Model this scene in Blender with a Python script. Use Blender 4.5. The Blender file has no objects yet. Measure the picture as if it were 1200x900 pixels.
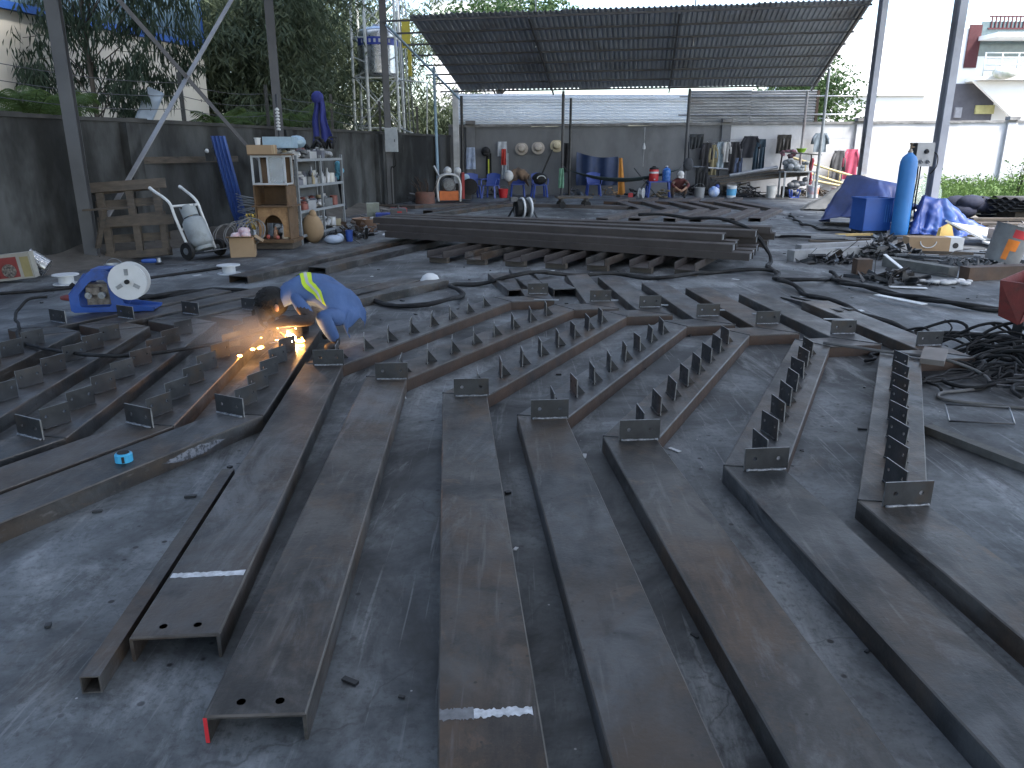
import bpy, bmesh, math, random
from mathutils import Vector, Matrix, noise as mnoise

R = math.radians
scene = bpy.context.scene
col = scene.collection
rng = random.Random(7)

# ------------------------------------------------------------------ camera
cam_d = bpy.data.cameras.new('camera')
cam_d.sensor_width = 36.0
cam_d.lens = 36.0 * 900.0 / 1200.0
cam_d.clip_start = 0.05
cam_d.clip_end = 2000.0
cam = bpy.data.objects.new('camera', cam_d)
col.objects.link(cam)
cam.location = (0, 0, 1.6)
cam.rotation_euler = (R(90 - 17.0), 0, 0)
scene.camera = cam

# ------------------------------------------------------------------ world
SUN_EL, SUN_AZ = 52.0, 128.0      # azimuth measured clockwise from +Y
world = bpy.data.worlds.new('World')
scene.world = world
world.use_nodes = True
wn = world.node_tree
wn.nodes.clear()
wo = wn.nodes.new('ShaderNodeOutputWorld')
wb = wn.nodes.new('ShaderNodeBackground')
ws = wn.nodes.new('ShaderNodeTexSky')
ws.sky_type = 'NISHITA'
ws.sun_disc = False
ws.sun_elevation = R(SUN_EL)
ws.sun_rotation = R(SUN_AZ)
ws.air_density = 1.0
ws.dust_density = 1.8
ws.ozone_density = 0.8
wb.inputs['Strength'].default_value = 0.15
wn.links.new(ws.outputs[0], wb.inputs[0])
wn.links.new(wb.outputs[0], wo.inputs[0])

# ------------------------------------------------------------------ sun
sun_d = bpy.data.lights.new('sun', 'SUN')
sun_d.energy = 2.2
sun_d.angle = R(12.0)
sun_d.color = (1.0, 0.95, 0.88)
sun = bpy.data.objects.new('sun', sun_d)
col.objects.link(sun)
sd = Vector((math.sin(R(SUN_AZ)) * math.cos(R(SUN_EL)), math.cos(R(SUN_AZ)) * math.cos(R(SUN_EL)), math.sin(R(SUN_EL))))
sun.rotation_euler = (-sd).to_track_quat('-Z', 'Y').to_euler()
sun.location = (20, -15, 30)

# ------------------------------------------------------------------ exposure
scene.view_settings.view_transform = 'Standard'
scene.view_settings.look = 'None'
scene.view_settings.exposure = 2.1
scene.view_settings.gamma = 1.0
scene.view_settings.use_curve_mapping = False
scene.render.engine = 'CYCLES'
scene.cycles.use_denoising = True
scene.cycles.max_bounces = 6
scene.cycles.diffuse_bounces = 4
scene.cycles.glossy_bounces = 3
scene.cycles.transmission_bounces = 6
scene.cycles.caustics_reflective = False
scene.cycles.caustics_refractive = False

# ------------------------------------------------------------------ materials
MATS = {}
def mat(name, c1, c2=None, c3=None, scale=3.0, rough=(0.6, 0.8), metal=0.0, bump=0.0, bscale=None,
        spec=0.5, stretch=(1, 1, 1), detail=6.0, lo=0.35, hi=0.68, world_space=True, emit=None, estr=0.0,
        alpha=None, trans=0.0, c3scale=None, c3lo=0.55, c3hi=0.7):
    """two or three colours mixed by noise, with noise in the roughness and a fine bump"""
    if name in MATS: return MATS[name]
    m = bpy.data.materials.new(name); m.use_nodes = True
    nt = m.node_tree; N = nt.nodes; L = nt.links
    b = N['Principled BSDF']
    b.inputs['Metallic'].default_value = metal
    b.inputs['Specular IOR Level'].default_value = spec
    b.inputs['Roughness'].default_value = rough[0]
    if trans: b.inputs['Transmission Weight'].default_value = trans
    if alpha is not None: b.inputs['Alpha'].default_value = alpha
    if emit:
        b.inputs['Emission Color'].default_value = (*emit, 1); b.inputs['Emission Strength'].default_value = estr
    if world_space:
        tc = N.new('ShaderNodeNewGeometry'); co = tc.outputs['Position']
    else:
        tc = N.new('ShaderNodeTexCoord'); co = tc.outputs['Object']
    mp = N.new('ShaderNodeMapping'); mp.inputs['Scale'].default_value = stretch
    L.new(co, mp.inputs['Vector'])
    def noise(sc, det=detail, ro=0.6):
        n = N.new('ShaderNodeTexNoise'); n.inputs['Scale'].default_value = sc
        n.inputs['Detail'].default_value = det; n.inputs['Roughness'].default_value = ro
        L.new(mp.outputs[0], n.inputs['Vector']); return n.outputs['Fac']
    def ramp(f, a, z):
        r = N.new('ShaderNodeMapRange'); r.inputs['From Min'].default_value = a; r.inputs['From Max'].default_value = z
        L.new(f, r.inputs['Value']); return r.outputs[0]
    def mix(f, A, B):
        x = N.new('ShaderNodeMix'); x.data_type = 'RGBA'
        L.new(f, x.inputs['Factor'])
        for k, v in ((6, A), (7, B)):
            if isinstance(v, tuple): x.inputs[k].default_value = (*v, 1)
            else: L.new(v, x.inputs[k])
        return x.outputs[2]
    if c2 is None: c2 = tuple(x * 0.7 for x in c1)
    n1 = noise(scale)
    c = mix(ramp(n1, lo, hi), c1, c2)
    if c3 is not None:
        n3 = noise(c3scale or scale * 0.37, 5.0, 0.65)
        c = mix(ramp(n3, c3lo, c3hi), c, c3)
    L.new(c, b.inputs['Base Color'])
    n2 = noise(scale * 2.3, 4.0)
    rr = N.new('ShaderNodeMapRange'); rr.inputs['From Min'].default_value = 0.3; rr.inputs['From Max'].default_value = 0.7
    rr.inputs['To Min'].default_value = rough[0]; rr.inputs['To Max'].default_value = rough[1]
    L.new(n2, rr.inputs['Value']); L.new(rr.outputs[0], b.inputs['Roughness'])
    if bump:
        bp = N.new('ShaderNodeBump'); bp.inputs['Strength'].default_value = bump; bp.inputs['Distance'].default_value = 0.01
        L.new(noise(bscale or scale * 8, 4.0), bp.inputs['Height']); L.new(bp.outputs[0], b.inputs['Normal'])
    MATS[name] = m
    return m

def leaf_mat(name, c1, c2, scale=0.7):
    m = mat(name, c1, c2, scale=scale, rough=(0.5, 0.7), spec=0.3)
    nt = m.node_tree; N = nt.nodes; L = nt.links
    b = N['Principled BSDF']; out = N['Material Output']
    t = N.new('ShaderNodeBsdfTranslucent'); ms = N.new('ShaderNodeMixShader'); ms.inputs[0].default_value = 0.3
    L.new(b.inputs['Base Color'].links[0].from_socket, t.inputs['Color'])
    L.new(b.outputs[0], ms.inputs[1]); L.new(t.outputs[0], ms.inputs[2]); L.new(ms.outputs[0], out.inputs[0])
    return m

# ------------------------------------------------------------------ mesh builder
class MB:
    def __init__(s): s.v = []; s.f = []; s.m = []; s.mi = 0
    def add(s, vs, fs):
        o = len(s.v); s.v += [tuple(v) for v in vs]
        s.f += [tuple(i + o for i in f) for f in fs]; s.m += [s.mi] * len(fs); return s
    def box(s, c, d, rz=0.0, mtx=None):
        x, y, z = d[0] / 2, d[1] / 2, d[2] / 2
        vs = [Vector(p) for p in ((-x,-y,-z),(x,-y,-z),(x,y,-z),(-x,y,-z),(-x,-y,z),(x,-y,z),(x,y,z),(-x,y,z))]
        M = mtx if mtx is not None else Matrix.Rotation(rz, 3, 'Z')
        vs = [M @ v + Vector(c) for v in vs]
        return s.add(vs, [(0,3,2,1),(4,5,6,7),(0,1,5,4),(1,2,6,5),(2,3,7,6),(3,0,4,7)])
    def bar(s, a, b, w, h, roll=0.0):
        a, b = Vector(a), Vector(b); d = b - a
        q = d.to_track_quat('Y', 'Z').to_matrix() @ Matrix.Rotation(roll, 3, 'Y')
        return s.box((a + b) / 2, (w, d.length, h), mtx=q)
    def prism(s, poly, z0, z1, ch=0.0, ch_mi=None):
        n = len(poly)
        area = sum(poly[i][0] * poly[(i+1) % n][1] - poly[(i+1) % n][0] * poly[i][1] for i in range(n))
        if area < 0: poly = poly[::-1]
        P = [Vector((p[0], p[1])) for p in poly]
        if ch <= 0:
            vs = [(*p, z0) for p in P] + [(*p, z1) for p in P]
            fs = [tuple(range(n))[::-1], tuple(range(n, 2 * n))] + [(i, (i+1) % n, (i+1) % n + n, i + n) for i in range(n)]
            return s.add(vs, fs)
        ins = []
        for i in range(n):
            e1 = (P[i] - P[i-1]).normalized(); e2 = (P[(i+1) % n] - P[i]).normalized()
            n1 = Vector((-e1.y, e1.x)); n2 = Vector((-e2.y, e2.x)); bis = n1 + n2
            k = ch / max(0.3, 0.5 * bis.length_squared) ; ins.append(P[i] + bis * k)
        vs = [(*p, z0) for p in P] + [(*p, z1 - ch) for p in P] + [(*p, z1) for p in ins]
        fs = [tuple(range(n))[::-1], tuple(range(2*n, 3*n))]
        for r in (0, 1):
            fs += [(i + r*n, (i+1) % n + r*n, (i+1) % n + (r+1)*n, i + (r+1)*n) for i in range(n)]
        s.add(vs, fs)
        if ch_mi is not None: s.m[-n:] = [ch_mi] * n
        return s
    def tube(s, path, r, n=8, cap=True):
        P = [Vector(p) for p in path]; rs = r if isinstance(r, (list, tuple)) else [r] * len(P)
        rings = []; up = None
        for i, p in enumerate(P):
            t = (P[min(i+1, len(P)-1)] - P[max(i-1, 0)])
            t = t.normalized() if t.length > 1e-9 else Vector((0, 0, 1))
            if up is None:
                up = Vector((0, 0, 1)) if abs(t.z) < 0.9 else Vector((1, 0, 0))
            a = t.cross(up)
            if a.length < 1e-4: a = t.cross(Vector((0, 1, 0.3)))
            a.normalize(); b = a.cross(t).normalized(); up = b
            rings.append([p + (a * math.cos(6.28318 * k / n) + b * math.sin(6.28318 * k / n)) * rs[i] for k in range(n)])
        vs = [v for rg in rings for v in rg]; fs = []
        for i in range(len(P) - 1):
            for k in range(n):
                k2 = (k + 1) % n
                fs.append((i*n + k, i*n + k2, (i+1)*n + k2, (i+1)*n + k))
        if cap: fs += [tuple(range(n))[::-1], tuple(range((len(P)-1)*n, len(P)*n))]
        return s.add(vs, fs)
    def lathe(s, prof, c=(0, 0, 0), n=16, mtx=None):
        M = mtx or Matrix.Identity(3); C = Vector(c); vs = []; fs = []
        for (r, z) in prof:
            for k in range(n):
                a = 6.28318530718 * k / n
                vs.append(M @ Vector((r * math.cos(a), r * math.sin(a), z)) + C)
        for i in range(len(prof) - 1):
            for k in range(n):
                k2 = (k + 1) % n; fs.append((i*n + k, i*n + k2, (i+1)*n + k2, (i+1)*n + k))
        if prof[0][0] > 1e-6: fs.append(tuple(range(n))[::-1])
        if prof[-1][0] > 1e-6: fs.append(tuple(range((len(prof)-1)*n, len(prof)*n)))
        return s.add(vs, fs)
    def grid(s, fn, nu, nv, th=0.0):
        """fn(u, v) -> point, u and v in 0..1; th gives it a thickness"""
        vs = [Vector(fn(i / nu, j / nv)) for j in range(nv + 1) for i in range(nu + 1)]
        W = nu + 1
        fs = [(j*W + i, j*W + i + 1, (j+1)*W + i + 1, (j+1)*W + i) for j in range(nv) for i in range(nu)]
        if th:
            nrm = []
            for j in range(nv + 1):
                for i in range(nu + 1):
                    a = vs[j*W + min(i+1, nu)] - vs[j*W + max(i-1, 0)]
                    b = vs[min(j+1, nv)*W + i] - vs[max(j-1, 0)*W + i]
                    k = a.cross(b); nrm.append(k.normalized() if k.length > 1e-12 else Vector((0, 0, 1)))
            n0 = len(vs)
            vs += [v - k * th for v, k in zip(vs, nrm)]
            fs += [tuple(q + n0 for q in f[::-1]) for f in fs]
            rim = [i for i in range(W)] + [j*W + nu for j in range(1, nv + 1)] + [nv*W + i for i in range(nu - 1, -1, -1)] + [j*W for j in range(nv - 1, 0, -1)]
            for a, b in zip(rim, rim[1:] + rim[:1]): fs.append((b, a, a + n0, b + n0))
        return s.add(vs, fs)
    def ball(s, c, r, n=8, sq=(1, 1, 1), mtx=None):
        pr = [(math.sin(math.pi * i / n) * r, -math.cos(math.pi * i / n) * r) for i in range(n + 1)]
        pr[0] = (0, -r); pr[-1] = (0, r)
        M = (mtx or Matrix.Identity(3)) @ Matrix.Diagonal(sq)
        return s.lathe(pr, c, max(8, n + 2), M)
    def build(s, name, m, parent=None, smooth=False, world=False, loc=None, rz=0.0):
        me = bpy.data.meshes.new(name)
        vs = s.v
        if parent is not None and world:
            inv = (Matrix.Translation(parent.location) @ parent.rotation_euler.to_matrix().to_4x4()).inverted()
            if parent.parent is not None: inv = inv @ (Matrix.Translation(parent.parent.location) @ parent.parent.rotation_euler.to_matrix().to_4x4()).inverted()
            vs = [inv @ Vector(v) for v in vs]
        me.from_pydata([tuple(v) for v in vs], [], s.f)
        for x in (m if isinstance(m, (list, tuple)) else [m]): me.materials.append(x)
        if isinstance(m, (list, tuple)): me.polygons.foreach_set('material_index', s.m)
        if smooth is True: me.polygons.foreach_set('use_smooth', [True] * len(me.polygons))
        me.update()
        if smooth == 'auto':
            me.polygons.foreach_set('use_smooth', [True] * len(me.polygons))
            me.set_sharp_from_angle(angle=R(35))
        o = bpy.data.objects.new(name, me); col.objects.link(o)
        if parent is not None: o.parent = parent
        if loc is not None: o.location = loc
        o.rotation_euler.z = rz
        return o

def tag(o, label=None, cat=None, group=None, kind=None):
    if label: o['label'] = label
    if cat: o['category'] = cat
    if group: o['group'] = group
    if kind: o['kind'] = kind
    return o
def thing(name, label, cat, loc=(0, 0, 0), rz=0.0, group=None):
    o = bpy.data.objects.new(name, None); col.objects.link(o)
    o.empty_display_size = 0.1; o.location = loc; o.rotation_euler.z = rz
    return tag(o, label, cat, group)
def copy_tree(o, parent=None):
    c = o.copy(); col.objects.link(c)
    if parent is not None: c.parent = parent
    for ch in o.children: copy_tree(ch, c)
    return c
def wob(a, s=1.0, f=1.0, seed=0):
    return s * math.sin(a * f + seed) * 0.6 + s * math.sin(a * f * 2.3 + seed * 1.7) * 0.4
def smooth_path(pts, k=6):
    P = [Vector(p) for p in pts]; out = []
    for i in range(len(P) - 1):
        p0, p1, p2, p3 = P[max(i-1, 0)], P[i], P[i+1], P[min(i+2, len(P)-1)]
        for j in range(k):
            t = j / k
            out.append(0.5 * ((2*p1) + (p2-p0)*t + (2*p0-5*p1+4*p2-p3)*t*t + (3*p1-p0-3*p2+p3)*t**3))
    out.append(P[-1]); return out
def dirv(h): return Vector((math.sin(R(h)), math.cos(R(h))))

# palette
def steel_mat(name, dark, pale, rust):
    """mill scale: blue-black skin, paler scuffed zones, brown bloom, fine scratches and dust"""
    m = bpy.data.materials.new(name); m.use_nodes = True
    nt = m.node_tree; N = nt.nodes; L = nt.links; b = N['Principled BSDF']
    g = N.new('ShaderNodeNewGeometry'); oi = N.new('ShaderNodeObjectInfo')
    ad = N.new('ShaderNodeVectorMath'); ad.operation = 'MULTIPLY_ADD'; ad.inputs[1].default_value = (17, 31, 5)
    cmb = N.new('ShaderNodeCombineXYZ')
    for k in range(3): L.new(oi.outputs['Random'], cmb.inputs[k])
    L.new(cmb.outputs[0], ad.inputs[0]); L.new(g.outputs['Position'], ad.inputs[2])
    def noise(sc, det=6, ro=0.6, st=None, dist=0.0):
        n = N.new('ShaderNodeTexNoise'); n.inputs['Scale'].default_value = sc; n.inputs['Detail'].default_value = det
        n.inputs['Roughness'].default_value = ro; n.inputs['Distortion'].default_value = dist
        if st:
            mp = N.new('ShaderNodeMapping'); mp.inputs['Rotation'].default_value = (0, 0, R(st[1])); mp.inputs['Scale'].default_value = st[0]
            L.new(ad.outputs[0], mp.inputs['Vector']); L.new(mp.outputs[0], n.inputs['Vector'])
        else: L.new(ad.outputs[0], n.inputs['Vector'])
        return n.outputs['Fac']
    def rg(f, a, z, c=0.0, d=1.0):
        r = N.new('ShaderNodeMapRange'); r.inputs[1].default_value = a; r.inputs[2].default_value = z; r.inputs[3].default_value = c; r.inputs[4].default_value = d
        L.new(f, r.inputs[0]); return r.outputs[0]
    def mix(f, A, B):
        x = N.new('ShaderNodeMix'); x.data_type = 'RGBA'; L.new(f, x.inputs['Factor'])
        for k, v in ((6, A), (7, B)):
            if isinstance(v, tuple): x.inputs[k].default_value = (*v, 1)
            else: L.new(v, x.inputs[k])
        return x.outputs[2]
    c = mix(rg(noise(1.5, 9, 0.66, dist=0.9), 0.40, 0.60), dark, pale)
    c = mix(rg(noise(1.0, 8, 0.68, dist=0.6), 0.47, 0.62), c, rust)
    c = mix(rg(noise(5.0, 8, 0.7, ((1, 0.22, 1), -5)), 0.49, 0.64, 0, 0.75), c, tuple(x * 0.5 for x in dark))
    c = mix(rg(noise(3.1, 9, 0.75, ((1, 0.3, 1), 24), 1.0), 0.54, 0.66, 0, 0.55), c, (0.15, 0.153, 0.158))
    c = mix(rg(noise(26, 4, 0.6, ((1, 0.06, 1), -8)), 0.60, 0.70, 0, 0.35), c, (0.17, 0.165, 0.16))
    c = mix(rg(noise(140, 3, 0.6), 0.62, 0.72, 0, 0.6), c, rust)
    c = mix(rg(noise(9, 8, 0.75), 0.55, 0.70, 0, 0.55), c, tuple(x * 1.25 for x in rust))
    c = mix(rg(noise(1.1, 7, 0.6, ((1.3, 0.7, 1), 10), 1.6), 0.57, 0.63, 0, 0.7), c, tuple(x * 0.6 for x in dark))
    c = mix(rg(noise(3.4, 9, 0.72, dist=1.2), 0.60, 0.66, 0, 0.6), c, tuple(x * 1.5 for x in rust))
    vo = N.new('ShaderNodeTexVoronoi'); vo.inputs['Scale'].default_value = 13; L.new(ad.outputs[0], vo.inputs['Vector'])
    c = mix(rg(vo.outputs['Distance'], 0.05, 0.09, 0.8, 0), c, (0.02, 0.019, 0.018))
    L.new(c, b.inputs['Base Color'])
    b.inputs['Metallic'].default_value = 0.18
    L.new(rg(noise(2.6, 7, 0.65), 0.3, 0.7, 0.30, 0.62), b.inputs['Roughness'])
    bp = N.new('ShaderNodeBump'); bp.inputs['Strength'].default_value = 0.35; bp.inputs['Distance'].default_value = 0.004
    L.new(noise(55, 5), bp.inputs['Height'])
    b2 = N.new('ShaderNodeBump'); b2.inputs['Strength'].default_value = 0.12; b2.inputs['Distance'].default_value = 0.02
    L.new(noise(3.5, 3), b2.inputs['Height']); L.new(bp.outputs[0], b2.inputs['Normal']); L.new(b2.outputs[0], b.inputs['Normal'])
    MATS[name] = m
    return m
STEEL = steel_mat('mill_scale_steel', (0.020, 0.022, 0.024), (0.078, 0.080, 0.083), (0.056, 0.041, 0.030))
STEELB = steel_mat('brown_steel', (0.024, 0.024, 0.024), (0.082, 0.077, 0.072), (0.078, 0.050, 0.031))
RUST = mat('rusty_flange', (0.075, 0.045, 0.029), (0.045, 0.032, 0.026), (0.035, 0.032, 0.032), scale=4, rough=(0.6, 0.8), metal=0.1, bump=0.2, bscale=60)
DKSTEEL = mat('dark_plate_steel', (0.026, 0.028, 0.031), (0.048, 0.051, 0.056), (0.055, 0.042, 0.033), scale=7, rough=(0.35, 0.55), metal=0.35, bump=0.1, bscale=80)
DARKBEAM = mat('dark_brown_beam', (0.032, 0.026, 0.024), (0.048, 0.040, 0.037), (0.024, 0.022, 0.022), scale=2.5, rough=(0.55, 0.75), metal=0.1, bump=0.2)
WELD = mat('fresh_weld', (0.30, 0.32, 0.35), (0.08, 0.08, 0.085), scale=60, rough=(0.35, 0.6), metal=0.5, bump=0.4, bscale=200)
EDGE2 = mat('cut_plate_edge', (0.26, 0.27, 0.28), (0.12, 0.12, 0.12), scale=20, rough=(0.3, 0.5), metal=0.5)
EDGE = mat('worn_edge', (0.115, 0.105, 0.098), (0.05, 0.046, 0.043), scale=6, rough=(0.35, 0.55), metal=0.4)
CHALK = mat('chalk_paint', (0.62, 0.64, 0.67), (0.35, 0.36, 0.38), scale=40, rough=(0.8, 0.95))
GREYPAINT = mat('grey_painted_steel', (0.072, 0.077, 0.088), (0.052, 0.056, 0.064), (0.05, 0.045, 0.042), scale=1.6, rough=(0.4, 0.6), bump=0.05)
GALV = mat('galvanised', (0.30, 0.32, 0.345), (0.20, 0.215, 0.235), scale=9, rough=(0.3, 0.5), metal=0.6)
WHITEP = mat('white_paint', (0.62, 0.63, 0.63), (0.45, 0.46, 0.46), scale=3, rough=(0.45, 0.65))
BLACKR = mat('black_rubber', (0.010, 0.011, 0.012), (0.020, 0.020, 0.021), scale=8, rough=(0.6, 0.8), spec=0.3)
BLUEPL = mat('blue_plastic', (0.04, 0.08, 0.33), (0.03, 0.06, 0.25), scale=3, rough=(0.32, 0.5))
WOOD = mat('weathered_wood', (0.098, 0.080, 0.062), (0.055, 0.047, 0.040), (0.038, 0.036, 0.035), scale=5, stretch=(1, 1, 4), rough=(0.7, 0.9), bump=0.3)
WOODL = mat('light_wood', (0.13, 0.078, 0.040), (0.085, 0.052, 0.028), scale=5, rough=(0.6, 0.8), bump=0.15)
CARD = mat('cardboard', (0.33, 0.23, 0.14), (0.27, 0.19, 0.115), scale=3, rough=(0.85, 0.95))
def plain(name, c, r=0.55, metal=0.0, sc=5, v=0.75):
    return mat(name, c, tuple(x * v for x in c), scale=sc, rough=(r, min(1, r + 0.15)), metal=metal)
WHITEPL = plain('white_plastic', (0.56, 0.58, 0.60), 0.4, v=0.85)
REDP = plain('red_paint', (0.36, 0.025, 0.03), 0.45)
REDDK = mat('dull_red_steel', (0.17, 0.032, 0.03), (0.11, 0.028, 0.026), (0.06, 0.03, 0.028), scale=8, rough=(0.5, 0.75), bump=0.2)
YELLOW = plain('yellow_paint', (0.62, 0.46, 0.09), 0.55)
ORANGE = plain('orange_paint', (0.62, 0.16, 0.04), 0.5)
# ================================================================== SETTING
# ---- earth sheet out to the horizon
EARTH = mat('dry_earth', (0.20, 0.185, 0.16), (0.13, 0.12, 0.10), (0.09, 0.10, 0.06), scale=0.8, rough=(0.85, 0.95), bump=0.4, bscale=8)
b = MB(); b.grid(lambda u, v: (-400 + 800*u, -300 + 900*v, -0.05), 20, 20)
tag(b.build('ground', EARTH), kind='structure')

# ---- concrete yard slab with oil, scale dust and scuffs
def floor_mat():
    m = bpy.data.materials.new('yard_concrete'); m.use_nodes = True
    nt = m.node_tree; N = nt.nodes; L = nt.links; b = N['Principled BSDF']
    g = N.new('ShaderNodeNewGeometry'); co = g.outputs['Position']
    def noise(sc, det=6, ro=0.6, stretch=None, dist=0.0):
        n = N.new('ShaderNodeTexNoise'); n.inputs['Scale'].default_value = sc; n.inputs['Detail'].default_value = det
        n.inputs['Roughness'].default_value = ro; n.inputs['Distortion'].default_value = dist
        if stretch:
            mp = N.new('ShaderNodeMapping'); mp.inputs['Scale'].default_value = stretch[0]; mp.inputs['Rotation'].default_value = (0, 0, R(stretch[1]))
            L.new(co, mp.inputs['Vector']); L.new(mp.outputs[0], n.inputs['Vector'])
        else: L.new(co, n.inputs['Vector'])
        return n.outputs['Fac']
    def rng_(f, a, z, c=0.0, d=1.0):
        r = N.new('ShaderNodeMapRange'); r.inputs[1].default_value = a; r.inputs[2].default_value = z
        r.inputs[3].default_value = c; r.inputs[4].default_value = d; L.new(f, r.inputs[0]); return r.outputs[0]
    def mix(f, A, B, mode='MIX'):
        x = N.new('ShaderNodeMix'); x.data_type = 'RGBA'; x.blend_type = mode
        if isinstance(f, float): x.inputs['Factor'].default_value = f
        else: L.new(f, x.inputs['Factor'])
        for k, v in ((6, A), (7, B)):
            if isinstance(v, tuple): x.inputs[k].default_value = (*v, 1)
            else: L.new(v, x.inputs[k])
        return x.outputs[2]
    base = mix(rng_(noise(1.3, 9, 0.66, dist=0.7), 0.38, 0.62), (0.052, 0.058, 0.064), (0.195, 0.212, 0.224))
    base = mix(rng_(noise(0.55, 8, 0.66, dist=0.8), 0.44, 0.60), base, (0.020, 0.022, 0.024))
    base = mix(rng_(noise(3.2, 9, 0.72, ((1, 0.35, 1), 24), 0.8), 0.52, 0.66, 0, 0.8), base, (0.040, 0.043, 0.046))
    base = mix(rng_(noise(2.1, 9, 0.75, ((1, 0.3, 1), -40), 1.2), 0.54, 0.70, 0, 0.7), base, (0.30, 0.315, 0.325))
    for ang in (18, -27, 71):
        base = mix(rng_(noise(34, 3, 0.5, ((1, 0.03, 1), ang)), 0.66, 0.72, 0, 0.35), base, (0.30, 0.31, 0.32))
    base = mix(rng_(noise(30, 6, 0.75), 0.50, 0.66, 0, 0.6), base, (0.035, 0.036, 0.038))
    base = mix(rng_(noise(0.9, 7, 0.7, ((1, 1, 1), 50), 0.5), 0.60, 0.70, 0, 0.35), base, (0.10, 0.075, 0.055))
    # black speckles of slag and white specks
    vo = N.new('ShaderNodeTexVoronoi'); vo.inputs['Scale'].default_value = 10; L.new(co, vo.inputs['Vector'])
    spk = rng_(vo.outputs['Distance'], 0.09, 0.14, 1, 0)
    gate = rng_(noise(1.1, 4), 0.47, 0.55)
    mm = N.new('ShaderNodeMath'); mm.operation = 'MULTIPLY'; L.new(spk, mm.inputs[0]); L.new(gate, mm.inputs[1])
    base = mix(mm.outputs[0], base, (0.02, 0.02, 0.022))
    v2 = N.new('ShaderNodeTexVoronoi'); v2.inputs['Scale'].default_value = 6.3; L.new(co, v2.inputs['Vector'])
    base = mix(rng_(v2.outputs['Distance'], 0.022, 0.034, 0.8, 0), base, (0.42, 0.42, 0.42))
    # thin cracks
    v3 = N.new('ShaderNodeTexVoronoi'); v3.feature = 'DISTANCE_TO_EDGE'; v3.inputs['Scale'].default_value = 0.28
    mp = N.new('ShaderNodeMapping'); L.new(co, mp.inputs[0])
    ad = N.new('ShaderNodeMix'); ad.data_type = 'VECTOR'; ad.inputs['Factor'].default_value = 0.06
    nn = N.new('ShaderNodeTexNoise'); nn.inputs['Scale'].default_value = 2.5; nn.inputs['Detail'].default_value = 5; L.new(co, nn.inputs['Vector'])
    vm = N.new('ShaderNodeVectorMath'); vm.operation = 'MULTIPLY_ADD'; vm.inputs[1].default_value = (0.5, 0.5, 0); L.new(nn.outputs['Color'], vm.inputs[0]); L.new(co, vm.inputs[2])
    L.new(vm.outputs[0], v3.inputs['Vector'])
    base = mix(rng_(v3.outputs['Distance'], 0.0004, 0.0018, 0.45, 0), base, (0.035, 0.035, 0.036))
    L.new(base, b.inputs['Base Color'])
    L.new(rng_(noise(2.0, 6), 0.3, 0.7, 0.50, 0.78), b.inputs['Roughness'])
    b.inputs['Specular IOR Level'].default_value = 0.5
    bp = N.new('ShaderNodeBump'); bp.inputs['Strength'].default_value = 0.25; bp.inputs['Distance'].default_value = 0.006
    L.new(noise(28, 6), bp.inputs['Height'])
    b2 = N.new('ShaderNodeBump'); b2.inputs['Strength'].default_value = 0.25; b2.inputs['Distance'].default_value = 0.03
    L.new(noise(2.4, 4), b2.inputs['Height']); L.new(bp.outputs[0], b2.inputs['Normal']); L.new(b2.outputs[0], b.inputs['Normal'])
    return m
b = MB(); b.grid(lambda u, v: (-14 + 25*u, -12 + 42*v, 0.0), 40, 60)
tag(b.build('concrete_yard', floor_mat()), kind='structure')

# ---- earth bank along the foot of the side wall
WALL0, WALL1 = Vector((-9.6, 0.0)), Vector((-2.25, 29.3))
wdir = (WALL1 - WALL0).normalized(); wn_ = Vector((wdir.y, -wdir.x))
def bank(u, v):
    p = WALL0.lerp(WALL1, u * 0.75) + wn_ * (v * (0.9 + 0.25 * math.sin(u * 40)))
    z = 0.16 * (1 - v) ** 1.5 + (0.03 * math.sin(u * 130 + v * 5) + 0.02 * math.sin(u * 71)) * (1 - v)
    return (p.x, p.y, max(z, 0.0) - 0.006 * v + 0.002)
b = MB(); b.grid(bank, 160, 8)
tag(b.build('dirt_verge', mat('wall_foot_dirt', (0.075, 0.068, 0.06), (0.12, 0.11, 0.1), scale=4, rough=(0.85, 0.95), bump=0.6, bscale=20), smooth=True), kind='structure')

# ---- side wall: rendered masonry black with mildew
LW = mat('mildewed_render', (0.022, 0.024, 0.025), (0.088, 0.094, 0.097), (0.010, 0.011, 0.011), scale=1.1, rough=(0.85, 0.95), bump=0.35, bscale=30, stretch=(1, 1, 0.45), c3scale=0.7, c3lo=0.46, c3hi=0.60)
lw = thing('boundary_wall', 'long dark mildew-stained masonry wall behind the pallets and shelves', 'wall', (WALL0.x, WALL0.y, 0))
b = MB()
def wallquad(bm, A, Bp, n, th, z0, z1):
    a, c = A - n * th, Bp - n * th
    bm.prism([tuple(A), tuple(Bp), tuple(c), tuple(a)], z0, z1)
wallquad(b, WALL0, WALL1, wn_, 0.2, -0.1, 2.02)
b.build('wall_panel', LW, lw, world=True)
b = MB()
N_ = 60
for i in range(N_):
    A = WALL0.lerp(WALL1, i / N_) + wn_ * 0.03; Bp = WALL0.lerp(WALL1, (i + 1) / N_) + wn_ * 0.03
    wallquad(b, A, Bp, wn_, 0.26, 2.022, 2.085 + rng.uniform(-0.012, 0.012))
b.build('coping', mat('black_coping', (0.032, 0.034, 0.035), (0.07, 0.07, 0.068), scale=2, rough=(0.85, 0.95), bump=0.4, bscale=25), lw, world=True)
for k in range(6):
    P = WALL0.lerp(WALL1, 0.12 + k * 0.165)
    b = MB(); b.box((P.x, P.y, 1.0), (0.3, 0.28, 2.018), rz=math.atan2(wdir.y, wdir.x))
    b.build('pier', LW, lw, world=True)

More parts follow.
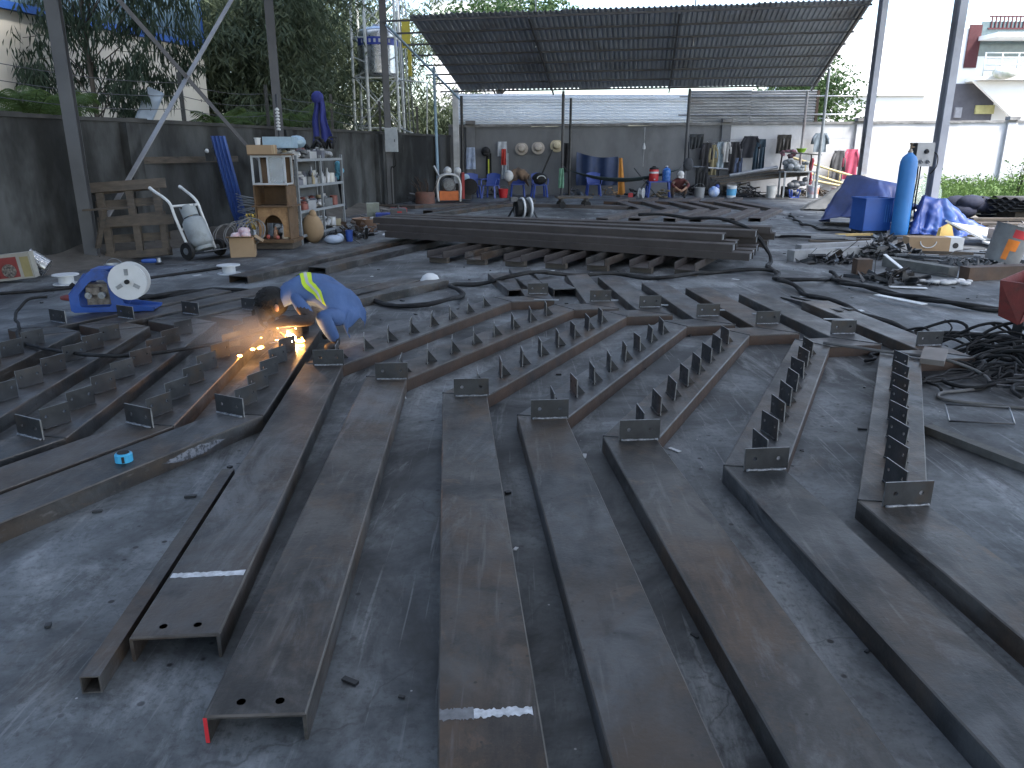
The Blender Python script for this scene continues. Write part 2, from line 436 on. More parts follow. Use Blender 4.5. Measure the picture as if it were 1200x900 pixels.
# ---- back wall
BW = mat('whitewashed_render', (0.52, 0.53, 0.55), (0.40, 0.41, 0.43), (0.24, 0.245, 0.25), scale=0.9, rough=(0.8, 0.95), bump=0.2, bscale=30, stretch=(1, 1, 0.5), c3scale=0.8, c3lo=0.56, c3hi=0.8)
BWT = mat('stained_wall_top', (0.12, 0.12, 0.12), (0.25, 0.25, 0.25), scale=3, rough=(0.85, 0.95), bump=0.3)
BWG = mat('canopy_shaded_render', (0.17, 0.178, 0.19), (0.12, 0.126, 0.135), (0.10, 0.102, 0.105), scale=1.1, rough=(0.85, 0.95), bump=0.25, bscale=30, stretch=(1, 1, 0.5), c3scale=0.9, c3lo=0.54, c3hi=0.78)  # same wall plaster, with the canopy's shade put into a greyer colour
bw = thing('yard_wall', 'pale plastered wall across the back of the yard with clothes hung on it', 'wall', (-2.2, 29.3, 0))
b = MB()
def bwt(x): return 2.36 + 0.2 * (x + 2.2) / 26.0
b.add([(-2.3, 29.3, -0.1), (7.7, 29.3, -0.1), (7.7, 29.3, bwt(7.7)), (-2.3, 29.3, bwt(-2.3)), (-2.3, 29.5, -0.1), (7.7, 29.5, -0.1), (7.7, 29.5, bwt(7.7)), (-2.3, 29.5, bwt(-2.3))],
      [(0,1,2,3), (5,4,7,6), (4,0,3,7), (1,5,6,2), (3,2,6,7), (4,5,1,0)])
b.build('shaded_wall_panel', BWG, bw, world=True)
b = MB()
b.add([(7.704, 29.3, -0.1), (40, 29.3, -0.1), (40, 29.3, bwt(40)), (7.704, 29.3, bwt(7.704)), (7.704, 29.5, -0.1), (40, 29.5, -0.1), (40, 29.5, bwt(40)), (7.704, 29.5, bwt(7.704))],
      [(0,1,2,3), (5,4,7,6), (4,0,3,7), (1,5,6,2), (3,2,6,7), (4,5,1,0)])
b.build('whitewashed_panel', BW, bw, world=True)
b = MB()
for i in range(84):
    x0, x1 = -2.3 + i * 0.5, -2.3 + (i + 1) * 0.5
    z = bwt((x0 + x1) / 2)
    b.box(((x0 + x1) / 2, 29.385, z + 0.045 + rng.uniform(-0.008, 0.008)), (0.5, 0.27, 0.086))
b.build('coping', BWT, bw, world=True)
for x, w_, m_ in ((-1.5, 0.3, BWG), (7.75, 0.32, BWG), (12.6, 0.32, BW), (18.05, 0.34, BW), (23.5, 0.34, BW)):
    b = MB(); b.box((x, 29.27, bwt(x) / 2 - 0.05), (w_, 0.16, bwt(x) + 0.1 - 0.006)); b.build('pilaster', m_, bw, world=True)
    b = MB(); b.box((x, 29.26, bwt(x) + 0.15), (w_ + 0.04, 0.3, 0.12)); b.build('pilaster_cap', BWT, bw, world=True)

# ---- corrugated sheeting above the wall
def corr_sheet(name, x0, x1, z0, z1, y, m, parent, tilt=0.0):
    n = int((z1 - z0) / 0.0125)
    def fn(u, v):
        z = z0 + (z1 - z0) * v
        s = v * (z1 - z0) / 0.1
        return (x0 + (x1 - x0) * u, y + 0.034 * math.sin(6.28318 * s) + 0.01 * math.sin(u * 9 + v * 3), z + tilt * (u - 0.5))
    b = MB(); b.grid(fn, 14, n); return b.build(name, m, parent, smooth=True, world=True)
ZINC = mat('milky_roofing', (0.80, 0.83, 0.86), (0.66, 0.70, 0.74), scale=1.4, rough=(0.3, 0.45), metal=0.0, stretch=(0.4, 1, 3))
def translucent(m, f):
    nt = m.node_tree; N = nt.nodes; L = nt.links; b = N['Principled BSDF']; out = N['Material Output']
    t = N.new('ShaderNodeBsdfTranslucent'); ms = N.new('ShaderNodeMixShader'); ms.inputs[0].default_value = f
    L.new(b.inputs['Base Color'].links[0].from_socket, t.inputs['Color'])
    L.new(b.outputs[0], ms.inputs[1]); L.new(t.outputs[0], ms.inputs[2]); L.new(ms.outputs[0], out.inputs[0])
translucent(ZINC, 0.32)
ZINCO = mat('old_zinc', (0.40, 0.41, 0.42), (0.26, 0.265, 0.27), (0.17, 0.125, 0.09), scale=1.6, rough=(0.45, 0.65), metal=0.0, stretch=(0.5, 1, 3), c3lo=0.55, c3hi=0.78)
translucent(ZINCO, 0.12)
zf = thing('corrugated_screen', 'milky corrugated roofing sheets fixed above the grey back wall under the canopy', 'metal fence', (-1.9, 29.4, 2.5))
corr_sheet('corrugated_sheet', -2.05, 1.9, 2.46, 3.5, 29.42, ZINC, zf)
corr_sheet('corrugated_sheet', 1.8, 6.4, 2.48, 3.48, 29.46, ZINC, zf)
for z in (2.62, 3.3):
    b = MB(); b.box((2.2, 29.52, z), (8.5, 0.05, 0.05)); b.build('rail', GALV, zf, world=True)
zf2 = thing('corrugated_fence', 'weathered rust-edged corrugated sheets above the whitewashed wall', 'metal fence', (6.4, 29.4, 2.5))
corr_sheet('corrugated_sheet', 6.42, 8.6, 2.52, 3.62, 29.40, ZINCO, zf2, 0.02)
corr_sheet('corrugated_sheet', 8.55, 10.95, 2.52, 3.62, 29.44, ZINCO, zf2, 0.03)
b = MB(); b.box((11.0, 29.41, 3.07), (0.1, 0.03, 1.1)); b.build('rusty_edge', RUST, zf2, world=True)
for z in (2.78, 3.4):
    b = MB(); b.tube([(6.0, 29.30, z), (12.2, 29.30, z + 0.02)], 0.03); b.build('rail', GALV, zf2, world=True, smooth='auto')

# ---- big shed: columns, plus an unseen roof added to set the light
LITCOL = mat('sky_lit_column_paint', (0.27, 0.29, 0.34), (0.2, 0.215, 0.25), (0.13, 0.12, 0.12), scale=1.6, rough=(0.35, 0.55))  # same columns, with sky light from the right put into a paler colour
def icol(name, x, y, h, label, w=0.175, base=True, rz=R(14), GREYPAINT=GREYPAINT):
    t = thing(name, label, 'column', (x, y, 0), rz, 'steel columns of the shed')
    b = MB(); f = 0.016
    b.box((0, w/2 - f/2, h/2), (w, f, h)); b.box((0, -w/2 + f/2, h/2), (w, f, h)); b.box((0, 0, h/2), (f, w - 2*f, h))
    b.build('shaft', GREYPAINT, t)
    b = MB(); b.box((0, 0, 0.012), (w + 0.14, w + 0.14, 0.024)); b.build('base_plate', GREYPAINT, t)
    for sx in (-1, 1):
        for sy in (-1, 1):
            b = MB(); b.lathe([(0.016, 0.024), (0.016, 0.045), (0.009, 0.046), (0.009, 0.08)], (sx * (w/2 + 0.035), sy * (w/2 + 0.035), 0), 8); b.build('anchor_bolt', DKSTEEL, t)
    return t
icol('steel_column', -6.3, 11.6, 6.3, 'grey steel column standing beside the wooden pallets')
icol('steel_column', -4.95, 17.2, 6.3, 'grey steel column rising behind the metal shelf rack')
icol('steel_column', -3.5, 22.8, 6.3, 'grey steel column carrying the grey meter cabinet')
icol('steel_column', 8.5, 16.0, 6.3, 'grey steel column carrying the switch box behind the blue cylinder', GREYPAINT=LITCOL)
icol('steel_column', 9.8, 22.3, 6.3, 'grey steel column at the canopy corner beside the pink shirt', GREYPAINT=LITCOL)
icol('steel_column', -7.75, 5.8, 6.3, 'grey steel column by the wall ahead of the pallets')
icol('steel_column', 7.2, 9.7, 6.3, 'grey steel column near the paint can')
# cross bracing between the two first columns by the wall (angle iron)
def angle_bar(mb, a, c, w=0.09, t=0.008):
    a, c = Vector(a), Vector(c); d = c - a; q = d.to_track_quat('Y', 'Z').to_matrix()
    mb.box((a + c) / 2, (w, d.length, t), mtx=q)
    mb.box((a + c) / 2 + q @ Vector((w/2 - t/2, 0, -w/2)), (t, d.length, w - t), mtx=q)
b = MB(); angle_bar(b, (-6.28, 11.85, 4.55), (-5.02, 17.02, 0.95)); o = b.build('cross_brace', mat('dark_brace_paint', (0.085, 0.085, 0.095), (0.06, 0.06, 0.065), scale=3, rough=(0.5, 0.7)))
tag(o, 'dark angle-iron brace running down from the column by the pallets', 'brace')
b = MB(); angle_bar(b, (-5.0, 16.95, 5.3), (-6.2, 12.0, 0.62)); o = b.build('cross_brace', mat('pale_brace_paint', (0.26, 0.265, 0.285), (0.19, 0.195, 0.21), scale=3, rough=(0.45, 0.65)))
tag(o, 'pale angle-iron brace running down from the shelf column to the pallets', 'brace')

ROOFU = mat('added_roof_underside', (0.085, 0.09, 0.10), (0.06, 0.063, 0.07), scale=1.2, rough=(0.5, 0.7), metal=0.3)
sr = thing('added_shed_roof', 'unseen corrugated gable roof with skylights, added to set the light over the yard', 'roof', (0.5, 8, 6.3))  # out of view, added to shade the yard
SKYL = mat('added_skylight', (0.62, 0.68, 0.75), (0.56, 0.62, 0.69), scale=1.0, rough=(0.4, 0.6))  # translucent strips added out of view to bring light down from above
translucent(SKYL, 0.8)
for (xa, za, xb, zb) in ((-8.6, 6.65, 1.0, 8.6), (1.0, 8.6, 11.6, 6.65)):
    y0 = -25.0; k = 0   # added skylights kept narrow here to darken the near floor
    while y0 < 28.0:
        w_ = 2.6 if k % 2 == 0 else (0.45 if y0 < 4 else 1.5)
        y1 = min(28.0, y0 + w_)
        def fn(u, v, xa=xa, za=za, xb=xb, zb=zb, y0=y0, y1=y1, k=k):
            y = y0 + (y1 - y0) * v
            return (xa + (xb - xa) * u + (y - 8) * 0.11, y, za + (zb - za) * u + 0.02 * math.sin(y / 0.25 * 6.283) + 0.012 * (k % 2))
        b = MB(); b.grid(fn, 1, 32); b.build('roof_sheet' if k % 2 == 0 else 'added_skylight_sheet', ROOFU if k % 2 == 0 else SKYL, sr, world=True)
        y0 = y1; k += 1
for yy in (-5.8, 0.0, 5.8, 11.6, 17.2, 22.3):
    b = MB(); dx = (yy - 8) * 0.11
    b.bar((-8.1 + dx, yy, 6.5), (1 + dx, yy, 8.45), 0.12, 0.2); b.bar((1 + dx, yy, 8.45), (9.7 + dx, yy, 6.5), 0.12, 0.2); b.bar((-8.1 + dx, yy, 6.4), (9.7 + dx, yy, 6.4), 0.12, 0.16)
    b.build('truss', GREYPAINT, sr, world=True)

# ---- canopy against the back wall
BL, BR, FR, FL = Vector((-1.75, 28.2, 3.49)), Vector((10.47, 28.2, 3.68)), Vector((9.62, 22.5, 5.38)), Vector((-2.78, 22.5, 4.99))
def cpt(u, v, dz=0.0):
    p = FL.lerp(FR, u).lerp(BL.lerp(BR, u), v); return Vector((p.x, p.y, p.z + dz))
cn = thing('canopy', 'dark corrugated lean-to canopy on thin posts along the back wall', 'canopy', (4, 27, 0))
NS = 12
CANU = mat('canopy_sheet', (0.44, 0.50, 0.58), (0.36, 0.41, 0.48), (0.25, 0.26, 0.28), scale=1.3, rough=(0.5, 0.7))
for k in range(NS):
    u0, u1 = k / NS - (0.002 if k else 0), (k + 1) / NS
    e0, e1 = rng.uniform(-0.008, 0.006), rng.uniform(-0.02, 0.02) * 0.4
    def fn(u, v, u0=u0, u1=u1, k=k, e0=e0, e1=e1):
        uu = u0 + (u1 - u0) * u
        s = uu * 12.3 / 0.145
        zz = 0.032 * (abs((s % 1.0) - 0.5) * 2 > 0.55) + 0.003 * (k % 2)
        return cpt(uu, e0 + v * (1 - e0 + e1), zz + 0.02)
    b = MB(); b.grid(fn, 72, 8, 0.002); b.build('roof_sheet', CANU, cn, world=True)
for k in range(8):
    v = 0.02 + k * 0.136
    b = MB(); a, c = cpt(-0.055 if k > 0 else -0.06, v, -0.045), cpt(1.0, v, -0.045); b.bar(a, c, 0.035, 0.05)
    b.build('purlin', mat('purlin_paint', (0.07, 0.072, 0.078), (0.05, 0.052, 0.056), scale=3, rough=(0.5, 0.7)), cn, world=True)
for u, m_ in ((0.26, GREYPAINT), (0.585, GREYPAINT), (0.985, GREYPAINT)):
    b = MB(); b.bar(cpt(u, 0.0, -0.12), cpt(u, 1.0, -0.12), 0.05, 0.08); b.build('rafter', m_, cn, world=True)
PALEBLUE = mat('pale_blue_pipe', (0.22, 0.36, 0.50), (0.28, 0.38, 0.47), (0.30, 0.31, 0.32), scale=2, rough=(0.4, 0.6))
b = MB(); b.tube([cpt(-0.052, 0.03, -0.12), cpt(-0.012, 1.06, -0.12)], 0.035); b.build('gable_pipe', PALEBLUE, cn, world=True, smooth='auto')
def post(name, x, y, ztop, m_, r=0.045, x2=None):
    b = MB(); b.tube([(x2 if x2 is not None else x, y, 0.012), (x, y, ztop)], r); o = b.build(name, m_, cn, world=True, smooth='auto')
    q = MB(); q.box((x2 if x2 is not None else x, y, 0.006), (0.18, 0.18, 0.012)); q.build('foot_plate', GREYPAINT, cn, world=True)
    return o
post('post', -2.42, 25.6, cpt(0, 0.55).z - 0.12, PALEBLUE, 0.045, -2.38)
post('post', -1.75, 28.3, 3.36, DKSTEEL, 0.05)
post('post', 1.75, 27.9, cpt(0.27, 0.94).z - 0.14, GREYPAINT, 0.05)
post('post', 2.05, 28.4, 3.3, DKSTEEL, 0.045)
post('post', 6.05, 27.9, cpt(0.62, 0.94).z - 0.14, GREYPAINT, 0.055)
post('post', 10.15, 28.15, 3.52, mat('brown_white_post', (0.34, 0.34, 0.35), (0.16, 0.10, 0.09), scale=1.2, rough=(0.5, 0.7)), 0.05)
post('post', 10.25, 26.7, cpt(1.0, 0.74).z - 0.03, GALV, 0.05)
for p0, p1 in (((0.68, 24.2), 6.9), ((5.3, 24.4), 6.9)):
    b = MB(); u = (p0[0] + 2.3) / 12.3; v = (p0[1] - 22.5) / 5.7
    b.tube([(p0[0], p0[1], cpt(u, v).z - 0.2), (p0[0], p0[1], p1)], 0.022, 6); b.build('hanger_rod', GALV, cn, world=True, smooth='auto')
b = MB(); b.box((-2.0, 28.9, 1.8), (0.2, 0.2, 3.6)); o = b.build('gate_post', mat('whitewashed_post', (0.6, 0.61, 0.62), (0.42, 0.43, 0.44), scale=3, rough=(0.8, 0.9)))
tag(o, 'square whitewashed concrete post beside the blue canopy pipe', 'post')
# ================================================================== STEEL STRINGERS
W_, H_, T_ = 0.285, 0.09, 0.011
D1, D2, D3 = dirv(-5.0), dirv(26.7), dirv(81.0)
N1 = dirv(85.0)
AX = dirv(10.85); AXN = dirv(100.85)

def channel(mb, A, B, C, D, h=H_, t=T_, side_mi=None, up=False, z0=0.0):
    """C-section with its web on top; A>B is the left long edge, D>C the right one"""
    A, B, C, D = (Vector(p) for p in (A, B, C, D))
    m0 = mb.mi
    wz0, wz1 = (z0 + h - t, z0 + h) if not up else (z0, z0 + t)
    mb.prism([tuple(A), tuple(B), tuple(C), tuple(D)], wz0, wz1, ch=0.005 if not up else 0.0, ch_mi=2 if side_mi is not None and not up else None)
    fz0, fz1 = (z0, z0 + h - t - 0.0005) if not up else (z0 + t + 0.0005, z0 + h)
    def ins(p, q): return p + (q - p).normalized() * t
    e = 0.0006
    if side_mi is not None: mb.mi = side_mi[0]
    mb.prism([tuple(A), tuple(B), tuple(ins(B, C)), tuple(ins(A, D))], fz0, fz1)
    if side_mi is not None: mb.mi = side_mi[1]
    mb.prism([tuple(ins(D, A)), tuple(ins(C, B)), tuple(C), tuple(D)], fz0, fz1)
    mb.mi = m0

def plate_mesh(mb, w, h, t, holes, r=0.011):
    """upright plate in local x (width), z (height); holes at [(x, z)] are cut right through"""
    holes = sorted(holes)
    xs = [-w / 2] + [(holes[i][0] + holes[i+1][0]) / 2 for i in range(len(holes) - 1)] + [w / 2]
    if not holes: xs = [-w/2, w/2]
    for y, flip in ((-t / 2, False), (t / 2, True)):
        for i, (hx, hz) in enumerate(holes):
            x0, x1 = xs[i], xs[i + 1]
            ring = [(hx + r * math.cos(a), hz + r * math.sin(a)) for a in [R(45 * k + 22.5) for k in range(8)]]
            outer = [(x1, hz), (x1, h), (hx, h), (x0, h), (x0, hz), (x0, 0), (hx, 0), (x1, 0)]
            outer = [(x1, (hz + h) / 2), ((x1 + hx) / 2, h), ((x0 + hx) / 2, h), (x0, (hz + h) / 2), (x0, hz / 2), ((x0 + hx) / 2, 0), ((x1 + hx) / 2, 0), (x1, hz / 2)]
            vs = [(p[0], y, p[1]) for p in ring + outer] + [(x1, y, h), (x0, y, h), (x0, y, 0), (x1, y, 0)]
            fs = [(k, (k + 1) % 8, 8 + (k + 1) % 8, 8 + k) for k in range(8)] + [(8, 9, 16), (10, 11, 17), (12, 13, 18), (14, 15, 19)]
            fs = [f[::-1] for f in fs] if not flip else fs
            mb.add(vs, fs)
    for (hx, hz) in holes:
        vs = [(hx + r * math.cos(R(45*k + 22.5)), y, hz + r * math.sin(R(45*k + 22.5))) for y in (-t/2, t/2) for k in range(8)]
        mb.add(vs, [(k, (k+1) % 8, 8 + (k+1) % 8, 8 + k) for k in range(8)])
    mb.mi = 1
    rim = [(-w/2, 0), (w/2, 0), (w/2, h), (-w/2, h)]
    vs = [(p[0], y, p[1]) for y in (-t/2, t/2) for p in rim]
    mb.add(vs, [(k, (k+1) % 4, 4 + (k+1) % 4, 4 + k) for k in range(4)]); mb.mi = 0

def make_stringer(mirror, label, group, surface=STEEL, detail=True):
    def mv(p):
        p = Vector(p)
        if mirror: return AX * p.dot(AX) - AXN * p.dot(AXN)
        return p
    def hd(v): return math.atan2(-v.x, v.y)           # rotation that turns +Y on to v
    O1 = Vector((0, 0)); I1 = AXN * (W_ / math.cos(R(15.85)))
    F = I1 + D2 * 2.74; T = F + D3 * 0.455
    n3 = dirv(171.0); base3 = F - n3 * 0.285
    def isect(p, d, q, e):
        det = d.x * -e.y + e.x * d.y; r = q - p
        t = (r.x * -e.y + e.x * r.y) / det; return p + d * t
    Bc = isect(O1, D2, base3, D3)
    I = isect(T - N1 * W_, D1, base3, D3)
    fl, fr = O1 - D1 * 3.35, I1 - D1 * 3.35 - D1 * ((O1 - I1).dot(D1))
    fr = fl + N1 * W_
    te_l, te_r = I + D1 * (2.3 - (I - T).dot(D1)), T + D1 * 2.3
    te_l = te_r - N1 * W_
    root = thing('stair_stringer', label, 'steel stringer', (0, 0, 0), 0, group)
    def seg(name, A, B, C, D, sm=None, m=None):
        q = [mv(p) for p in (A, B, C, D)]
        if mirror: q = [q[3], q[2], q[1], q[0]]
        b = MB(); channel(b, *q, side_mi=sm); return b.build(name, m or [surface, RUST, EDGE], root)
    seg('landing_channel', fl, O1, I1, fr, (0, 0))
    seg('flight_channel', O1, Bc, F, I1, (0, 1) if not mirror else (0, 0))
    q = [mv(p) for p in (Bc, I, T, F)]
    b = MB(); channel(b, *( q if not mirror else [q[3], q[2], q[1], q[0]] ), side_mi=(0, 1) if not mirror else (1, 0)); b.build('cross_channel', [surface, RUST, EDGE], root)
    seg('landing_channel', I, te_l, te_r, T, (0, 0))
    def flat(v): w = mv(v); return w
    def addplate(c, direction, w, h, m, name, holes, bead=True):
        """direction: plan direction of the plate's width"""
        d = mv(direction); c = mv(c)
        rz = math.atan2(d.y, d.x)
        key = (name, round(w, 3), mirror)
        b = MB(); plate_mesh(b, w, h, 0.009, holes)
        o = b.build(name, [m, EDGE2], root, loc=(c.x, c.y, H_ + 0.001), rz=rz)
        if bead:
            bb = MB(); n = 14
            path = [(-w/2 + 0.01 + (w - 0.02) * i / n, -0.009 + rng.uniform(-0.0015, 0.0015), 0.003 + rng.uniform(-0.001, 0.001)) for i in range(n + 1)]
            bb.tube(path, [0.006 + rng.uniform(-0.0015, 0.002) for _ in path], 6); bb.build('weld_bead', WELD, o, smooth=True)
        return o
    # bearing plates facing along the landings
    if detail: addplate(O1 + N1 * 0.185 - D1 * 0.075, N1 if not mirror else -N1, 0.222, 0.115, DKSTEEL, 'bearing_plate', [(-0.06, 0.06), (0.06, 0.06)])
    if detail: addplate(I + N1 * 0.16 + D1 * 0.12, N1 if not mirror else -N1, 0.222, 0.115, DKSTEEL, 'bearing_plate', [(-0.06, 0.06), (0.06, 0.06)])
    # tread brackets along the flight
    proto = None; gproto = None
    nb = 8 if detail else 0
    for k in range(nb):
        s = 0.17 + k * 0.325
        c = mv(O1.lerp(I1, 0.5) + D2 * s)
        d = mv(D1); rz = math.atan2(d.y, d.x)
        if proto is None:
            b = MB(); plate_mesh(b, 0.175, 0.118, 0.0065, [(-0.055, 0.07), (0.055, 0.07)], 0.009)
            o = proto = b.build('tread_bracket', [DKSTEEL, EDGE2], root)
            b = MB(); sgn = -1 if not mirror else 1
            y0, y1 = sgn * 0.0045, sgn * 0.075
            b.add([(-0.004, y0, 0), (-0.004, y1, 0), (-0.004, y0, 0.085), (0.004, y0, 0), (0.004, y1, 0), (0.004, y0, 0.085)], [(0, 2, 1), (3, 4, 5), (0, 1, 4, 3), (1, 2, 5, 4), (2, 0, 3, 5)])
            g = gproto = b.build('gusset', DKSTEEL, o)
            bb = MB(); n = 12
            for sg in (-1, 1):
                pts = [(-0.08 + 0.16 * i / n, sg * 0.007 + rng.uniform(-0.001, 0.001), 0.003 + rng.uniform(-0.001, 0.001)) for i in range(n + 1)]
                bb.tube(pts, [0.005 + rng.uniform(-0.0015, 0.0025) for _ in pts], 5)
            wproto = bb.build('weld_bead', DKSTEEL, o, smooth=True)
        else:
            o = proto.copy(); col.objects.link(o); o.parent = root
            g = gproto.copy(); col.objects.link(g); g.parent = o
            g = wproto.copy(); col.objects.link(g); g.parent = o
        o.location = (c.x, c.y, H_ + 0.001); o.rotation_euler = (rng.gauss(0, 0.025), rng.gauss(0, 0.012), rz + rng.gauss(0, 0.05))
    # weld seams over the mitres
    for P, Q in ((O1, I1), (F, Bc), (I, T)):
        P, Q = mv(P), mv(Q); n = 16
        pts = [(P.x + (Q.x - P.x) * i / n + rng.uniform(-0.002, 0.002), P.y + (Q.y - P.y) * i / n, H_ + 0.0005) for i in range(n + 1)]
        b = MB(); b.tube(pts, [0.0045 + rng.uniform(-0.001, 0.002) for _ in pts], 6)
        b.build('weld_seam', DKSTEEL, root, smooth=True)
    return root

ORD = ['', 'first', 'second', 'third', 'fourth', 'fifth', 'sixth', 'seventh']
GR = 'bent stair stringers with brackets laid out on the yard'
pos_r = [(-1.53, 5.47), (-1.013, 5.12), (-0.45, 4.74), (0.03, 4.31), (0.50, 3.96), (1.056, 3.55), (1.555, 3.155)]
lab_r = ['bent steel stringer with white chalk line, first right of the crouching welder',
         'bent steel stringer with red-painted channel end, second right of the welder',
         'bent steel stringer with pale paint smear across it, third right of the welder']
lab_r += ['bent steel stringer with tread brackets, %s right of the crouching welder' % ORD[i] for i in (4, 5, 6, 7)]
pr_ = make_stringer(False, lab_r[0], GR)
pb_ = make_stringer(False, lab_r[1], GR, STEELB)
sr_objs = [pr_, pb_]
for i, p in enumerate(pos_r):
    o = sr_objs[i] if i < 2 else copy_tree(pr_ if i % 2 else pb_)
    o.location = (p[0], p[1], 0.0); o['label'] = lab_r[i]
    o.rotation_euler.z = -R((0.0, 2.4, 0.3, 0.2, -0.1, -0.8, -0.3)[i])
    if i >= 2: sr_objs.append(o)
pos_l = [(-1.475, 4.30), (-1.93, 4.12), (-2.44, 3.93), (-2.97, 3.74), (-3.5, 3.56)]
pl_ = make_stringer(True, '', GR)
for i, p in enumerate(pos_l):
    o = pl_ if i == 0 else copy_tree(pl_)
    o.location = (p[0], p[1], 0.0)
    o['label'] = 'mirrored bent steel stringer with tall brackets, %s left of the chalk-lined stringer' % ORD[i + 1]
sl0 = pl_
_d, _n = dirv(26.7), dirv(116.7)
b = MB(); r_ = random.Random(4); lo, hi = [], []
for i in range(19):
    s = 0.30 + 0.42 * i / 18; p = -_d * s + _n * 0.0015; e = math.sin(math.pi * i / 18)
    lo.append((p.x, p.y, 0.05 - 0.035 * e + r_.uniform(-0.004, 0.004))); hi.append((p.x, p.y, 0.05 + 0.022 * e + r_.uniform(-0.004, 0.004)))
b.add(lo + hi, [(i, i + 1, 20 + i, 19 + i) for i in range(18)]); b.build('paint_smear', mat('rubbed_chalk', (0.17, 0.18, 0.205), (0.05, 0.052, 0.06), scale=45, rough=(0.7, 0.9), lo=0.45, hi=0.6), pl_)

# marks on three of them
def on_stringer(root, name, m, s0, s1, x0=0.0, x1=W_, seed=0, jag=0.008):
    b = MB(); n = 26; r_ = random.Random(seed)
    O = Vector((0, 0)); lo = []; hi = []
    for i in range(n + 1):
        x = x0 + (x1 - x0) * i / n
        lo.append(O - D1 * (s1 + r_.uniform(0, jag)) + N1 * x); hi.append(O - D1 * (s0 - r_.uniform(0, jag)) + N1 * x)
    vs = [(p.x, p.y, H_ + 0.0012) for p in lo] + [(p.x, p.y, H_ + 0.0012) for p in hi]
    b.add(vs, [(i, i + 1, n + 2 + i, n + 1 + i) for i in range(n)])
    return b.build(name, m, root)
on_stringer(sr_objs[0], 'chalk_line', CHALK, 2.96, 2.985, 0.01, W_ - 0.01, 3)
on_stringer(sr_objs[2], 'chalk_line', CHALK, 2.965, 2.985, 0.10, W_ - 0.02, 5, 0.012)
on_stringer(sr_objs[2], 'paint_smear', mat('thin_paint_smear', (0.20, 0.205, 0.215), (0.13, 0.13, 0.135), scale=30, rough=(0.7, 0.9)), 2.955, 2.99, 0.004, 0.10, 8, 0.01)
# red paint on the channel lip, bolt holes near the open ends
fl = -D1 * 3.35
b = MB(); p = fl; q = fl + N1 * 0.011
b.prism([tuple(p - D1 * 0.002), tuple(q - D1 * 0.002), tuple(q - D1 * 0.0005), tuple(p - D1 * 0.0005)], 0.002, 0.085)
b.build('red_painted_lip', plain('bright_red', (0.5, 0.02, 0.03), 0.5), sr_objs[1])
HOLE = plain('hole_black', (0.004, 0.004, 0.005), 0.9)
for so in sr_objs[:2]:
    for x in (0.09, 0.2):
        c = fl + N1 * x + D1 * 0.055
        b = MB(); b.lathe([(0.0, 0.0), (0.013, 0.0)], (0, 0, 0), 12); b.build('bolt_hole', HOLE, so, loc=(c.x, c.y, H_ + 0.001))

# square tube lying along the first stringer
t = thing('square_tube', 'open-ended square steel tube lying along the chalk-lined stringer', 'steel tube', (-1.29, 1.98, 0), R(5))
b = MB(); L_ = 1.6
for (c, d) in (((0, L_/2, 0.0022), (0.06, L_, 0.0045)), ((0, L_/2, 0.0578), (0.06, L_, 0.0045)), ((-0.0278, L_/2, 0.03), (0.0045, L_, 0.051)), ((0.0278, L_/2, 0.03), (0.0045, L_, 0.051))):
    b.box((c[0], c[1], c[2] + 0.001), d)
b.build('tube_wall', STEELB, t)

# far set of mirrored stringers beyond the stack
plain_l = make_stringer(True, '', GR, mat('far_brown_steel', (0.06, 0.048, 0.043), (0.09, 0.076, 0.068), (0.04, 0.036, 0.034), scale=2, rough=(0.5, 0.7)), False)
xs_far = [2.2, 2.95, 3.75, 4.35, 5.1, 5.72]
for i, x in enumerate(xs_far):
    o = plain_l if i == 0 else copy_tree(plain_l); o.location = (x + 1.5, 20.9 + 0.05 * (i % 2), 0)
    o['label'] = 'dark bent stringer in the row before the red cooler, %s from the hammock side' % ORD[i + 1]
    o['group'] = 'bent stringers in the row beyond the beam stack'
o = copy_tree(plain_l); o.location = (0.2, 23.2, 0); o.rotation_euler.z = R(95)
o['label'] = 'dark bent stringer lying across behind the black cable reel'; o['group'] = 'bent stringers in the row beyond the beam stack'

# ---- plain channels lying about
def straight_channel(name, label, a, head, L, m=STEEL, up=False, z=0.0, w=W_, h=H_, group=None, cat='steel channel'):
    t = thing(name, label, cat, (a[0], a[1], z), 0, group)
    d = dirv(head); n = dirv(head + 90)
    b = MB(); channel(b, Vector((0, 0)), d * L, d * L + n * w, n * w, h=h, up=up); b.build('section', m, t)
    return t
straight_channel('steel_channel', 'long steel channel running from the shelves towards the welder', (-3.55, 9.6), 20, 4.9, STEELB)
straight_channel('steel_channel', 'shorter steel channel beside the long one near the shelves', (-2.75, 10.35), 21, 4.2, STEEL)
straight_channel('steel_channel', 'steel channel ending beside the white hard helmet', (-2.05, 7.75), 34, 1.95, STEEL, w=0.24)
straight_channel('steel_channel', 'long steel channel in front of the orange generator', (-2.55, 18.4), 25, 7.2, STEELB)
straight_channel('steel_channel', 'long dark steel channel by the rusty drum and the generator', (-2.3, 20.3), 27, 5.6, DARKBEAM)
straight_channel('steel_channel', 'short steel channel with cable lying over it by the stack', (-0.05, 8.55), -12, 1.25, STEEL, w=0.27)
straight_channel('steel_channel', 'short pale steel channel beside the cable, under the stack', (0.47, 8.6), -14, 1.15, STEEL, w=0.27)
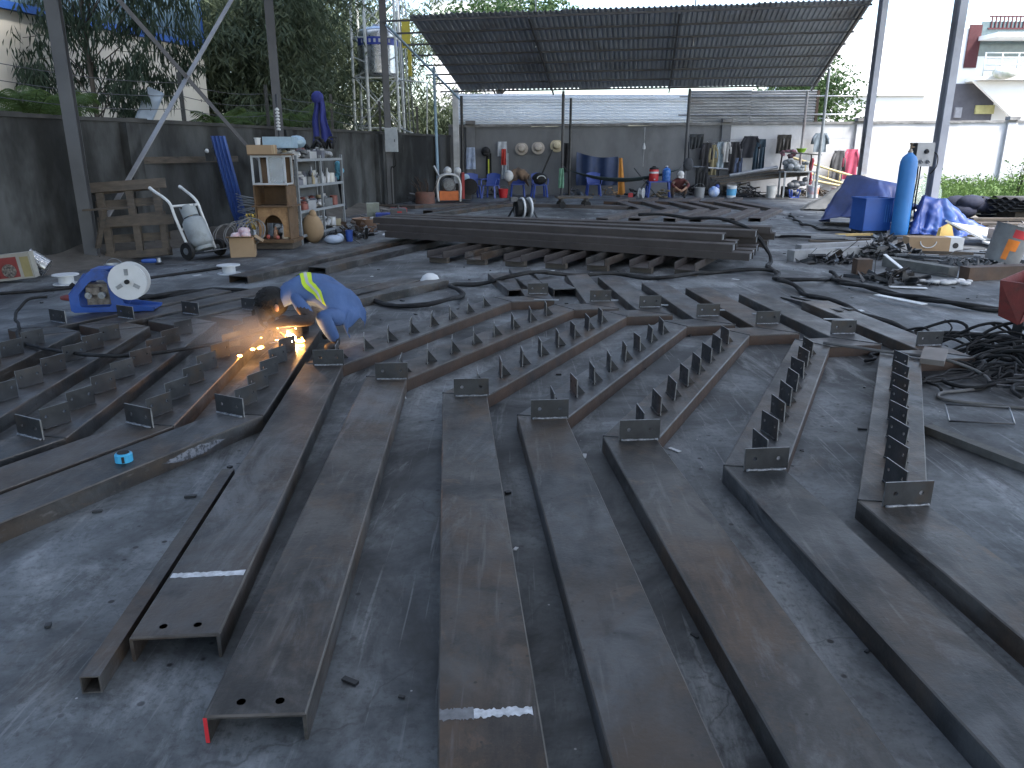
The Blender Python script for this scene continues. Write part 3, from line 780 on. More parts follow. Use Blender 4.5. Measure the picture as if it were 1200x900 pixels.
# flat offcuts bridging the landings
for k, (x, y, a) in enumerate(((0.98, 7.93, 96), (1.45, 7.68, 102), (1.95, 7.42, 94), (2.43, 7.22, 97), (3.02, 6.98, 98), (0.36, 7.95, 96))):
    b = MB(); d = dirv(a); n = dirv(a + 90); p = Vector((0, 0))
    b.prism([tuple(-d * 0.13), tuple(d * 0.13), tuple(d * 0.13 + n * 0.04), tuple(-d * 0.13 + n * 0.04)], 0, 0.008)
    o = b.build('flat_bar', GALV, loc=(x, y, H_ + 0.002))
    tag(o, 'short bright flat bar lying between the %s and %s stringers right of the welder' % ((ORD[2], ORD[3]), (ORD[3], ORD[4]), (ORD[4], ORD[5]), (ORD[5], ORD[6]), (ORD[6], ORD[7]), (ORD[1], ORD[2]))[k], 'flat bar', 'bright flat bars bridging the stringers')

# ---- stack of dark beams on upturned channels
for k in range(7):
    x, y = -1.25 + 0.565 * k, 11.35 - 0.2 * k
    t = thing('support_channel', 'upturned steel channel under the beam stack, %s counted from the shelf side' % ORD[k + 1], 'steel channel', (x, y, 0), 0, 'upturned channels under the beam stack')
    d = dirv(27); n = dirv(117)
    b = MB(); channel(b, Vector((0, 0)), d * 3.1, d * 3.1 + n * 0.28, n * 0.28, h=0.1, up=True, z0=0.075); b.build('section', STEELB if k % 3 == 1 else DARKBEAM, t)
    for s in (0.12, 2.7):
        b = MB(); c = d * s + n * 0.14; b.box((c.x, c.y, 0.0375), (0.3, 0.09, 0.075), rz=-R(27)); b.build('packing_block', WOOD, t)
LAY = [
    (0.176, [((-2.15, 13.15), (3.15, 10.25), 'front beam of the bottom layer'), ((-2.15, 13.45), (3.3, 10.62), 'second beam of the bottom layer'), ((-2.1, 13.75), (3.5, 11.1), 'third beam of the bottom layer'), ((-2.0, 14.05), (3.85, 11.7), 'rear beam of the bottom layer')]),
    (0.277, [((-2.3, 13.3), (2.95, 10.38), 'front beam of the middle layer'), ((-2.3, 13.6), (3.1, 10.78), 'second beam of the middle layer'), ((-2.2, 13.9), (3.55, 11.3), 'third beam of the middle layer'), ((-2.1, 14.2), (4.0, 11.85), 'rear beam of the middle layer')]),
    (0.378, [((-2.4, 13.5), (2.9, 10.75), 'front beam of the top layer'), ((-2.3, 13.85), (3.5, 11.2), 'second beam of the top layer'), ((-2.2, 14.2), (3.9, 11.75), 'rear beam of the top layer')]),
]
for z, rows in LAY:
    for a, c, nm in rows:
        A, C = Vector(a), Vector(c); d = (C - A).normalized(); n = Vector((-d.y, d.x)); L = (C - A).length
        t = thing('stacked_beam', 'long dark steel beam, %s of the stack' % nm, 'steel beam', (a[0], a[1], z), 0, 'beams in the stack')
        b = MB(); channel(b, n * 0.26, d * L + n * 0.26, d * L, Vector((0, 0)), h=0.1); b.build('section', DARKBEAM, t)
        b = MB(); c_ = d * (L - 0.03) + n * 0.13; b.box((c_.x, c_.y, 0.05), (0.05, 0.1, 0.078), rz=math.atan2(d.y, d.x)); b.build('end_cleat', GALV, t)
# ================================================================== LEFT SIDE OBJECTS
RX = lambda a: Matrix.Rotation(a, 3, 'X')
RY = lambda a: Matrix.Rotation(a, 3, 'Y')
RZ = lambda a: Matrix.Rotation(a, 3, 'Z')

# ---- wooden pallets leaning on the wall
def pallet(name, label, loc, rz, lean, roll, seed, nd=3):
    r_ = random.Random(seed)
    t = thing(name, label, 'pallet', loc, 0, 'broken wooden pallets leaning by the column')
    M = RZ(rz) @ RX(-lean) @ RY(roll)
    def plank(nm, c, d, tw=0.0):
        b = MB(); b.box(M @ Vector(c), d, mtx=M @ RY(tw)); b.build(nm, WOOD, t)
    for x in (-0.4, 0.02, 0.4): plank('stringer_board', (x, 0.05, 0.29), (0.10, 0.09, 0.56))
    zs = [0.05, 0.29, 0.52]
    for k in range(3): plank('deck_board', (r_.uniform(-0.03, 0.03), 0.107, zs[k]), (0.96, 0.02, 0.12), r_.uniform(-0.03, 0.03))
    plank('deck_board', (0.03, -0.006, 0.53), (1.08, 0.022, 0.15), 0.02); plank('deck_board', (-0.02, -0.006, 0.03), (0.9, 0.022, 0.10), -0.03)
pallet('wooden_pallet', 'broken wooden pallet standing on the ground beside the column', (-5.68, 11.75, 0.04), R(10), R(10), R(-3), 3)
pallet('wooden_pallet', 'broken wooden pallet propped on top of the lower pallet', (-5.82, 11.98, 0.56), R(13), R(16), R(-5), 9)
for k, (a, c) in enumerate((((-6.25, 11.45, 0.75), (-5.6, 11.5, 0.78)), ((-6.15, 11.5, 0.2), (-5.95, 11.45, 0.75)))):
    b = MB(); b.bar(a, c, 0.09, 0.025); tag(b.build('loose_board', WOOD), ('loose pale board jutting from the pallets across the column', 'loose split board leaning between pallets and column')[k], 'board')

# ---- hand trolley with gas cylinder
t = thing('hand_trolley', 'white tubular hand trolley leaning back beside the pallets', 'trolley', (-4.72, 11.85, 0), R(62))
for s in (-1, 1):
    b = MB(); b.tube(smooth_path([(s * 0.24, 0.02, 0.12), (s * 0.25, 0.24, 0.62), (s * 0.25, 0.34, 0.84), (s * 0.27, 0.60, 0.99), (s * 0.27, 0.68, 1.03)], 4), 0.022, 8); b.build('side_rail', WHITEP, t, smooth='auto')
    b = MB(); b.lathe([(0.0, 0), (0.026, 0), (0.026, 0.05), (0, 0.05)], (s * 0.27, 0.66, 1.02), 8, RX(R(-62))); b.build('hand_grip', WHITEPL, t, smooth='auto')
    w = MB(); w.lathe([(0.05, -0.03), (0.125, -0.03), (0.135, 0), (0.125, 0.03), (0.05, 0.03)], (s * 0.3, 0.0, 0.137), 20, RY(R(90))); wo_ = w.build('wheel', BLACKR, t, smooth='auto')
    w = MB(); w.lathe([(0.0, -0.032), (0.052, -0.032), (0.052, 0.032), (0, 0.032)], (s * 0.3, 0.0, 0.137), 14, RY(R(90))); w.build('rim', GALV, wo_, smooth='auto')
for z, y in ((0.78, 0.31), (0.45, 0.16)):
    b = MB(); b.tube([(-0.25, y, z), (0.25, y, z)], 0.018, 8); b.build('cross_bar', WHITEP, t, smooth='auto')
b = MB(); b.box((0, -0.12, 0.11), (0.5, 0.36, 0.012), mtx=RX(R(-12))); b.build('toe_plate', GREYPAINT, t)
t = thing('gas_cylinder', 'grey gas cylinder with collar handle strapped on the white trolley', 'gas cylinder', (-4.66, 11.74, 0.135), 0)
CYLG = mat('grey_cylinder_paint', (0.27, 0.30, 0.31), (0.20, 0.22, 0.235), (0.12, 0.12, 0.12), scale=4, rough=(0.4, 0.6))
M = RZ(R(62)) @ RX(R(-24))
b = MB(); b.lathe([(0.14, 0.0), (0.15, 0.02), (0.15, 0.05)], (0, 0, 0), 24, M); b.build('foot_ring', CYLG, t, smooth='auto')
b = MB(); b.lathe([(0.0, 0.05), (0.12, 0.055), (0.165, 0.10), (0.17, 0.15), (0.17, 0.40), (0.16, 0.46), (0.12, 0.51), (0.05, 0.535), (0.0, 0.54)], (0, 0, 0), 28, M); b.build('body', CYLG, t, smooth=True)
b = MB()
def coll(u, v):
    a = R(-150 + 300 * u); return M @ Vector((0.118 * math.sin(a), -0.118 * math.cos(a), 0.53 + (0.17 if abs(math.sin(a * 2)) > 0.35 else 0.13) * v))
b.grid(coll, 30, 3, 0.008); b.build('collar', CYLG, t, smooth='auto')
b = MB(); b.lathe([(0.03, 0.53), (0.025, 0.6), (0.035, 0.62), (0.02, 0.66)], (0, 0, 0), 10, M); b.build('valve', plain('brass', (0.45, 0.3, 0.1), 0.35, 0.8), t, smooth='auto')

# ---- white wire spools on the slab
def spool(label, loc, m=WHITEPL, mtx=None, r=0.15, h=0.11, name='wire_spool'):
    t = thing(name, label, 'spool', loc)
    M = mtx or Matrix.Identity(3)
    for z in (0.0, h):
        b = MB(); b.lathe([(0.05, z), (r, z), (r, z + 0.012), (0.05, z + 0.012)], (0, 0, 0), 26, M); b.build('flange', m, t, smooth='auto')
    b = MB(); b.lathe([(0.085, 0.012), (0.085, h), ], (0, 0, 0), 22, M); b.build('drum', m, t, smooth='auto')
    b = MB(); b.lathe([(0.026, -0.004), (0.05, -0.004), (0.05, h + 0.016), (0.026, h + 0.016)], (0, 0, 0), 16, M); b.build('hub', m, t, smooth='auto')
    return t
spool('empty white plastic wire spool lying on the dirt near the silver pot', (-5.45, 9.35, 0.02))
spool('empty white plastic wire spool lying on the slab below the trolley', (-3.78, 10.25, 0.006))

# ---- blue wire feeder with its reel
FBLUE = mat('feeder_blue', (0.025, 0.085, 0.33), (0.02, 0.06, 0.24), (0.03, 0.035, 0.06), scale=6, rough=(0.35, 0.55))
t = thing('wire_feeder', 'blue welding wire feeder with open frame standing on the stringers', 'wire feeder', (-3.92, 7.42, 0.096), R(8))
def frame_plate(y):
    out = [(-0.33, 0.02), (-0.30, 0.0), (0.42, 0.0), (0.44, 0.035), (0.16, 0.075), (0.10, 0.36), (0.03, 0.40), (-0.10, 0.40), (-0.16, 0.36), (-0.33, 0.16)]
    inn = [(-0.24, 0.07), (-0.22, 0.05), (-0.1, 0.045), (0.02, 0.05), (0.045, 0.07), (0.03, 0.28), (0.0, 0.31), (-0.1, 0.31), (-0.14, 0.28), (-0.24, 0.17)]
    n = len(out); b = MB()
    for yy, fl in ((y - 0.006, 0), (y + 0.006, 1)):
        vs = [(p[0], yy, p[1]) for p in out + inn]
        fs = [(i, (i+1) % n, n + (i+1) % n, n + i) for i in range(n)]
        b.add(vs, [f[::-1] for f in fs] if fl else fs)
    for ring in (out, inn):
        vs = [(p[0], yy, p[1]) for yy in (y - 0.006, y + 0.006) for p in ring]
        b.add(vs, [(i, (i+1) % n, n + (i+1) % n, n + i) for i in range(n)])
    return b
for y in (-0.12, 0.12): frame_plate(y).build('side_frame', FBLUE, t)
b = MB(); b.box((0.05, 0, 0.012), (0.74, 0.23, 0.012)); b.build('base_plate', FBLUE, t)
b = MB(); b.box((-0.25, 0, 0.27), (0.012, 0.23, 0.26), mtx=RY(R(40))); b.build('front_panel', FBLUE, t)
b = MB(); b.box((-0.03, 0, 0.406), (0.15, 0.23, 0.012)); b.build('top_panel', FBLUE, t)
b = MB(); b.box((-0.1, 0.02, 0.16), (0.2, 0.14, 0.2)); b.box((-0.12, -0.07, 0.2), (0.12, 0.05, 0.07)); b.build('drive_unit', mat('greasy_machine', (0.10, 0.085, 0.075), (0.22, 0.2, 0.18), scale=25, rough=(0.4, 0.7), metal=0.4), t)
for x in (-0.16, -0.04):
    b = MB(); b.lathe([(0, 0), (0.032, 0), (0.032, 0.03), (0.01, 0.03), (0.01, 0.045), (0, 0.045)], (x, -0.085, 0.16), 14, RX(R(90))); b.build('drive_roller', GALV, t, smooth='auto')
b = MB(); b.lathe([(0, 0), (0.026, 0), (0.026, 0.03), (0, 0.03)], (-0.31, -0.03, 0.24), 12, RY(R(-50))); b.build('control_knob', BLACKR, t, smooth='auto')
b = MB(); b.lathe([(0, 0), (0.035, 0), (0.03, 0.05), (0.018, 0.10), (0, 0.1)], (-0.345, -0.02, 0.13), 12, RY(R(-90))); b.build('torch_socket', REDDK, t, smooth='auto')
b = MB(); b.box((0.2, 0.05, 0.16), (0.03, 0.03, 0.3), mtx=RY(R(30))); b.build('reel_arm', FBLUE, t)
t = spool('white wire reel mounted on the blue wire feeder', (-3.66, 7.36, 0.40), mtx=RZ(R(8)) @ RX(R(90)), r=0.175, h=0.11, name='wire_reel')
b = MB(); M = RZ(R(8)) @ RX(R(90))
for k in range(3):
    a = R(90 + 120 * k); b.box(M @ Vector((0.09 * math.cos(a), 0.09 * math.sin(a), 0.126)), (0.06, 0.035, 0.004), mtx=M @ RZ(a))
b.build('spokes', GALV, t)
b = MB(); b.lathe([(0, 0.12), (0.022, 0.12), (0.022, 0.15), (0, 0.15)], (0, 0, 0), 12, M); b.build('spindle_cap', BLACKR, t, smooth='auto')

# ---- pail, pot, carton box, printed box at the wall foot
def bucket(name, label, cat, loc, r0, r1, h, m, handle=True, group=None, tilt=None, band=None, hole=True):
    t = thing(name, label, cat, loc, 0, group); M = tilt or Matrix.Identity(3)
    b = MB(); b.lathe([(0.0, 0.0), (r0, 0.0), (r1, h), (r1 + 0.006, h), (r1 + 0.006, h - 0.012), (r1 - 0.004, h - 0.006), (r0 - 0.005, 0.01), (0, 0.01)], (0, 0, 0), 22, M)
    b.build('body', m, t, smooth='auto')
    if handle:
        b = MB(); b.tube([M @ Vector((r1 * math.cos(R(a)), 0.02, h - 0.02 + 0.8 * r1 * max(0, math.sin(R(a))))) for a in range(0, 181, 15)], 0.004, 6); b.build('handle', GALV, t, smooth=True)
    if band:
        b = MB(); z0, z1 = h * band[1], h * band[2]; k0, k1 = r0 + (r1 - r0) * band[1], r0 + (r1 - r0) * band[2]
        b.lathe([(k0 + 0.002, z0), (k1 + 0.002, z1)], (0, 0, 0), 22, M); b.f = b.f[:-2]; b.m = b.m[:-2]; b.build('label_band', band[0], t, smooth='auto')
    return t
bucket('pail', 'small grey metal pail with raised handle behind the wire feeder', 'pail', (-5.05, 9.75, 0.02), 0.085, 0.105, 0.19, GALV)
STAIN = plain('stainless', (0.6, 0.61, 0.62), 0.2, 0.95)
bucket('metal_pot', 'shiny dented metal pot tipped over at the wall foot', 'pot', (-6.05, 10.0, 0.12), 0.12, 0.13, 0.26, STAIN, False, tilt=RY(R(-55)) @ RX(R(12)))
t = thing('printed_box', 'red and yellow printed carton lying against the dark wall', 'box', (-6.3, 9.62, 0.03), R(10))
b = MB(); b.box((0, 0, 0.16), (0.6, 0.14, 0.32), mtx=RY(R(-6))); b.build('carton', plain('box_cream', (0.3, 0.29, 0.26), 0.7), t)
b = MB(); b.box((-0.06, -0.0725, 0.15), (0.40, 0.004, 0.25), mtx=RY(R(-6))); b.build('red_print', plain('print_red', (0.2, 0.03, 0.028), 0.6), t)
b = MB(); b.box((0.23, -0.0725, 0.17), (0.1, 0.004, 0.25), mtx=RY(R(-6))); b.build('yellow_print', plain('print_yellow', (0.26, 0.22, 0.1), 0.6), t)
b = MB(); b.lathe([(0, 0), (0.085, 0)], (0.03, -0.076, 0.12), 18, RX(R(90))); b.build('round_picture', mat('print_round', (0.05, 0.05, 0.05), (0.4, 0.36, 0.32), scale=40, rough=(0.6, 0.7)), t)
t = thing('cardboard_box', 'open brown cardboard box beside the trolley', 'box', (-4.2, 12.1, 0), R(14))
for c, d in (((0, -0.17, 0.15), (0.36, 0.006, 0.30)), ((0, 0.17, 0.15), (0.36, 0.006, 0.30)), ((-0.18, 0, 0.15), (0.006, 0.334, 0.30)), ((0.18, 0, 0.15), (0.006, 0.334, 0.30))):
    b = MB(); b.box(c, d); b.build('side', CARD, t)
b = MB(); b.box((0, 0, 0.006), (0.354, 0.334, 0.006)); b.build('bottom', CARD, t)
b = MB(); b.box((-0.02, -0.24, 0.315), (0.38, 0.15, 0.006), mtx=RX(R(-12))); b.build('flap', CARD, t)
b = MB(); b.box((0.25, 0, 0.27), (0.15, 0.33, 0.006), mtx=RY(R(35))); b.build('flap', CARD, t)
b = MB()
for k in range(9): b.ball((rng.uniform(-0.1, 0.1), rng.uniform(-0.1, 0.1), 0.33 + rng.uniform(-0.03, 0.08)), rng.uniform(0.05, 0.08), 6, (1, 1, 0.8))
tag(b.build('rag_bundle', mat('pink_rags', (0.45, 0.25, 0.28), (0.5, 0.48, 0.5), scale=14, rough=(0.85, 0.95)), smooth=True, loc=(-4.2, 12.1, 0)), 'pink and white rags heaped in the cardboard box', 'rags')
b = MB(); r_ = random.Random(4)
for k in range(10):
    c = (-4.55 + 0.05 * k + r_.uniform(-0.06, 0.06), 12.4 + r_.uniform(-0.05, 0.05)); rr = r_.uniform(0.14, 0.22)
    b.tube([(c[0] + rr * math.cos(a * 0.4), c[1] + 0.12 * math.sin(a * 0.4) , 0.28 + rr * math.sin(a * 0.4) + 0.03 * k * 0.3) for a in range(17)], 0.008, 5)
tag(b.build('hose_coil', mat('grey_hose', (0.12, 0.12, 0.12), (0.2, 0.2, 0.2), rough=(0.5, 0.7)), smooth=True), 'tangled grey hose coil between trolley and cardboard box', 'hose')
# blue tool on the slab beside the pallets
t = thing('angle_grinder', 'blue angle grinder lying on the slab before the pallets', 'power tool', (-5.25, 11.1, 0.06), R(14))
b = MB(); b.lathe([(0.022, 0), (0.032, 0.03), (0.034, 0.17), (0.026, 0.2)], (-0.08, 0, 0), 12, RY(R(90))); b.build('motor_body', FBLUE, t, smooth='auto')
b = MB(); b.lathe([(0, -0.02), (0.035, -0.02), (0.03, 0.04), (0, 0.045)], (0.15, 0, 0), 12); b.build('gear_head', GALV, t, smooth='auto')
b = MB(); b.lathe([(0, -0.045), (0.06, -0.045), (0.06, -0.04), (0, -0.04)], (0.15, 0, 0), 18); b.build('disc', BLACKR, t, smooth='auto')
b = MB(); b.tube([(-0.08, 0, 0), (-0.2, 0.01, -0.02), (-0.3, -0.04, -0.05)], 0.008, 6); b.build('cord', BLACKR, t, smooth=True)

# ---- blue corrugated offcuts leaning on the wall with a wire bundle in front
t = thing('blue_sheet', 'narrow bright blue corrugated sheet leaning on the wall behind the cardboard box', 'metal sheet', (-4.7, 14.5, 0))
b = MB()
def bs(u, v):
    p = Vector((-5.02, 14.35, 0.55)).lerp(Vector((-5.33, 14.6, 1.83)), v)
    return (p.x + (u - 0.5) * 0.27, p.y + 0.02 * math.cos(u * 6.283 * 4), p.z)
def bs2(u, v):
    p = Vector((-4.86, 14.3, 0.04)).lerp(Vector((-5.02, 14.35, 0.55)), v)
    return (p.x + (u - 0.5) * 0.27, p.y + 0.02 * math.cos(u * 6.283 * 4), p.z)
b.grid(lambda u, v: bs2(u, v * 2) if v <= 0.5 else bs(u, v * 2 - 1), 40, 6, 0.003)
b.build('sheet', mat('blue_sheet_paint', (0.025, 0.06, 0.22), (0.04, 0.09, 0.28), scale=2, rough=(0.35, 0.5)), t, smooth='auto', world=True)
b = MB(); r_ = random.Random(8)
for k in range(16):
    z = 0.12 + k * 0.045; rr = r_.uniform(0.13, 0.17)
    ph = r_.uniform(0, 6)
    b.tube([(-4.6 + rr * math.cos(a * 0.5 + ph), 13.6 + rr * math.sin(a * 0.5 + ph), z + 0.03 * math.sin(a * 0.5 + ph * 2) + 0.004 * a) for a in range(14)], 0.006, 5)
tag(b.build('wire_bundle', GALV, smooth=True), 'tall loose coil of grey wire before the blue sheet', 'wire coil')
bucket('bucket', 'dirty white bucket under the wire coil', 'bucket', (-4.6, 13.6, 0), 0.14, 0.17, 0.26, plain('dirty_white', (0.4, 0.41, 0.4), 0.6))
b = MB(); b.bar((-4.9, 15.5, 1.62), (-4.45, 14.9, 0.9), 0.05, 0.02); tag(b.build('steel_strap', DKSTEEL), 'dark steel strap leaning on the wall beside the cupboard', 'strap')
b = MB(); b.bar((-6.3, 13.3, 1.42), (-5.35, 15.6, 1.42), 0.03, 0.11); tag(b.build('wall_rail', WOOD), 'dark wooden rail fixed along the mildewed wall', 'rail')
t = thing('wall_lamp', 'small dark lamp box on the wall beside the blue sheet', 'lamp', (-5.5, 14.6, 1.5))
b = MB(); b.box((0, 0, 0), (0.14, 0.1, 0.22)); b.build('housing', DKSTEEL, t)
b = MB(); b.ball((-0.02, -0.08, 0.07), 0.04, 6); b.build('bulb', WHITEPL, t, smooth=True)

# ---- wooden altar cupboard with glass box on top
t = thing('cupboard', 'small brown wooden cupboard with white glazed case on top', 'cupboard', (-3.95, 13.15, 0), R(-2))
b = MB(); b.box((0.0, 0.26, 0.70), (0.56, 0.02, 0.62)); b.build('back_board', WOODL, t)
for x in (-0.27, 0.27):
    b = MB(); b.box((x, 0.02, 0.52), (0.022, 0.46, 1.0)); b.build('side_board', WOODL, t)
b = MB(); b.box((0.02, 0.0, 0.70), (0.68, 0.5, 0.022)); b.build('shelf', WOODL, t)
b = MB(); b.box((-0.02, -0.02, 0.14), (0.74, 0.56, 0.05)); b.build('base_board', WOODL, t)
b = MB(); b.box((-0.02, 0.0, 0.06), (0.66, 0.5, 0.1)); b.build('plinth', WOOD, t)
n = 12
b = MB(); o_ = [(-0.25, 0.68), (0.25, 0.68), (0.25, 0.2), (0.16, 0.2)] + [(0.16 * math.cos(R(180 * k / n)), 0.36 + 0.2 * math.sin(R(180 * k / n))) for k in range(n + 1)] + [(-0.16, 0.2), (-0.25, 0.2)]
pts = [(p[0], -0.19, p[1]) for p in o_]; b.add(pts, [tuple(range(len(pts)))]); b.add([(p[0], -0.17, p[1]) for p in o_], [tuple(range(len(pts)))[::-1]])
b.build('carved_front', mat('altar_wood', (0.34, 0.20, 0.09), (0.2, 0.11, 0.05), scale=14, rough=(0.5, 0.7), bump=0.6), t)
WFR = plain('white_frame', (0.42, 0.44, 0.46), 0.45)
gc = MB()
for x in (-0.27, -0.01, 0.26): gc.box((x, -0.18, 1.27), (0.03, 0.03, 0.44))
for z in (1.05, 1.49): gc.box((0, -0.18, z), (0.57, 0.032, 0.035))
for x in (-0.27, 0.26):
    gc.box((x, 0.18, 1.27), (0.03, 0.03, 0.44))
    for z in (1.051, 1.491): gc.box((x, 0, z), (0.03, 0.33, 0.03))
gc.build('case_frame', WFR, t)
b = MB(); b.box((0, 0, 1.035), (0.56, 0.4, 0.015)); b.build('case_floor', WOODL, t)
b = MB(); b.box((0, 0.2, 1.27), (0.56, 0.012, 0.46)); b.build('case_back', WOODL, t)
b = MB(); b.box((0.125, -0.18, 1.27), (0.24, 0.005, 0.4)); b.build('glass_pane', mat('pane_glass', (0.6, 0.68, 0.72), (0.55, 0.62, 0.66), rough=(0.08, 0.12), alpha=0.35), t)
b = MB(); b.box((0, 0, 1.515), (0.62, 0.46, 0.02)); b.build('case_top', WOODL, t)
STAT = [('figurine', (-0.02, -0.05, 0.17), (0.05, 0.2), (0.38, 0.2, 0.12), 'small red and gold figurine on the cupboard base'), ('figurine', (0.16, -0.12, 0.17), (0.06, 0.24), (0.6, 0.55, 0.45), 'pale standing figurine on the cupboard base'),
        ('cup', (-0.12, -0.16, 0.17), (0.035, 0.07), (0.35, 0.06, 0.05), 'small red offering cup on the cupboard base'), ('cup', (0.05, -0.2, 0.17), (0.035, 0.06), (0.4, 0.1, 0.08), 'dark red offering bowl at the cupboard edge'), ('vase', (-0.33, -0.16, 0.17), (0.04, 0.15), (0.6, 0.63, 0.68), 'white vase with yellow flowers beside the cupboard')]
cx, cy = -3.95, 13.15
for nm, p, (r, h), c_, lb in STAT:
    b = MB()
    pr_f = [(0, 0), (r, 0), (r * 1.05, h * 0.15), (r * 0.6, h * 0.5), (r * 0.75, h * 0.66), (r * 0.35, h * 0.76), (r * 0.45, h * 0.88), (0, h)] if nm == 'figurine' else [(0, 0), (r * 0.6, 0), (r, h * 0.5), (r * 0.6, h * 0.8), (r * 0.75, h), (0, h - 0.01)]
    b.lathe(pr_f, (0, 0, 0), 12)
    tag(b.build(nm, plain(nm + lb[:9].replace(' ', '_'), c_, 0.35), smooth=True, loc=(cx + p[0], cy + p[1], p[2] - 0.004)), lb, nm)
b = MB(); r_ = random.Random(3)
for k in range(26):
    a = Vector((-4.28, 12.99, 0.31)); e = a + Vector((r_.uniform(-0.16, 0.08), r_.uniform(-0.1, 0.1), r_.uniform(0.05, 0.28))); b.tube([a, e], 0.003, 4); b.ball(e, 0.018, 5)
tag(b.build('flowers', plain('flower_yellow', (0.5, 0.36, 0.08), 0.7), smooth=True), 'yellow flowers in the white vase', 'flowers')
# clutter on top of the cupboard and the rack
t = thing('carton', 'low brown carton on top of the glazed case', 'box', (-4.08, 13.1, 1.526)); b = MB(); b.box((0, 0, 0.07), (0.4, 0.3, 0.14)); b.build('body', CARD, t)
b = MB(); b.box((0.2, 0, 0.075), (0.004, 0.06, 0.14)); b.build('tape_strip', plain('tape_tan', (0.4, 0.32, 0.2), 0.4), t)
bucket('mug', 'white mug standing on the brown carton', 'mug', (-4.14, 13.1, 1.668), 0.04, 0.05, 0.11, WHITEPL, False)

# ---- metal shelf rack full of tins and tools
t = thing('shelf_rack', 'grey metal shelf rack crowded with tins and tools beside the cupboard', 'shelf', (-3.78, 14.65, 0), R(80))
Lr, Dr, Hr = 2.0, 0.55, 1.5
RACKM = plain('rack_paint', (0.24, 0.26, 0.28), 0.5)
for x in (-Lr/2, 0, Lr/2):
    for y in (-Dr/2, Dr/2):
        b = MB(); b.box((x, y, Hr/2), (0.04, 0.04, Hr)); b.build('upright', RACKM, t)
shz = [0.14, 0.55, 0.98, 1.42]
for z in shz:
    b = MB(); b.box((0, 0, z), (Lr - 0.04, Dr - 0.042, 0.02)); b.build('shelf_board', DKSTEEL, t)
    b = MB(); b.box((0, -Dr/2 - 0.012, z), (Lr + 0.04, 0.02, 0.045)); b.build('front_rail', RACKM, t)
b = MB(); b.box((0, Dr/2 + 0.01, 0.8), (Lr, 0.006, 1.3)); b.build('back_panel', plain('rack_back', (0.12, 0.13, 0.14), 0.7), t)
MS = Matrix.Translation((-3.78, 14.65, 0)) @ Matrix.Rotation(R(80), 4, 'Z')
kinds = [('tin', 'silver paint tin on the rack'), ('jar', 'dusty glass jar on the rack'), ('bottle', 'brown bottle on the rack'), ('tool_box', 'small tool box on the rack'), ('rag_heap', 'crumpled rag heap on the rack')]
cols = [(0.42, 0.43, 0.45), (0.3, 0.31, 0.33), (0.5, 0.5, 0.48), (0.22, 0.08, 0.07), (0.15, 0.16, 0.2), (0.35, 0.3, 0.2), (0.55, 0.56, 0.58), (0.12, 0.13, 0.14)]
r_ = random.Random(21)
nth = {}
for si, z in [(i_, z_) for i_, z_ in enumerate(shz)] + [(i_ + 10, z_) for i_, z_ in enumerate(shz)]:
    row = si // 10; si = si % 10
    x = -Lr/2 + 0.14 + 0.06 * row
    while x < Lr/2 - 0.1:
        if si == 3: kind = r_.choice(['rag_heap', 'tool_box', 'rag_heap'])
        elif si == 2: kind = r_.choice(['tin', 'jar', 'tin', 'bottle', 'jar'])
        else: kind = r_.choice(['tin', 'tool_box', 'rag_heap', 'jar', 'rag_heap'])
        w = {'tin': 0.075, 'jar': 0.085, 'bottle': 0.045, 'tool_box': 0.11, 'rag_heap': 0.13}[kind] * r_.uniform(0.85, 1.2)
        h = {'tin': 0.16, 'jar': 0.15, 'bottle': 0.24, 'tool_box': 0.13, 'rag_heap': 0.17}[kind] * r_.uniform(0.8, 1.2)
        c_ = r_.choice(cols); y = -Dr/2 + 0.02 + w + r_.uniform(0, 0.06) + 0.24 * row; h *= 1.25 if row else 1.0
        m_ = plain('clutter_%d' % cols.index(c_), c_, 0.4, 0.3)
        b = MB()
        if kind == 'tin': b.lathe([(0, 0), (w, 0), (w, h), (w * 0.94, h), (w * 0.94, h - 0.01), (0, h - 0.01)], (0, 0, 0), 14)
        elif kind == 'jar': b.lathe([(0, 0), (w, 0.005), (w, h * 0.7), (w * 0.6, h * 0.85), (w * 0.65, h), (0, h)], (0, 0, 0), 14)
        elif kind == 'bottle': b.lathe([(0, 0), (w, 0.003), (w, h * 0.6), (w * 0.35, h * 0.78), (w * 0.35, h), (0, h)], (0, 0, 0), 12)
        elif kind == 'tool_box': b.box((0, 0, h / 2), (w * 2, 0.2, h), rz=r_.uniform(-0.3, 0.3)); b.box((0, 0, h + 0.012), (w, 0.03, 0.024))
        else:
            for q in range(8): b.ball((r_.uniform(-w, w) * 0.7, r_.uniform(-0.08, 0.08), r_.uniform(0.045, h * 0.75)), r_.uniform(0.04, 0.07), 5, (1.2, 1, 0.8))
        p = MS @ Vector((x, y, z + 0.0105))
        o = b.build(kind, m_, smooth='auto' if kind != 'tool_box' else False, loc=p, rz=R(80))
        lvl = ['bottom', 'lower', 'middle', 'top'][si]
        hue = ['silver', 'grey', 'pale', 'dark red', 'dark blue', 'tan', 'whitish', 'black'][cols.index(c_)]
        where = 'at the back of' if row else 'on'
        nm_ = {'tin': 'paint tin', 'jar': 'dusty jar', 'bottle': 'dark bottle', 'tool_box': 'small tool box', 'rag_heap': 'crumpled rag heap'}[kind]
        tag(o, '%s %s %s the %s shelf of the rack' % (hue, nm_, where, lvl), kind.replace('_', ' '), 'clutter on the shelf rack')
        x += w * 2 + r_.uniform(0.0, 0.03)
t = thing('plastic_pack', 'pale blue plastic wrapped packs on top of the rack end', 'plastic pack', tuple(MS @ Vector((-0.95, 0.0, 1.62))))
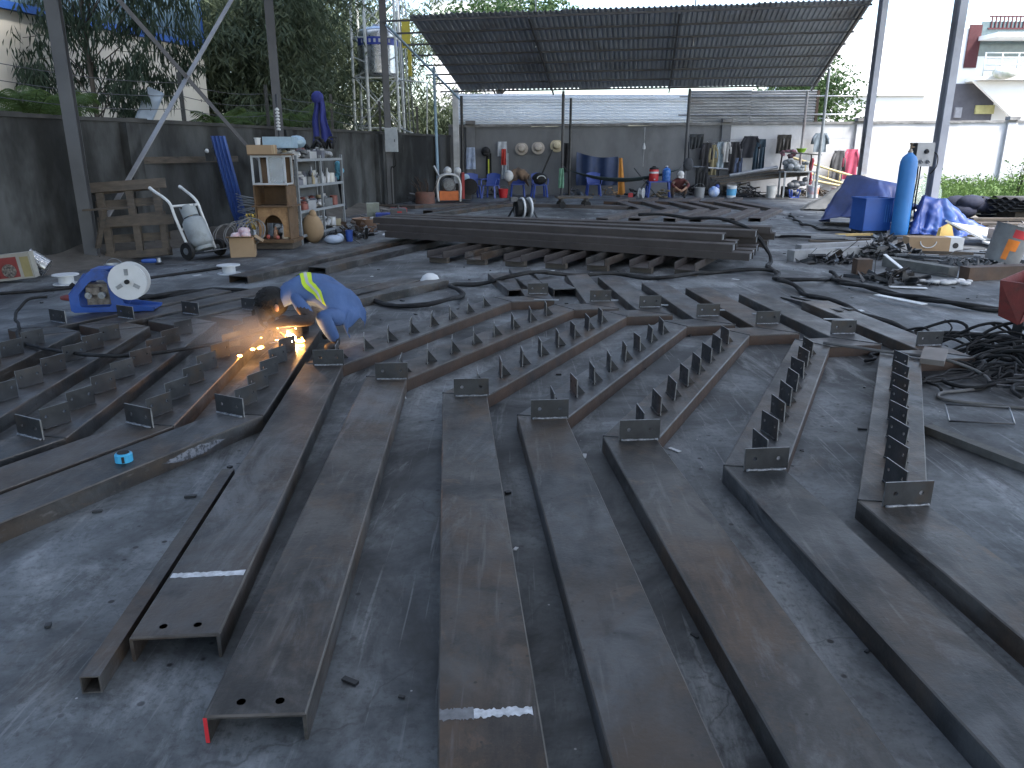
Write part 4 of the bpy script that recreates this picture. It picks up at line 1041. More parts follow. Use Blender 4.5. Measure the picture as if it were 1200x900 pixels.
b = MB(); b.box((0, 0, 0.09), (0.5, 0.36, 0.18)); b.ball((0.2, 0.3, 0.1), 0.16, 7, (1, 1.2, 0.7)); b.ball((-0.05, 0.42, 0.08), 0.13, 7, (1, 1.2, 0.7))
b.build('wrapping', plain('pale_blue_film', (0.3, 0.42, 0.52), 0.25), t, smooth='auto')
b = MB(); r_ = random.Random(5)
for k in range(12):
    p = MS @ Vector((r_.uniform(-0.2, 0.95), r_.uniform(-0.2, 0.2), 1.62)); e = p + Vector((r_.uniform(-0.25, 0.25), r_.uniform(-0.35, 0.35), r_.uniform(0.0, 0.2)))
    b.tube([p, (p + e) / 2 + Vector((0, 0, 0.1)), e], 0.025, 6)
tag(b.build('strap_heap', BLACKR, smooth=True), 'heap of black straps and hoses on top of the rack', 'straps')
b = MB()
for k in range(9): b.ball(tuple(MS @ Vector((1.06, -0.2 + rng.uniform(-0.05, 0.05), 1.32 - k * 0.03))), 0.06, 6)
tag(b.build('blue_beret', plain('sky_blue_cloth', (0.12, 0.38, 0.55), 0.8), smooth=True), 'sky blue beret hanging on the rack corner', 'beret')
b = MB(); p = MS @ Vector((1.05, -0.2, 0.9)); b.bar((p.x, p.y, 1.1), (p.x + 0.05, p.y + 0.1, 0.45), 0.1, 0.04); tag(b.build('dark_apron', plain('apron_dark', (0.03, 0.035, 0.045), 0.8)), 'dark apron hanging down the rack end', 'apron')
# dark blue cloth tied to the column above the rack
b = MB()
def cl(u, v):
    w = 0.10 + 0.18 * v; return (-4.02 + (u - 0.5) * w * 1.6 + 0.05 * v + 0.02 * math.sin(v * 9), 16.9 + 0.05 * math.sin(u * 14 + v * 3), 2.67 - 0.95 * v)
b.grid(cl, 16, 14, 0.006); b.ball((-4.02, 16.9, 2.62), 0.13, 7, (1, 0.7, 1))
tag(b.build('hanging_cloth', plain('navy_cloth', (0.03, 0.04, 0.2), 0.8), smooth=True), 'dark blue cloth hanging high above the shelf rack', 'cloth')
b = MB(); b.tube([(-4.02, 16.9, 0.012), (-4.02, 16.95, 2.75)], 0.02, 6); tag(b.build('thin_pole', GREYPAINT, smooth=True), 'thin pole behind the rack holding the dark blue cloth', 'pole')
t = thing('conduit', 'thin vertical pipe with white insulators beside the shelf column', 'pipe', (-4.5, 15.6, 0))
b = MB(); b.tube([(0, 0, 0.01), (0, 0, 2.6)], 0.018, 6); b.build('pipe', DKSTEEL, t, smooth=True)
for k in range(7):
    b = MB(); b.lathe([(0, 0), (0.04, 0), (0.04, 0.03), (0.02, 0.035), (0.02, 0.05)], (0.0, 0, 1.95 + k * 0.06), 10); b.build('insulator', WHITEPL, t, smooth='auto')

# ---- floor clutter in front of the rack
r_ = random.Random(14)
def clutter(name, label, cat, pts, m, kind='chunks', group=None, smooth=False):
    t = thing(name, label, cat, (pts[0], pts[1], 0.0), 0, group)
    n, sx, sy, hz = pts[2:6]; b = MB()
    for k in range(n):
        x, y = r_.gauss(0, sx / 2), r_.gauss(0, sy / 2)
        z = max(0.02, hz * math.exp(-(x * x / (sx * sx) + y * y / (sy * sy)) * 2) * r_.random())
        M = Matrix.Rotation(r_.uniform(0, 6.28), 3, 'Z') @ Matrix.Rotation(r_.uniform(-0.5, 0.5), 3, 'X') @ Matrix.Rotation(r_.uniform(-0.5, 0.5), 3, 'Y')
        if kind == 'chunks':
            M = Matrix.Rotation(r_.uniform(0, 6.28), 3, 'Z') @ Matrix.Rotation(r_.gauss(0, 0.7), 3, 'X') @ Matrix.Rotation(r_.gauss(0, 0.5), 3, 'Y'); q = r_.random(); a_, b_ = r_.uniform(0.06, 0.16), r_.uniform(0.03, 0.09)
            if q < 0.35: b.box((x, y, z), (a_ * 1.8, b_ * 0.7, 0.008), mtx=M)
            elif q < 0.6:
                vs = [M @ Vector(v_) + Vector((x, y, z)) for v_ in ((0, 0, 0), (a_, 0, 0), (0, b_ * 1.6, 0), (0, 0, 0.008), (a_, 0, 0.008), (0, b_ * 1.6, 0.008))]; b.add(vs, [(0, 2, 1), (3, 4, 5), (0, 1, 4, 3), (1, 2, 5, 4), (2, 0, 3, 5)])
            elif q < 0.85:
                b.box((x, y, z), (a_ * 1.6, 0.05, 0.006), mtx=M); b.box(Vector((x, y, z)) + M @ Vector((0, 0.025, 0.025)), (a_ * 1.6, 0.006, 0.05), mtx=M)
            else: b.tube([Vector((x, y, z)), Vector((x, y, z)) + M @ Vector((a_ * 1.5, b_, 0.05)), Vector((x, y, z)) + M @ Vector((a_ * 3, -b_, 0))], 0.006, 4)
        elif kind == 'sticks': b.box((x, y, z), (r_.uniform(0.2, 0.7), r_.uniform(0.02, 0.05), r_.uniform(0.01, 0.04)), mtx=M)
        else: b.ball((x, y, z), r_.uniform(0.03, 0.08), 5, (1.2, 1, 0.7))
    tag(b.build('pieces', m, t, smooth=smooth), kind='stuff'); return t
bucket('basin', 'brown basin heaped with rags beside the rack', 'basin', (-2.95, 15.9, 0), 0.22, 0.3, 0.26, plain('brown_basin', (0.2, 0.12, 0.08), 0.6), False)
clutter('rag_pile', 'pale rags piled in the brown basin', 'rags', (-2.95, 15.9, 14, 0.25, 0.25, 0.42), plain('pale_rag', (0.45, 0.46, 0.47), 0.9), 'balls', smooth=True)
clutter('scrap_pile', 'low pile of dark scrap on the slab before the rack', 'scrap', (-3.0, 14.6, 46, 0.5, 0.7, 0.2), DKSTEEL)
clutter('scrap_pile', 'pile of rusty pieces at the foot of the rack', 'scrap', (-3.1, 15.2, 30, 0.4, 0.4, 0.3), RUST)
clutter('scrap_pile', 'grey metal offcuts scattered beside the brown basin', 'scrap', (-2.6, 15.6, 36, 0.5, 0.5, 0.22), GALV)
t = thing('sack', 'brown sack leaning in the rack bottom', 'sack', (-3.55, 13.9, 0))
b = MB(); b.ball((0, 0, 0.25), 0.22, 9, (0.9, 0.7, 1.2), RX(0.2)); b.build('cloth', CARD, t, smooth=True)
b = MB(); b.ball((0.03, -0.06, 0.5), 0.07, 6, (1, 0.7, 1.2)); b.build('neck', CARD, t, smooth=True)
bucket('bucket', 'deep blue tin standing on the slab before the rack', 'tin', (-2.95, 14.1, 0), 0.06, 0.065, 0.2, plain('deep_blue_tin', (0.03, 0.09, 0.4), 0.35), False)
b = MB(); b.ball((0, 0, 0.08), 0.13, 7, (1.3, 0.9, 0.6)); b.ball((0.1, 0.05, 0.1), 0.08, 6)
tag(b.build('plastic_bag', plain('blue_white_bag', (0.4, 0.48, 0.62), 0.35), smooth=True, loc=(-3.15, 13.7, 0)), 'crumpled pale blue plastic bag on the slab before the rack', 'bag')
b = MB(); b.box((0, 0, 0.22), (0.28, 0.12, 0.44), mtx=RX(0.15)); b.box((0.05, -0.08, 0.30), (0.08, 0.012, 0.3), mtx=RX(0.15))
tag(b.build('foam_block', plain('greenish_foam', (0.28, 0.3, 0.25), 0.85), loc=(-3.15, 17.8, 0), rz=0.2), 'grey foam block standing against the wall beyond the rack', 'block')
# grey meter cabinet on the third column
t = thing('meter_cabinet', 'grey metal meter cabinet on the column by the water tower', 'cabinet', (-3.38, 22.6, 1.53))
b = MB(); b.box((0, 0, 0.32), (0.34, 0.16, 0.64)); b.build('case', plain('cabinet_grey', (0.40, 0.43, 0.45), 0.45), t)
b = MB(); b.box((0, -0.086, 0.32), (0.28, 0.01, 0.56)); d_ = b.build('door', plain('cabinet_grey_door', (0.36, 0.39, 0.41), 0.45), t)
b = MB(); b.box((0.1, -0.098, 0.3), (0.02, 0.014, 0.07)); b.build('handle', DKSTEEL, d_)
b = MB(); b.tube(smooth_path([(0.06, 0, 0.0), (0.1, 0, -0.3), (0.04, 0, -0.42), (-0.05, 0.02, -0.5), (-0.05, 0.02, -1.5)]), 0.018, 6); b.build('cable', BLACKR, t, smooth=True)
# plain machine box beside the stack
t = thing('welding_set', 'grey welding set with red panel behind the beam stack', 'welding machine', (-2.45, 16.9, 0), R(10))
b = MB(); b.box((0, 0, 0.2), (0.34, 0.5, 0.36)); b.build('case', GREYPAINT, t)
b = MB(); b.box((0.02, -0.253, 0.22), (0.1, 0.006, 0.24)); b.build('red_panel', REDP, t)
b = MB(); b.tube([(0, -0.2, 0.38), (0, -0.2, 0.46), (0, 0.2, 0.46), (0, 0.2, 0.38)], 0.015, 6); b.build('handle', DKSTEEL, t, smooth='auto')
for x in (-0.1, 0.1):
    b = MB(); b.lathe([(0, 0), (0.022, 0), (0.022, 0.03), (0, 0.03)], (x, -0.25, 0.08), 10, RX(R(90))); b.build('socket', BLACKR, t, smooth='auto')
b = MB()
for k in range(3): b.tube([(-2.0 + (0.28 + 0.02*k) * math.cos(a * 0.42), 16.3 + (0.24) * math.sin(a * 0.42), 0.02 + 0.02 * k + 0.24 * max(0, math.sin(a * 0.42))) for a in range(16)], 0.012, 6)
tag(b.build('cable_coil', BLACKR, smooth=True), 'black cable coil standing beside the grey welding set', 'cable')
for nm, lb, cat, p, c_, d in (('tool_case', 'red plastic tool case on the rubbish by the wall', 'tool case', (-2.75, 19.0), (0.55, 0.03, 0.02), (0.4, 0.2, 0.1)), ('tool_tray', 'blue plastic tray on the rubbish by the wall', 'tray', (-2.85, 17.6), (0.04, 0.07, 0.32), (0.42, 0.25, 0.09))):
    t = thing(nm, lb, cat, (p[0], p[1], 0.15), 0.2)
    b = MB(); b.prism([(-d[0]/2, -d[1]/2), (d[0]/2, -d[1]/2), (d[0]/2, d[1]/2), (-d[0]/2, d[1]/2)], 0, d[2], 0.02); b.build('shell', plain(nm, c_, 0.4), t)
    b = MB(); b.tube([(-0.07, 0, d[2]), (-0.06, 0, d[2] + 0.04), (0.06, 0, d[2] + 0.04), (0.07, 0, d[2])], 0.01, 6); b.build('handle', BLACKR, t, smooth=True)
clutter('rubbish_heap', 'low heap of planks and rubbish along the wall foot beyond the rack', 'rubbish', (-2.9, 18.4, 60, 0.45, 1.3, 0.22), mat('mixed_rubbish', (0.2, 0.19, 0.18), (0.09, 0.085, 0.08), (0.4, 0.4, 0.4), scale=6, rough=(0.6, 0.9)), 'sticks')
# ---- small tape on the stringer
t = thing('tape_measure', 'small bright blue tape measure lying on a stringer', 'tape measure', (-1.96, 3.6, 0.092), R(20))
b = MB(); b.prism([(0.042 * math.cos(R(a)), 0.04 * math.sin(R(a))) for a in range(0, 360, 24)], 0, 0.045, 0.006); b.build('case', plain('cyan_plastic', (0.05, 0.36, 0.62), 0.35), t)
b = MB(); b.prism([(0.03 * math.cos(R(a)), 0.028 * math.sin(R(a))) for a in range(0, 360, 24)], 0.0455, 0.049, 0.002); b.build('black_face', BLACKR, t)
b = MB(); b.box((0.0, -0.0385, 0.02), (0.012, 0.012, 0.032)); b.build('black_grip', BLACKR, t)
# ---- white helmet and dust mark beside a channel end
t = thing('hard_hat', 'white hard hat lying on the slab at the channel end', 'helmet', (-1.0, 9.35, 0))
b = MB(); b.lathe([(0.155, 0.0), (0.15, 0.01), (0.125, 0.02), (0.12, 0.07), (0.09, 0.125), (0.045, 0.15), (0, 0.155)], (0, 0, 0), 20); b.build('shell', WHITEPL, t, smooth='auto')
b = MB(); b.prism([(0.17 * math.cos(R(a)) * (0.55), -0.1 - 0.11 * math.sin(R(a))) for a in range(0, 181, 20)], 0.004, 0.014); b.build('peak', WHITEPL, t)
# ================================================================== BACK OF THE YARD
# ---- moulded blue plastic armchairs
def plastic_chair(label, loc, rz):
    t = thing('plastic_chair', label, 'chair', loc, rz, 'blue plastic chairs by the back wall')
    b = MB(); b.prism([(-0.22, -0.22), (0.22, -0.22), (0.2, 0.2), (-0.2, 0.2)], 0.40, 0.425, 0.01); b.build('seat', BLUEPL, t)
    for sx in (-1, 1):
        for sy in (-1, 1):
            b = MB(); b.bar((sx * 0.2, sy * 0.2, 0.4), (sx * 0.24, sy * 0.25, 0.0), 0.05, 0.05); b.build('leg', BLUEPL, t)
        b = MB(); b.tube(smooth_path([(sx * 0.22, 0.2, 0.62), (sx * 0.27, 0.0, 0.62), (sx * 0.27, -0.2, 0.6), (sx * 0.24, -0.24, 0.42)], 4), 0.022, 6); b.build('armrest', BLUEPL, t, smooth=True)
    def bk(u, v):
        a = (u - 0.5) * 2; return (a * (0.23 + 0.02 * v), 0.2 + 0.1 * v - 0.05 * a * a, 0.42 + 0.4 * v * (1 - 0.12 * a * a))
    b = MB(); b.grid(bk, 12, 6, 0.012); b.build('backrest', BLUEPL, t, smooth='auto')
    return t
plastic_chair('blue plastic armchair beside the orange generator', (-1.35, 27.0, 0), R(15))
plastic_chair('blue plastic armchair beside the red bucket', (-0.72, 27.1, 0), R(-20))
plastic_chair('blue plastic armchair with a black bag on its seat', (0.95, 27.6, 0), R(10))
plastic_chair('blue plastic armchair in front of the blue curtain', (2.9, 28.2, 0), R(0))
plastic_chair('blue plastic armchair under the draped brown jacket', (0.2, 27.9, 0), R(0))
bucket('bucket', 'red plastic bucket between the blue chairs', 'bucket', (-0.3, 27.2, 0), 0.13, 0.17, 0.3, plain('red_plastic', (0.5, 0.02, 0.025), 0.4))
# ---- jacket draped on a chair
b = MB()
def jk(u, v):
    a = (u - 0.5) * 2; return (0.2 + a * 0.36 + 0.03 * math.sin(v * 8), 27.62 - 0.16 * math.sin(v * 3.14) + 0.03 * math.sin(u * 17), 0.98 - 0.55 * abs(v - 0.3) - 0.22 * a * a + 0.02 * math.sin(u * 23 + v * 9))
b.grid(jk, 18, 14, 0.02)
tag(b.build('jacket', mat('tan_jacket', (0.26, 0.17, 0.11), (0.05, 0.045, 0.045), scale=3, rough=(0.8, 0.95)), smooth=True), 'tan and black jacket draped over a chair by the wall', 'jacket')
b = MB(); b.ball((-0.12, 27.4, 0.72), 0.19, 8, (0.9, 0.8, 1)); tag(b.build('white_helmet_bag', plain('white_cloth', (0.55, 0.56, 0.56), 0.8), smooth=True), 'round white cloth bundle against the tan jacket', 'bundle')
t = thing('shoulder_bag', 'black bag with grey stripe lying on a blue chair', 'bag', (0.95, 27.4, 0.43))
b = MB(); b.ball((0, 0, 0.2), 0.24, 9, (1.1, 0.7, 0.85)); b.build('body', BLACKR, t, smooth=True)
b = MB(); b.tube([(0.24 * math.cos(R(a)) * 0.6 + 0.06, -0.17, 0.2 + 0.1 * math.sin(R(a))) for a in range(0, 181, 20)], 0.02, 6); b.build('stripe', plain('stripe_grey', (0.5, 0.52, 0.52), 0.6), t, smooth=True)
b = MB(); b.bar((0.06, 0.1, 0.3), (0.45, 0.4, 1.15), 0.03, 0.05); b.build('strap', BLACKR, t)
# ---- hats and things on the wall
def hat(label, x, z, c_):
    t = thing('hat', label, 'hat', (x, 29.16, z), 0, 'hats on the back wall'); M = RX(R(70))
    b = MB(); b.lathe([(0.14, 0), (0.15, 0.05), (0.12, 0.12), (0, 0.15)], (0, 0.06, 0), 14, M); b.build('crown', plain('hat%.2f' % c_[0], c_, 0.85), t, smooth='auto')
    b = MB(); b.lathe([(0.14, 0), (0.24, -0.02), (0.24, -0.012), (0.14, 0.008)], (0, 0.06, 0), 18, M); b.build('brim', plain('hatb%.2f' % c_[0], tuple(q * 0.85 for q in c_), 0.85), t, smooth='auto')
hat('pale conical cap on the back wall beside the striped towel', 0.35, 1.62, (0.42, 0.38, 0.33))
hat('round cream hat on the back wall, second from the striped towel', 0.95, 1.65, (0.45, 0.41, 0.36))
hat('cream hat hanging against the canopy post', 1.62, 1.72, (0.5, 0.44, 0.3))
def garment(name, label, x, z_top, w, h, c_, y=29.1, kind='shirt', cat=None, wav=0.03, group='clothes hung along the back wall', flare=1.15):
    t = thing(name, label, cat or kind, (x, y, z_top - h), 0, group)
    m_ = mat('cloth_%02d_%02d_%02d' % tuple(int(q * 99) for q in c_), c_, tuple(q * 0.65 for q in c_), scale=6, rough=(0.8, 0.95))
    ph = (x * 7.3) % 6
    def panel(x0, x1, z0, z1, f):
        b = MB()
        b.grid(lambda u, v: ((x0 + (x1 - x0) * u) * (1 + (f - 1) * v), wav * math.sin(u * 11 + ph + v * 2) * (0.4 + v) , z0 + (z1 - z0) * v), 12, 8, 0.012); return b
    if kind == 'trousers':
        panel(-w/2, w/2, h, h * 0.8, 1.0).build('waist', m_, t, smooth='auto')
        panel(-w/2, -0.008, h * 0.8, 0, 1.0).build('leg', m_, t, smooth='auto'); panel(0.008, w/2, h * 0.8, rng.uniform(0, 0.05), 1.0).build('leg', m_, t, smooth='auto')
    elif kind == 'shirt':
        panel(-w/2, w/2, h, 0, flare).build('body', m_, t, smooth='auto')
        for s in (-1, 1):
            b = MB(); b.tube([(s * w * 0.42, 0, h * 0.93), (s * w * 0.62, 0.01, h * 0.7), (s * w * 0.66, 0.02, h * 0.42)], [0.05, 0.055, 0.06], 7); b.build('sleeve', m_, t, smooth=True)
        b = MB(); b.tube([(-0.05, 0, h), (0, -0.01, h + 0.05), (0.05, 0, h)], 0.008, 5); b.build('hanger_hook', GALV, t, smooth=True)
    else:
        panel(-w/2, w/2, h, 0, flare).build('cloth', m_, t, smooth='auto')
        b = MB(); b.tube([(-w/2, 0, h), (w/2, 0, h)], 0.012, 5); b.build('hem', m_, t, smooth=True)
    return t
garment('striped_towel', 'blue and white towel hanging on the wall pilaster', -1.5, 1.65, 0.3, 0.75, (0.38, 0.46, 0.62), 29.12, 'towel')
garment('small_towel', 'pale grey towel on the wall beside the cream hats', -0.35, 1.85, 0.32, 0.5, (0.5, 0.54, 0.6), 29.2, 'towel')
garment('safety_jacket', 'black jacket with yellow stripe hanging below the helmet', -0.85, 1.45, 0.2, 1.0, (0.02, 0.022, 0.025), 29.1, 'coat')
b = MB(); b.box((-0.85, 29.06, 1.0), (0.05, 0.012, 0.5)); tag(b.build('yellow_strap', plain('hivis_yellow', (0.55, 0.6, 0.08), 0.7)), 'yellow strap hanging over the black jacket', 'strap')
garment('raincoat', 'red and grey raincoat hanging on the wall', -0.25, 1.45, 0.24, 0.9, (0.35, 0.4, 0.45), 29.12, 'coat', group='clothes hung along the back wall')
garment('red_cloth', 'red cloth hanging over the grey raincoat', -0.3, 1.6, 0.16, 0.55, (0.5, 0.05, 0.04), 29.06, 'cloth')
b = MB(); b.ball((-0.95, 29.1, 1.52), 0.17, 8); b.ball((-0.95, 28.98, 1.42), 0.12, 6, (1, 0.6, 0.5)); tag(b.build('welding_helmet', BLACKR, smooth=True), 'black helmet hanging on the wall above the safety jacket', 'helmet')
garment('dark_jacket', 'dark jacket hanging on the canopy post beside the cream hat', 1.9, 1.8, 0.25, 1.0, (0.025, 0.025, 0.03), 28.6, 'coat')
garment('green_net', 'pale green net hanging on the canopy post', 1.72, 0.95, 0.16, 0.65, (0.2, 0.4, 0.28), 27.75, 'net')
# curtain of blue sheet with an orange strip
t = thing('blue_curtain', 'dark blue tarpaulin curtain hung behind the hammock', 'curtain', (3.0, 28.6, 0))
b = MB(); b.grid(lambda u, v: (2.3 + 1.5 * u, 28.6 + 0.08 * math.sin(u * 15), (1.35 + 0.16 * (1 - u)) * (1 - v) + 0.35 * v - 0.1 * math.sin(u * 3.14) * (1 - v)), 24, 10, 0.008); b.build('sheet', mat('navy_tarp', (0.018, 0.04, 0.11), (0.013, 0.028, 0.08), scale=3, rough=(0.5, 0.7)), t, smooth='auto', world=True)
b = MB(); b.grid(lambda u, v: (3.82 + 0.28 * u * (0.4 + 0.6 * v), 28.55 + 0.03 * math.sin(u * 8), 1.3 * (1 - v) + 0.03 * v), 6, 8, 0.008); b.build('orange_strip', plain('orange_cloth', (0.55, 0.24, 0.05), 0.8), t, smooth='auto', world=True)
# hammock on crossed poles
t = thing('hammock', 'dark green hammock slung on crossed poles before the curtain', 'hammock', (4.0, 27.4, 0))
def hm(u, v):
    x = 1.85 + 3.9 * u; s = 4 * u * (1 - u)
    return (x, 27.4 + (v - 0.5) * (0.06 + 0.4 * s), 0.95 - 0.42 * s + 0.5 * (v - 0.5) ** 2 * s - (0.2 if 0.45 < u < 0.55 else 0) * 0)
b = MB(); b.grid(hm, 30, 8, 0.01); b.build('net', plain('hammock_green', (0.035, 0.055, 0.06), 0.8), t, smooth='auto', world=True)
for s in (-1, 1):
    b = MB(); b.tube([(4.6 + s * 0.42, 27.25, 0.02), (4.6 - s * 0.42, 27.3, 0.98)], 0.022, 6); b.build('pole', GREYPAINT, t, world=True, smooth=True)
for q in ([(1.85, 27.4, 0.95), (1.75, 27.88, 1.1)], [(5.75, 27.4, 0.95), (6.05, 27.86, 1.2)]):
    b = MB(); b.tube(q, 0.012, 5); b.build('rope', GREYPAINT, t, world=True, smooth=True)
# ---- blue side table with cooler and water jug
t = thing('plastic_table', 'small blue plastic table under the red cooler', 'table', (5.05, 27.2, 0))
b = MB(); b.prism([(-0.42, -0.3), (0.42, -0.3), (0.42, 0.3), (-0.42, 0.3)], 0.52, 0.56, 0.012); b.build('table_top', BLUEPL, t)
for sx in (-1, 1):
    for sy in (-1, 1):
        b = MB(); b.bar((sx * 0.36, sy * 0.24, 0.52), (sx * 0.42, sy * 0.28, 0.0), 0.06, 0.06); b.build('leg', BLUEPL, t)
t = thing('water_cooler', 'red insulated water cooler with black lid on the blue table', 'cooler', (4.83, 27.1, 0.561))
b = MB(); b.lathe([(0, 0), (0.15, 0), (0.16, 0.02), (0.16, 0.36), (0.15, 0.38), (0, 0.38)], (0, 0, 0), 20); b.build('body', plain('cooler_red', (0.5, 0.03, 0.035), 0.35), t, smooth='auto')
b = MB(); b.lathe([(0, 0.38), (0.155, 0.38), (0.15, 0.43), (0.06, 0.46), (0.06, 0.49), (0, 0.49)], (0, 0, 0), 18); b.build('lid', BLACKR, t, smooth='auto')
b = MB(); b.lathe([(0.162, 0.25), (0.162, 0.31)], (0, 0, 0), 20); b.f = b.f[:-2]; b.m = b.m[:-2]; b.build('white_band', WHITEPL, t, smooth='auto')
b = MB(); b.box((0, -0.18, 0.06), (0.04, 0.06, 0.04)); b.build('tap', WHITEPL, t)
t = thing('water_jug', 'blue ribbed water jug on the blue table', 'water jug', (5.26, 27.1, 0.561))
b = MB(); pr_ = [(0, 0), (0.13, 0)]
for k in range(6): pr_ += [(0.145, 0.02 + k * 0.055), (0.138, 0.05 + k * 0.055)]
pr_ += [(0.14, 0.36), (0.1, 0.41), (0.045, 0.43), (0.045, 0.47), (0, 0.47)]
b.lathe(pr_, (0, 0, 0), 20); b.build('bottle', plain('jug_blue', (0.03, 0.14, 0.45), 0.2), t, smooth='auto')
b = MB(); b.lathe([(0, 0.47), (0.05, 0.47), (0.05, 0.5), (0, 0.5)], (0, 0, 0), 14); b.build('cap', WHITEPL, t, smooth='auto')
t = thing('hanging_lamp', 'white pendant lamp hanging on a cord above the red cooler', 'lamp', (4.75, 28.9, 1.6))
b = MB(); b.lathe([(0.05, 0), (0.05, 0.08), (0.02, 0.2), (0.01, 0.22), (0, 0.22)], (0, 0, 0), 12); b.build('shade', WHITEPL, t, smooth='auto')
b = MB(); b.tube([(0, 0, 0.22), (0, 0, 0.75)], 0.006, 5); b.tube([(0, 0, 0.0), (0, 0.02, -0.6)], 0.006, 5); b.build('cord', WHITEPL, t, smooth=True)
spool('white wire spool standing on edge beside the blue table', (4.35, 27.0, 0.17), mtx=RZ(R(60)) @ RX(R(90)), r=0.17, h=0.14)
b = MB(); b.box((0, 0, 0.08), (0.16, 0.14, 0.16)); b.box((0, 0, 0.165), (0.1, 0.1, 0.01)); tag(b.build('red_tin', REDP, loc=(4.05, 27.0, 0)), 'small red tin beside the standing white spool', 'tin')
clutter('cloth_heap', 'heap of dark bags under the crossed poles', 'bags', (4.2, 27.6, 14, 0.5, 0.3, 0.4), plain('dark_bags', (0.04, 0.042, 0.045), 0.85), 'balls', smooth=True)
clutter('cloth_heap', 'heap of tan sacks under the blue table', 'sacks', (5.3, 27.5, 14, 0.5, 0.3, 0.35), plain('tan_sacks', (0.24, 0.2, 0.14), 0.9), 'balls', smooth=True)
# ---- clothes on the line at the right half
garment('shorts', 'dark grey shorts hanging high beside the canopy post', 6.65, 2.12, 0.5, 0.52, (0.04, 0.045, 0.05), 29.05, 'trousers')
t = thing('badminton_bag', 'dark round racket bag hanging on the canopy post', 'bag', (6.12, 27.75, 1.1))
b = MB(); b.ball((0, 0, 0), 0.2, 8, (0.9, 0.4, 1.1)); b.build('pouch', plain('racket_dark', (0.05, 0.055, 0.065), 0.8), t, smooth=True)
b = MB(); b.tube([(0, 0, 0.2), (-0.02, 0, 0.75)], 0.03, 6); b.build('strap', plain('racket_dark', (0.05, 0.055, 0.065), 0.8), t, smooth=True)
b = MB(); b.tube([(6.2, 28.2, 1.02), (7.75, 28.6, 0.92)], 0.03, 6); tag(b.build('clothes_rail', GALV, smooth=True), 'grey pipe rail under the hanging clothes', 'rail')
garment('trousers', 'black trousers folded over the pipe rail', 6.75, 1.0, 0.42, 0.95, (0.02, 0.022, 0.026), 28.3, 'trousers')
cl_list = [(7.42, 1.82, 0.3, 1.0, (0.03, 0.03, 0.035), 'shirt', 'black shirt first on the line beside the pipe rail'), (7.68, 1.75, 0.22, 1.05, (0.32, 0.28, 0.17), 'shirt', 'khaki shirt hanging second on the line'),
           (7.95, 1.85, 0.24, 0.95, (0.36, 0.44, 0.5), 'shirt', 'pale blue shirt hanging beside the khaki one'), (8.15, 1.85, 0.2, 0.7, (0.5, 0.5, 0.5), 'shirt', 'short white shirt squeezed between blue and black'),
           (8.45, 1.85, 0.32, 1.15, (0.022, 0.024, 0.03), 'shirt', 'long black coat on the line over the blue jeans'), (8.6, 1.3, 0.34, 0.9, (0.09, 0.12, 0.2), 'trousers', 'faded blue jeans hanging below the black coat'),
           (9.05, 2.05, 0.5, 0.75, (0.018, 0.02, 0.028), 'shirt', 'wide black jacket hanging high on the line'), (9.4, 1.95, 0.42, 1.35, (0.025, 0.05, 0.075), 'trousers', 'long dark navy trousers on the line'),
           (10.3, 2.1, 0.5, 0.65, (0.05, 0.046, 0.042), 'trousers', 'dark brown shorts hanging alone on the wall'), (11.65, 2.15, 0.42, 0.65, (0.16, 0.2, 0.24), 'shirt', 'grey vest hanging above the steel table'),
           (12.41, 1.55, 0.36, 1.2, (0.07, 0.072, 0.08), 'shirt', 'dark grey coat hanging beside the pink shirt'), (12.88, 1.6, 0.42, 1.05, (0.42, 0.07, 0.13), 'shirt', 'deep pink shirt hanging on the wall')]
for x, zt, w, h, c_, kd, lb in cl_list:
    k = 0.955 if x > 6.9 else 1
    garment({'shirt': 'shirt', 'trousers': 'trousers'}[kd], lb, x * k - 0.05, zt, w, h, c_, 28.9 + 0.1 * rng.random(), kd)
b = MB(); b.tube([(6.9, 29.0, 1.95), (9.0, 29.02, 1.93), (12.9, 29.05, 2.0)], 0.006, 5); tag(b.build('clothes_line', GALV, smooth=True), 'thin line along the wall carrying the clothes', 'clothes line')
# ---- buckets, steel table, yellow bamboo, rubbish at the right rear
PAILB = plain('label_blue', (0.1, 0.36, 0.6), 0.5)
bucket('paint_bucket', 'white paint bucket with blue label beside the dark planks', 'bucket', (7.55, 27.2, 0), 0.15, 0.17, 0.4, WHITEPL, band=(PAILB, 0.2, 0.75))
bucket('paint_bucket', 'plain grey-white paint bucket beside the steel table', 'bucket', (8.95, 27.3, 0), 0.15, 0.17, 0.4, plain('greywhite', (0.46, 0.47, 0.46), 0.5))
bucket('paint_bucket', 'white paint bucket with pale blue and orange print by the canopy post', 'bucket', (10.35, 27.2, 0), 0.17, 0.2, 0.42, WHITEPL, band=(mat('print_mix', (0.3, 0.45, 0.6), (0.6, 0.2, 0.1), scale=3, rough=(0.5, 0.6)), 0.3, 0.85))
bucket('grey_bucket', 'dull grey bucket beside the squatting figure', 'bucket', (6.45, 27.2, 0), 0.16, 0.18, 0.35, plain('dull_grey', (0.22, 0.23, 0.24), 0.6))
t = thing('blue_bundle', 'crumpled blue and white plastic bundle between the buckets', 'bundle', (6.95, 27.2, 0))
b = MB(); b.ball((0, 0, 0.2), 0.2, 7, (1, 0.8, 0.95)); b.build('film', mat('bluewhite_film', (0.1, 0.25, 0.6), (0.6, 0.62, 0.66), scale=5, rough=(0.4, 0.6)), t, smooth=True)
b = MB(); b.ball((0.1, 0, 0.37), 0.08, 6); b.build('knot', BLUEPL, t, smooth=True)
t = thing('plank_stack', 'dark sloping stack of planks and pipes behind the buckets', 'planks', (8.0, 28.2, 0))
r_ = random.Random(31)
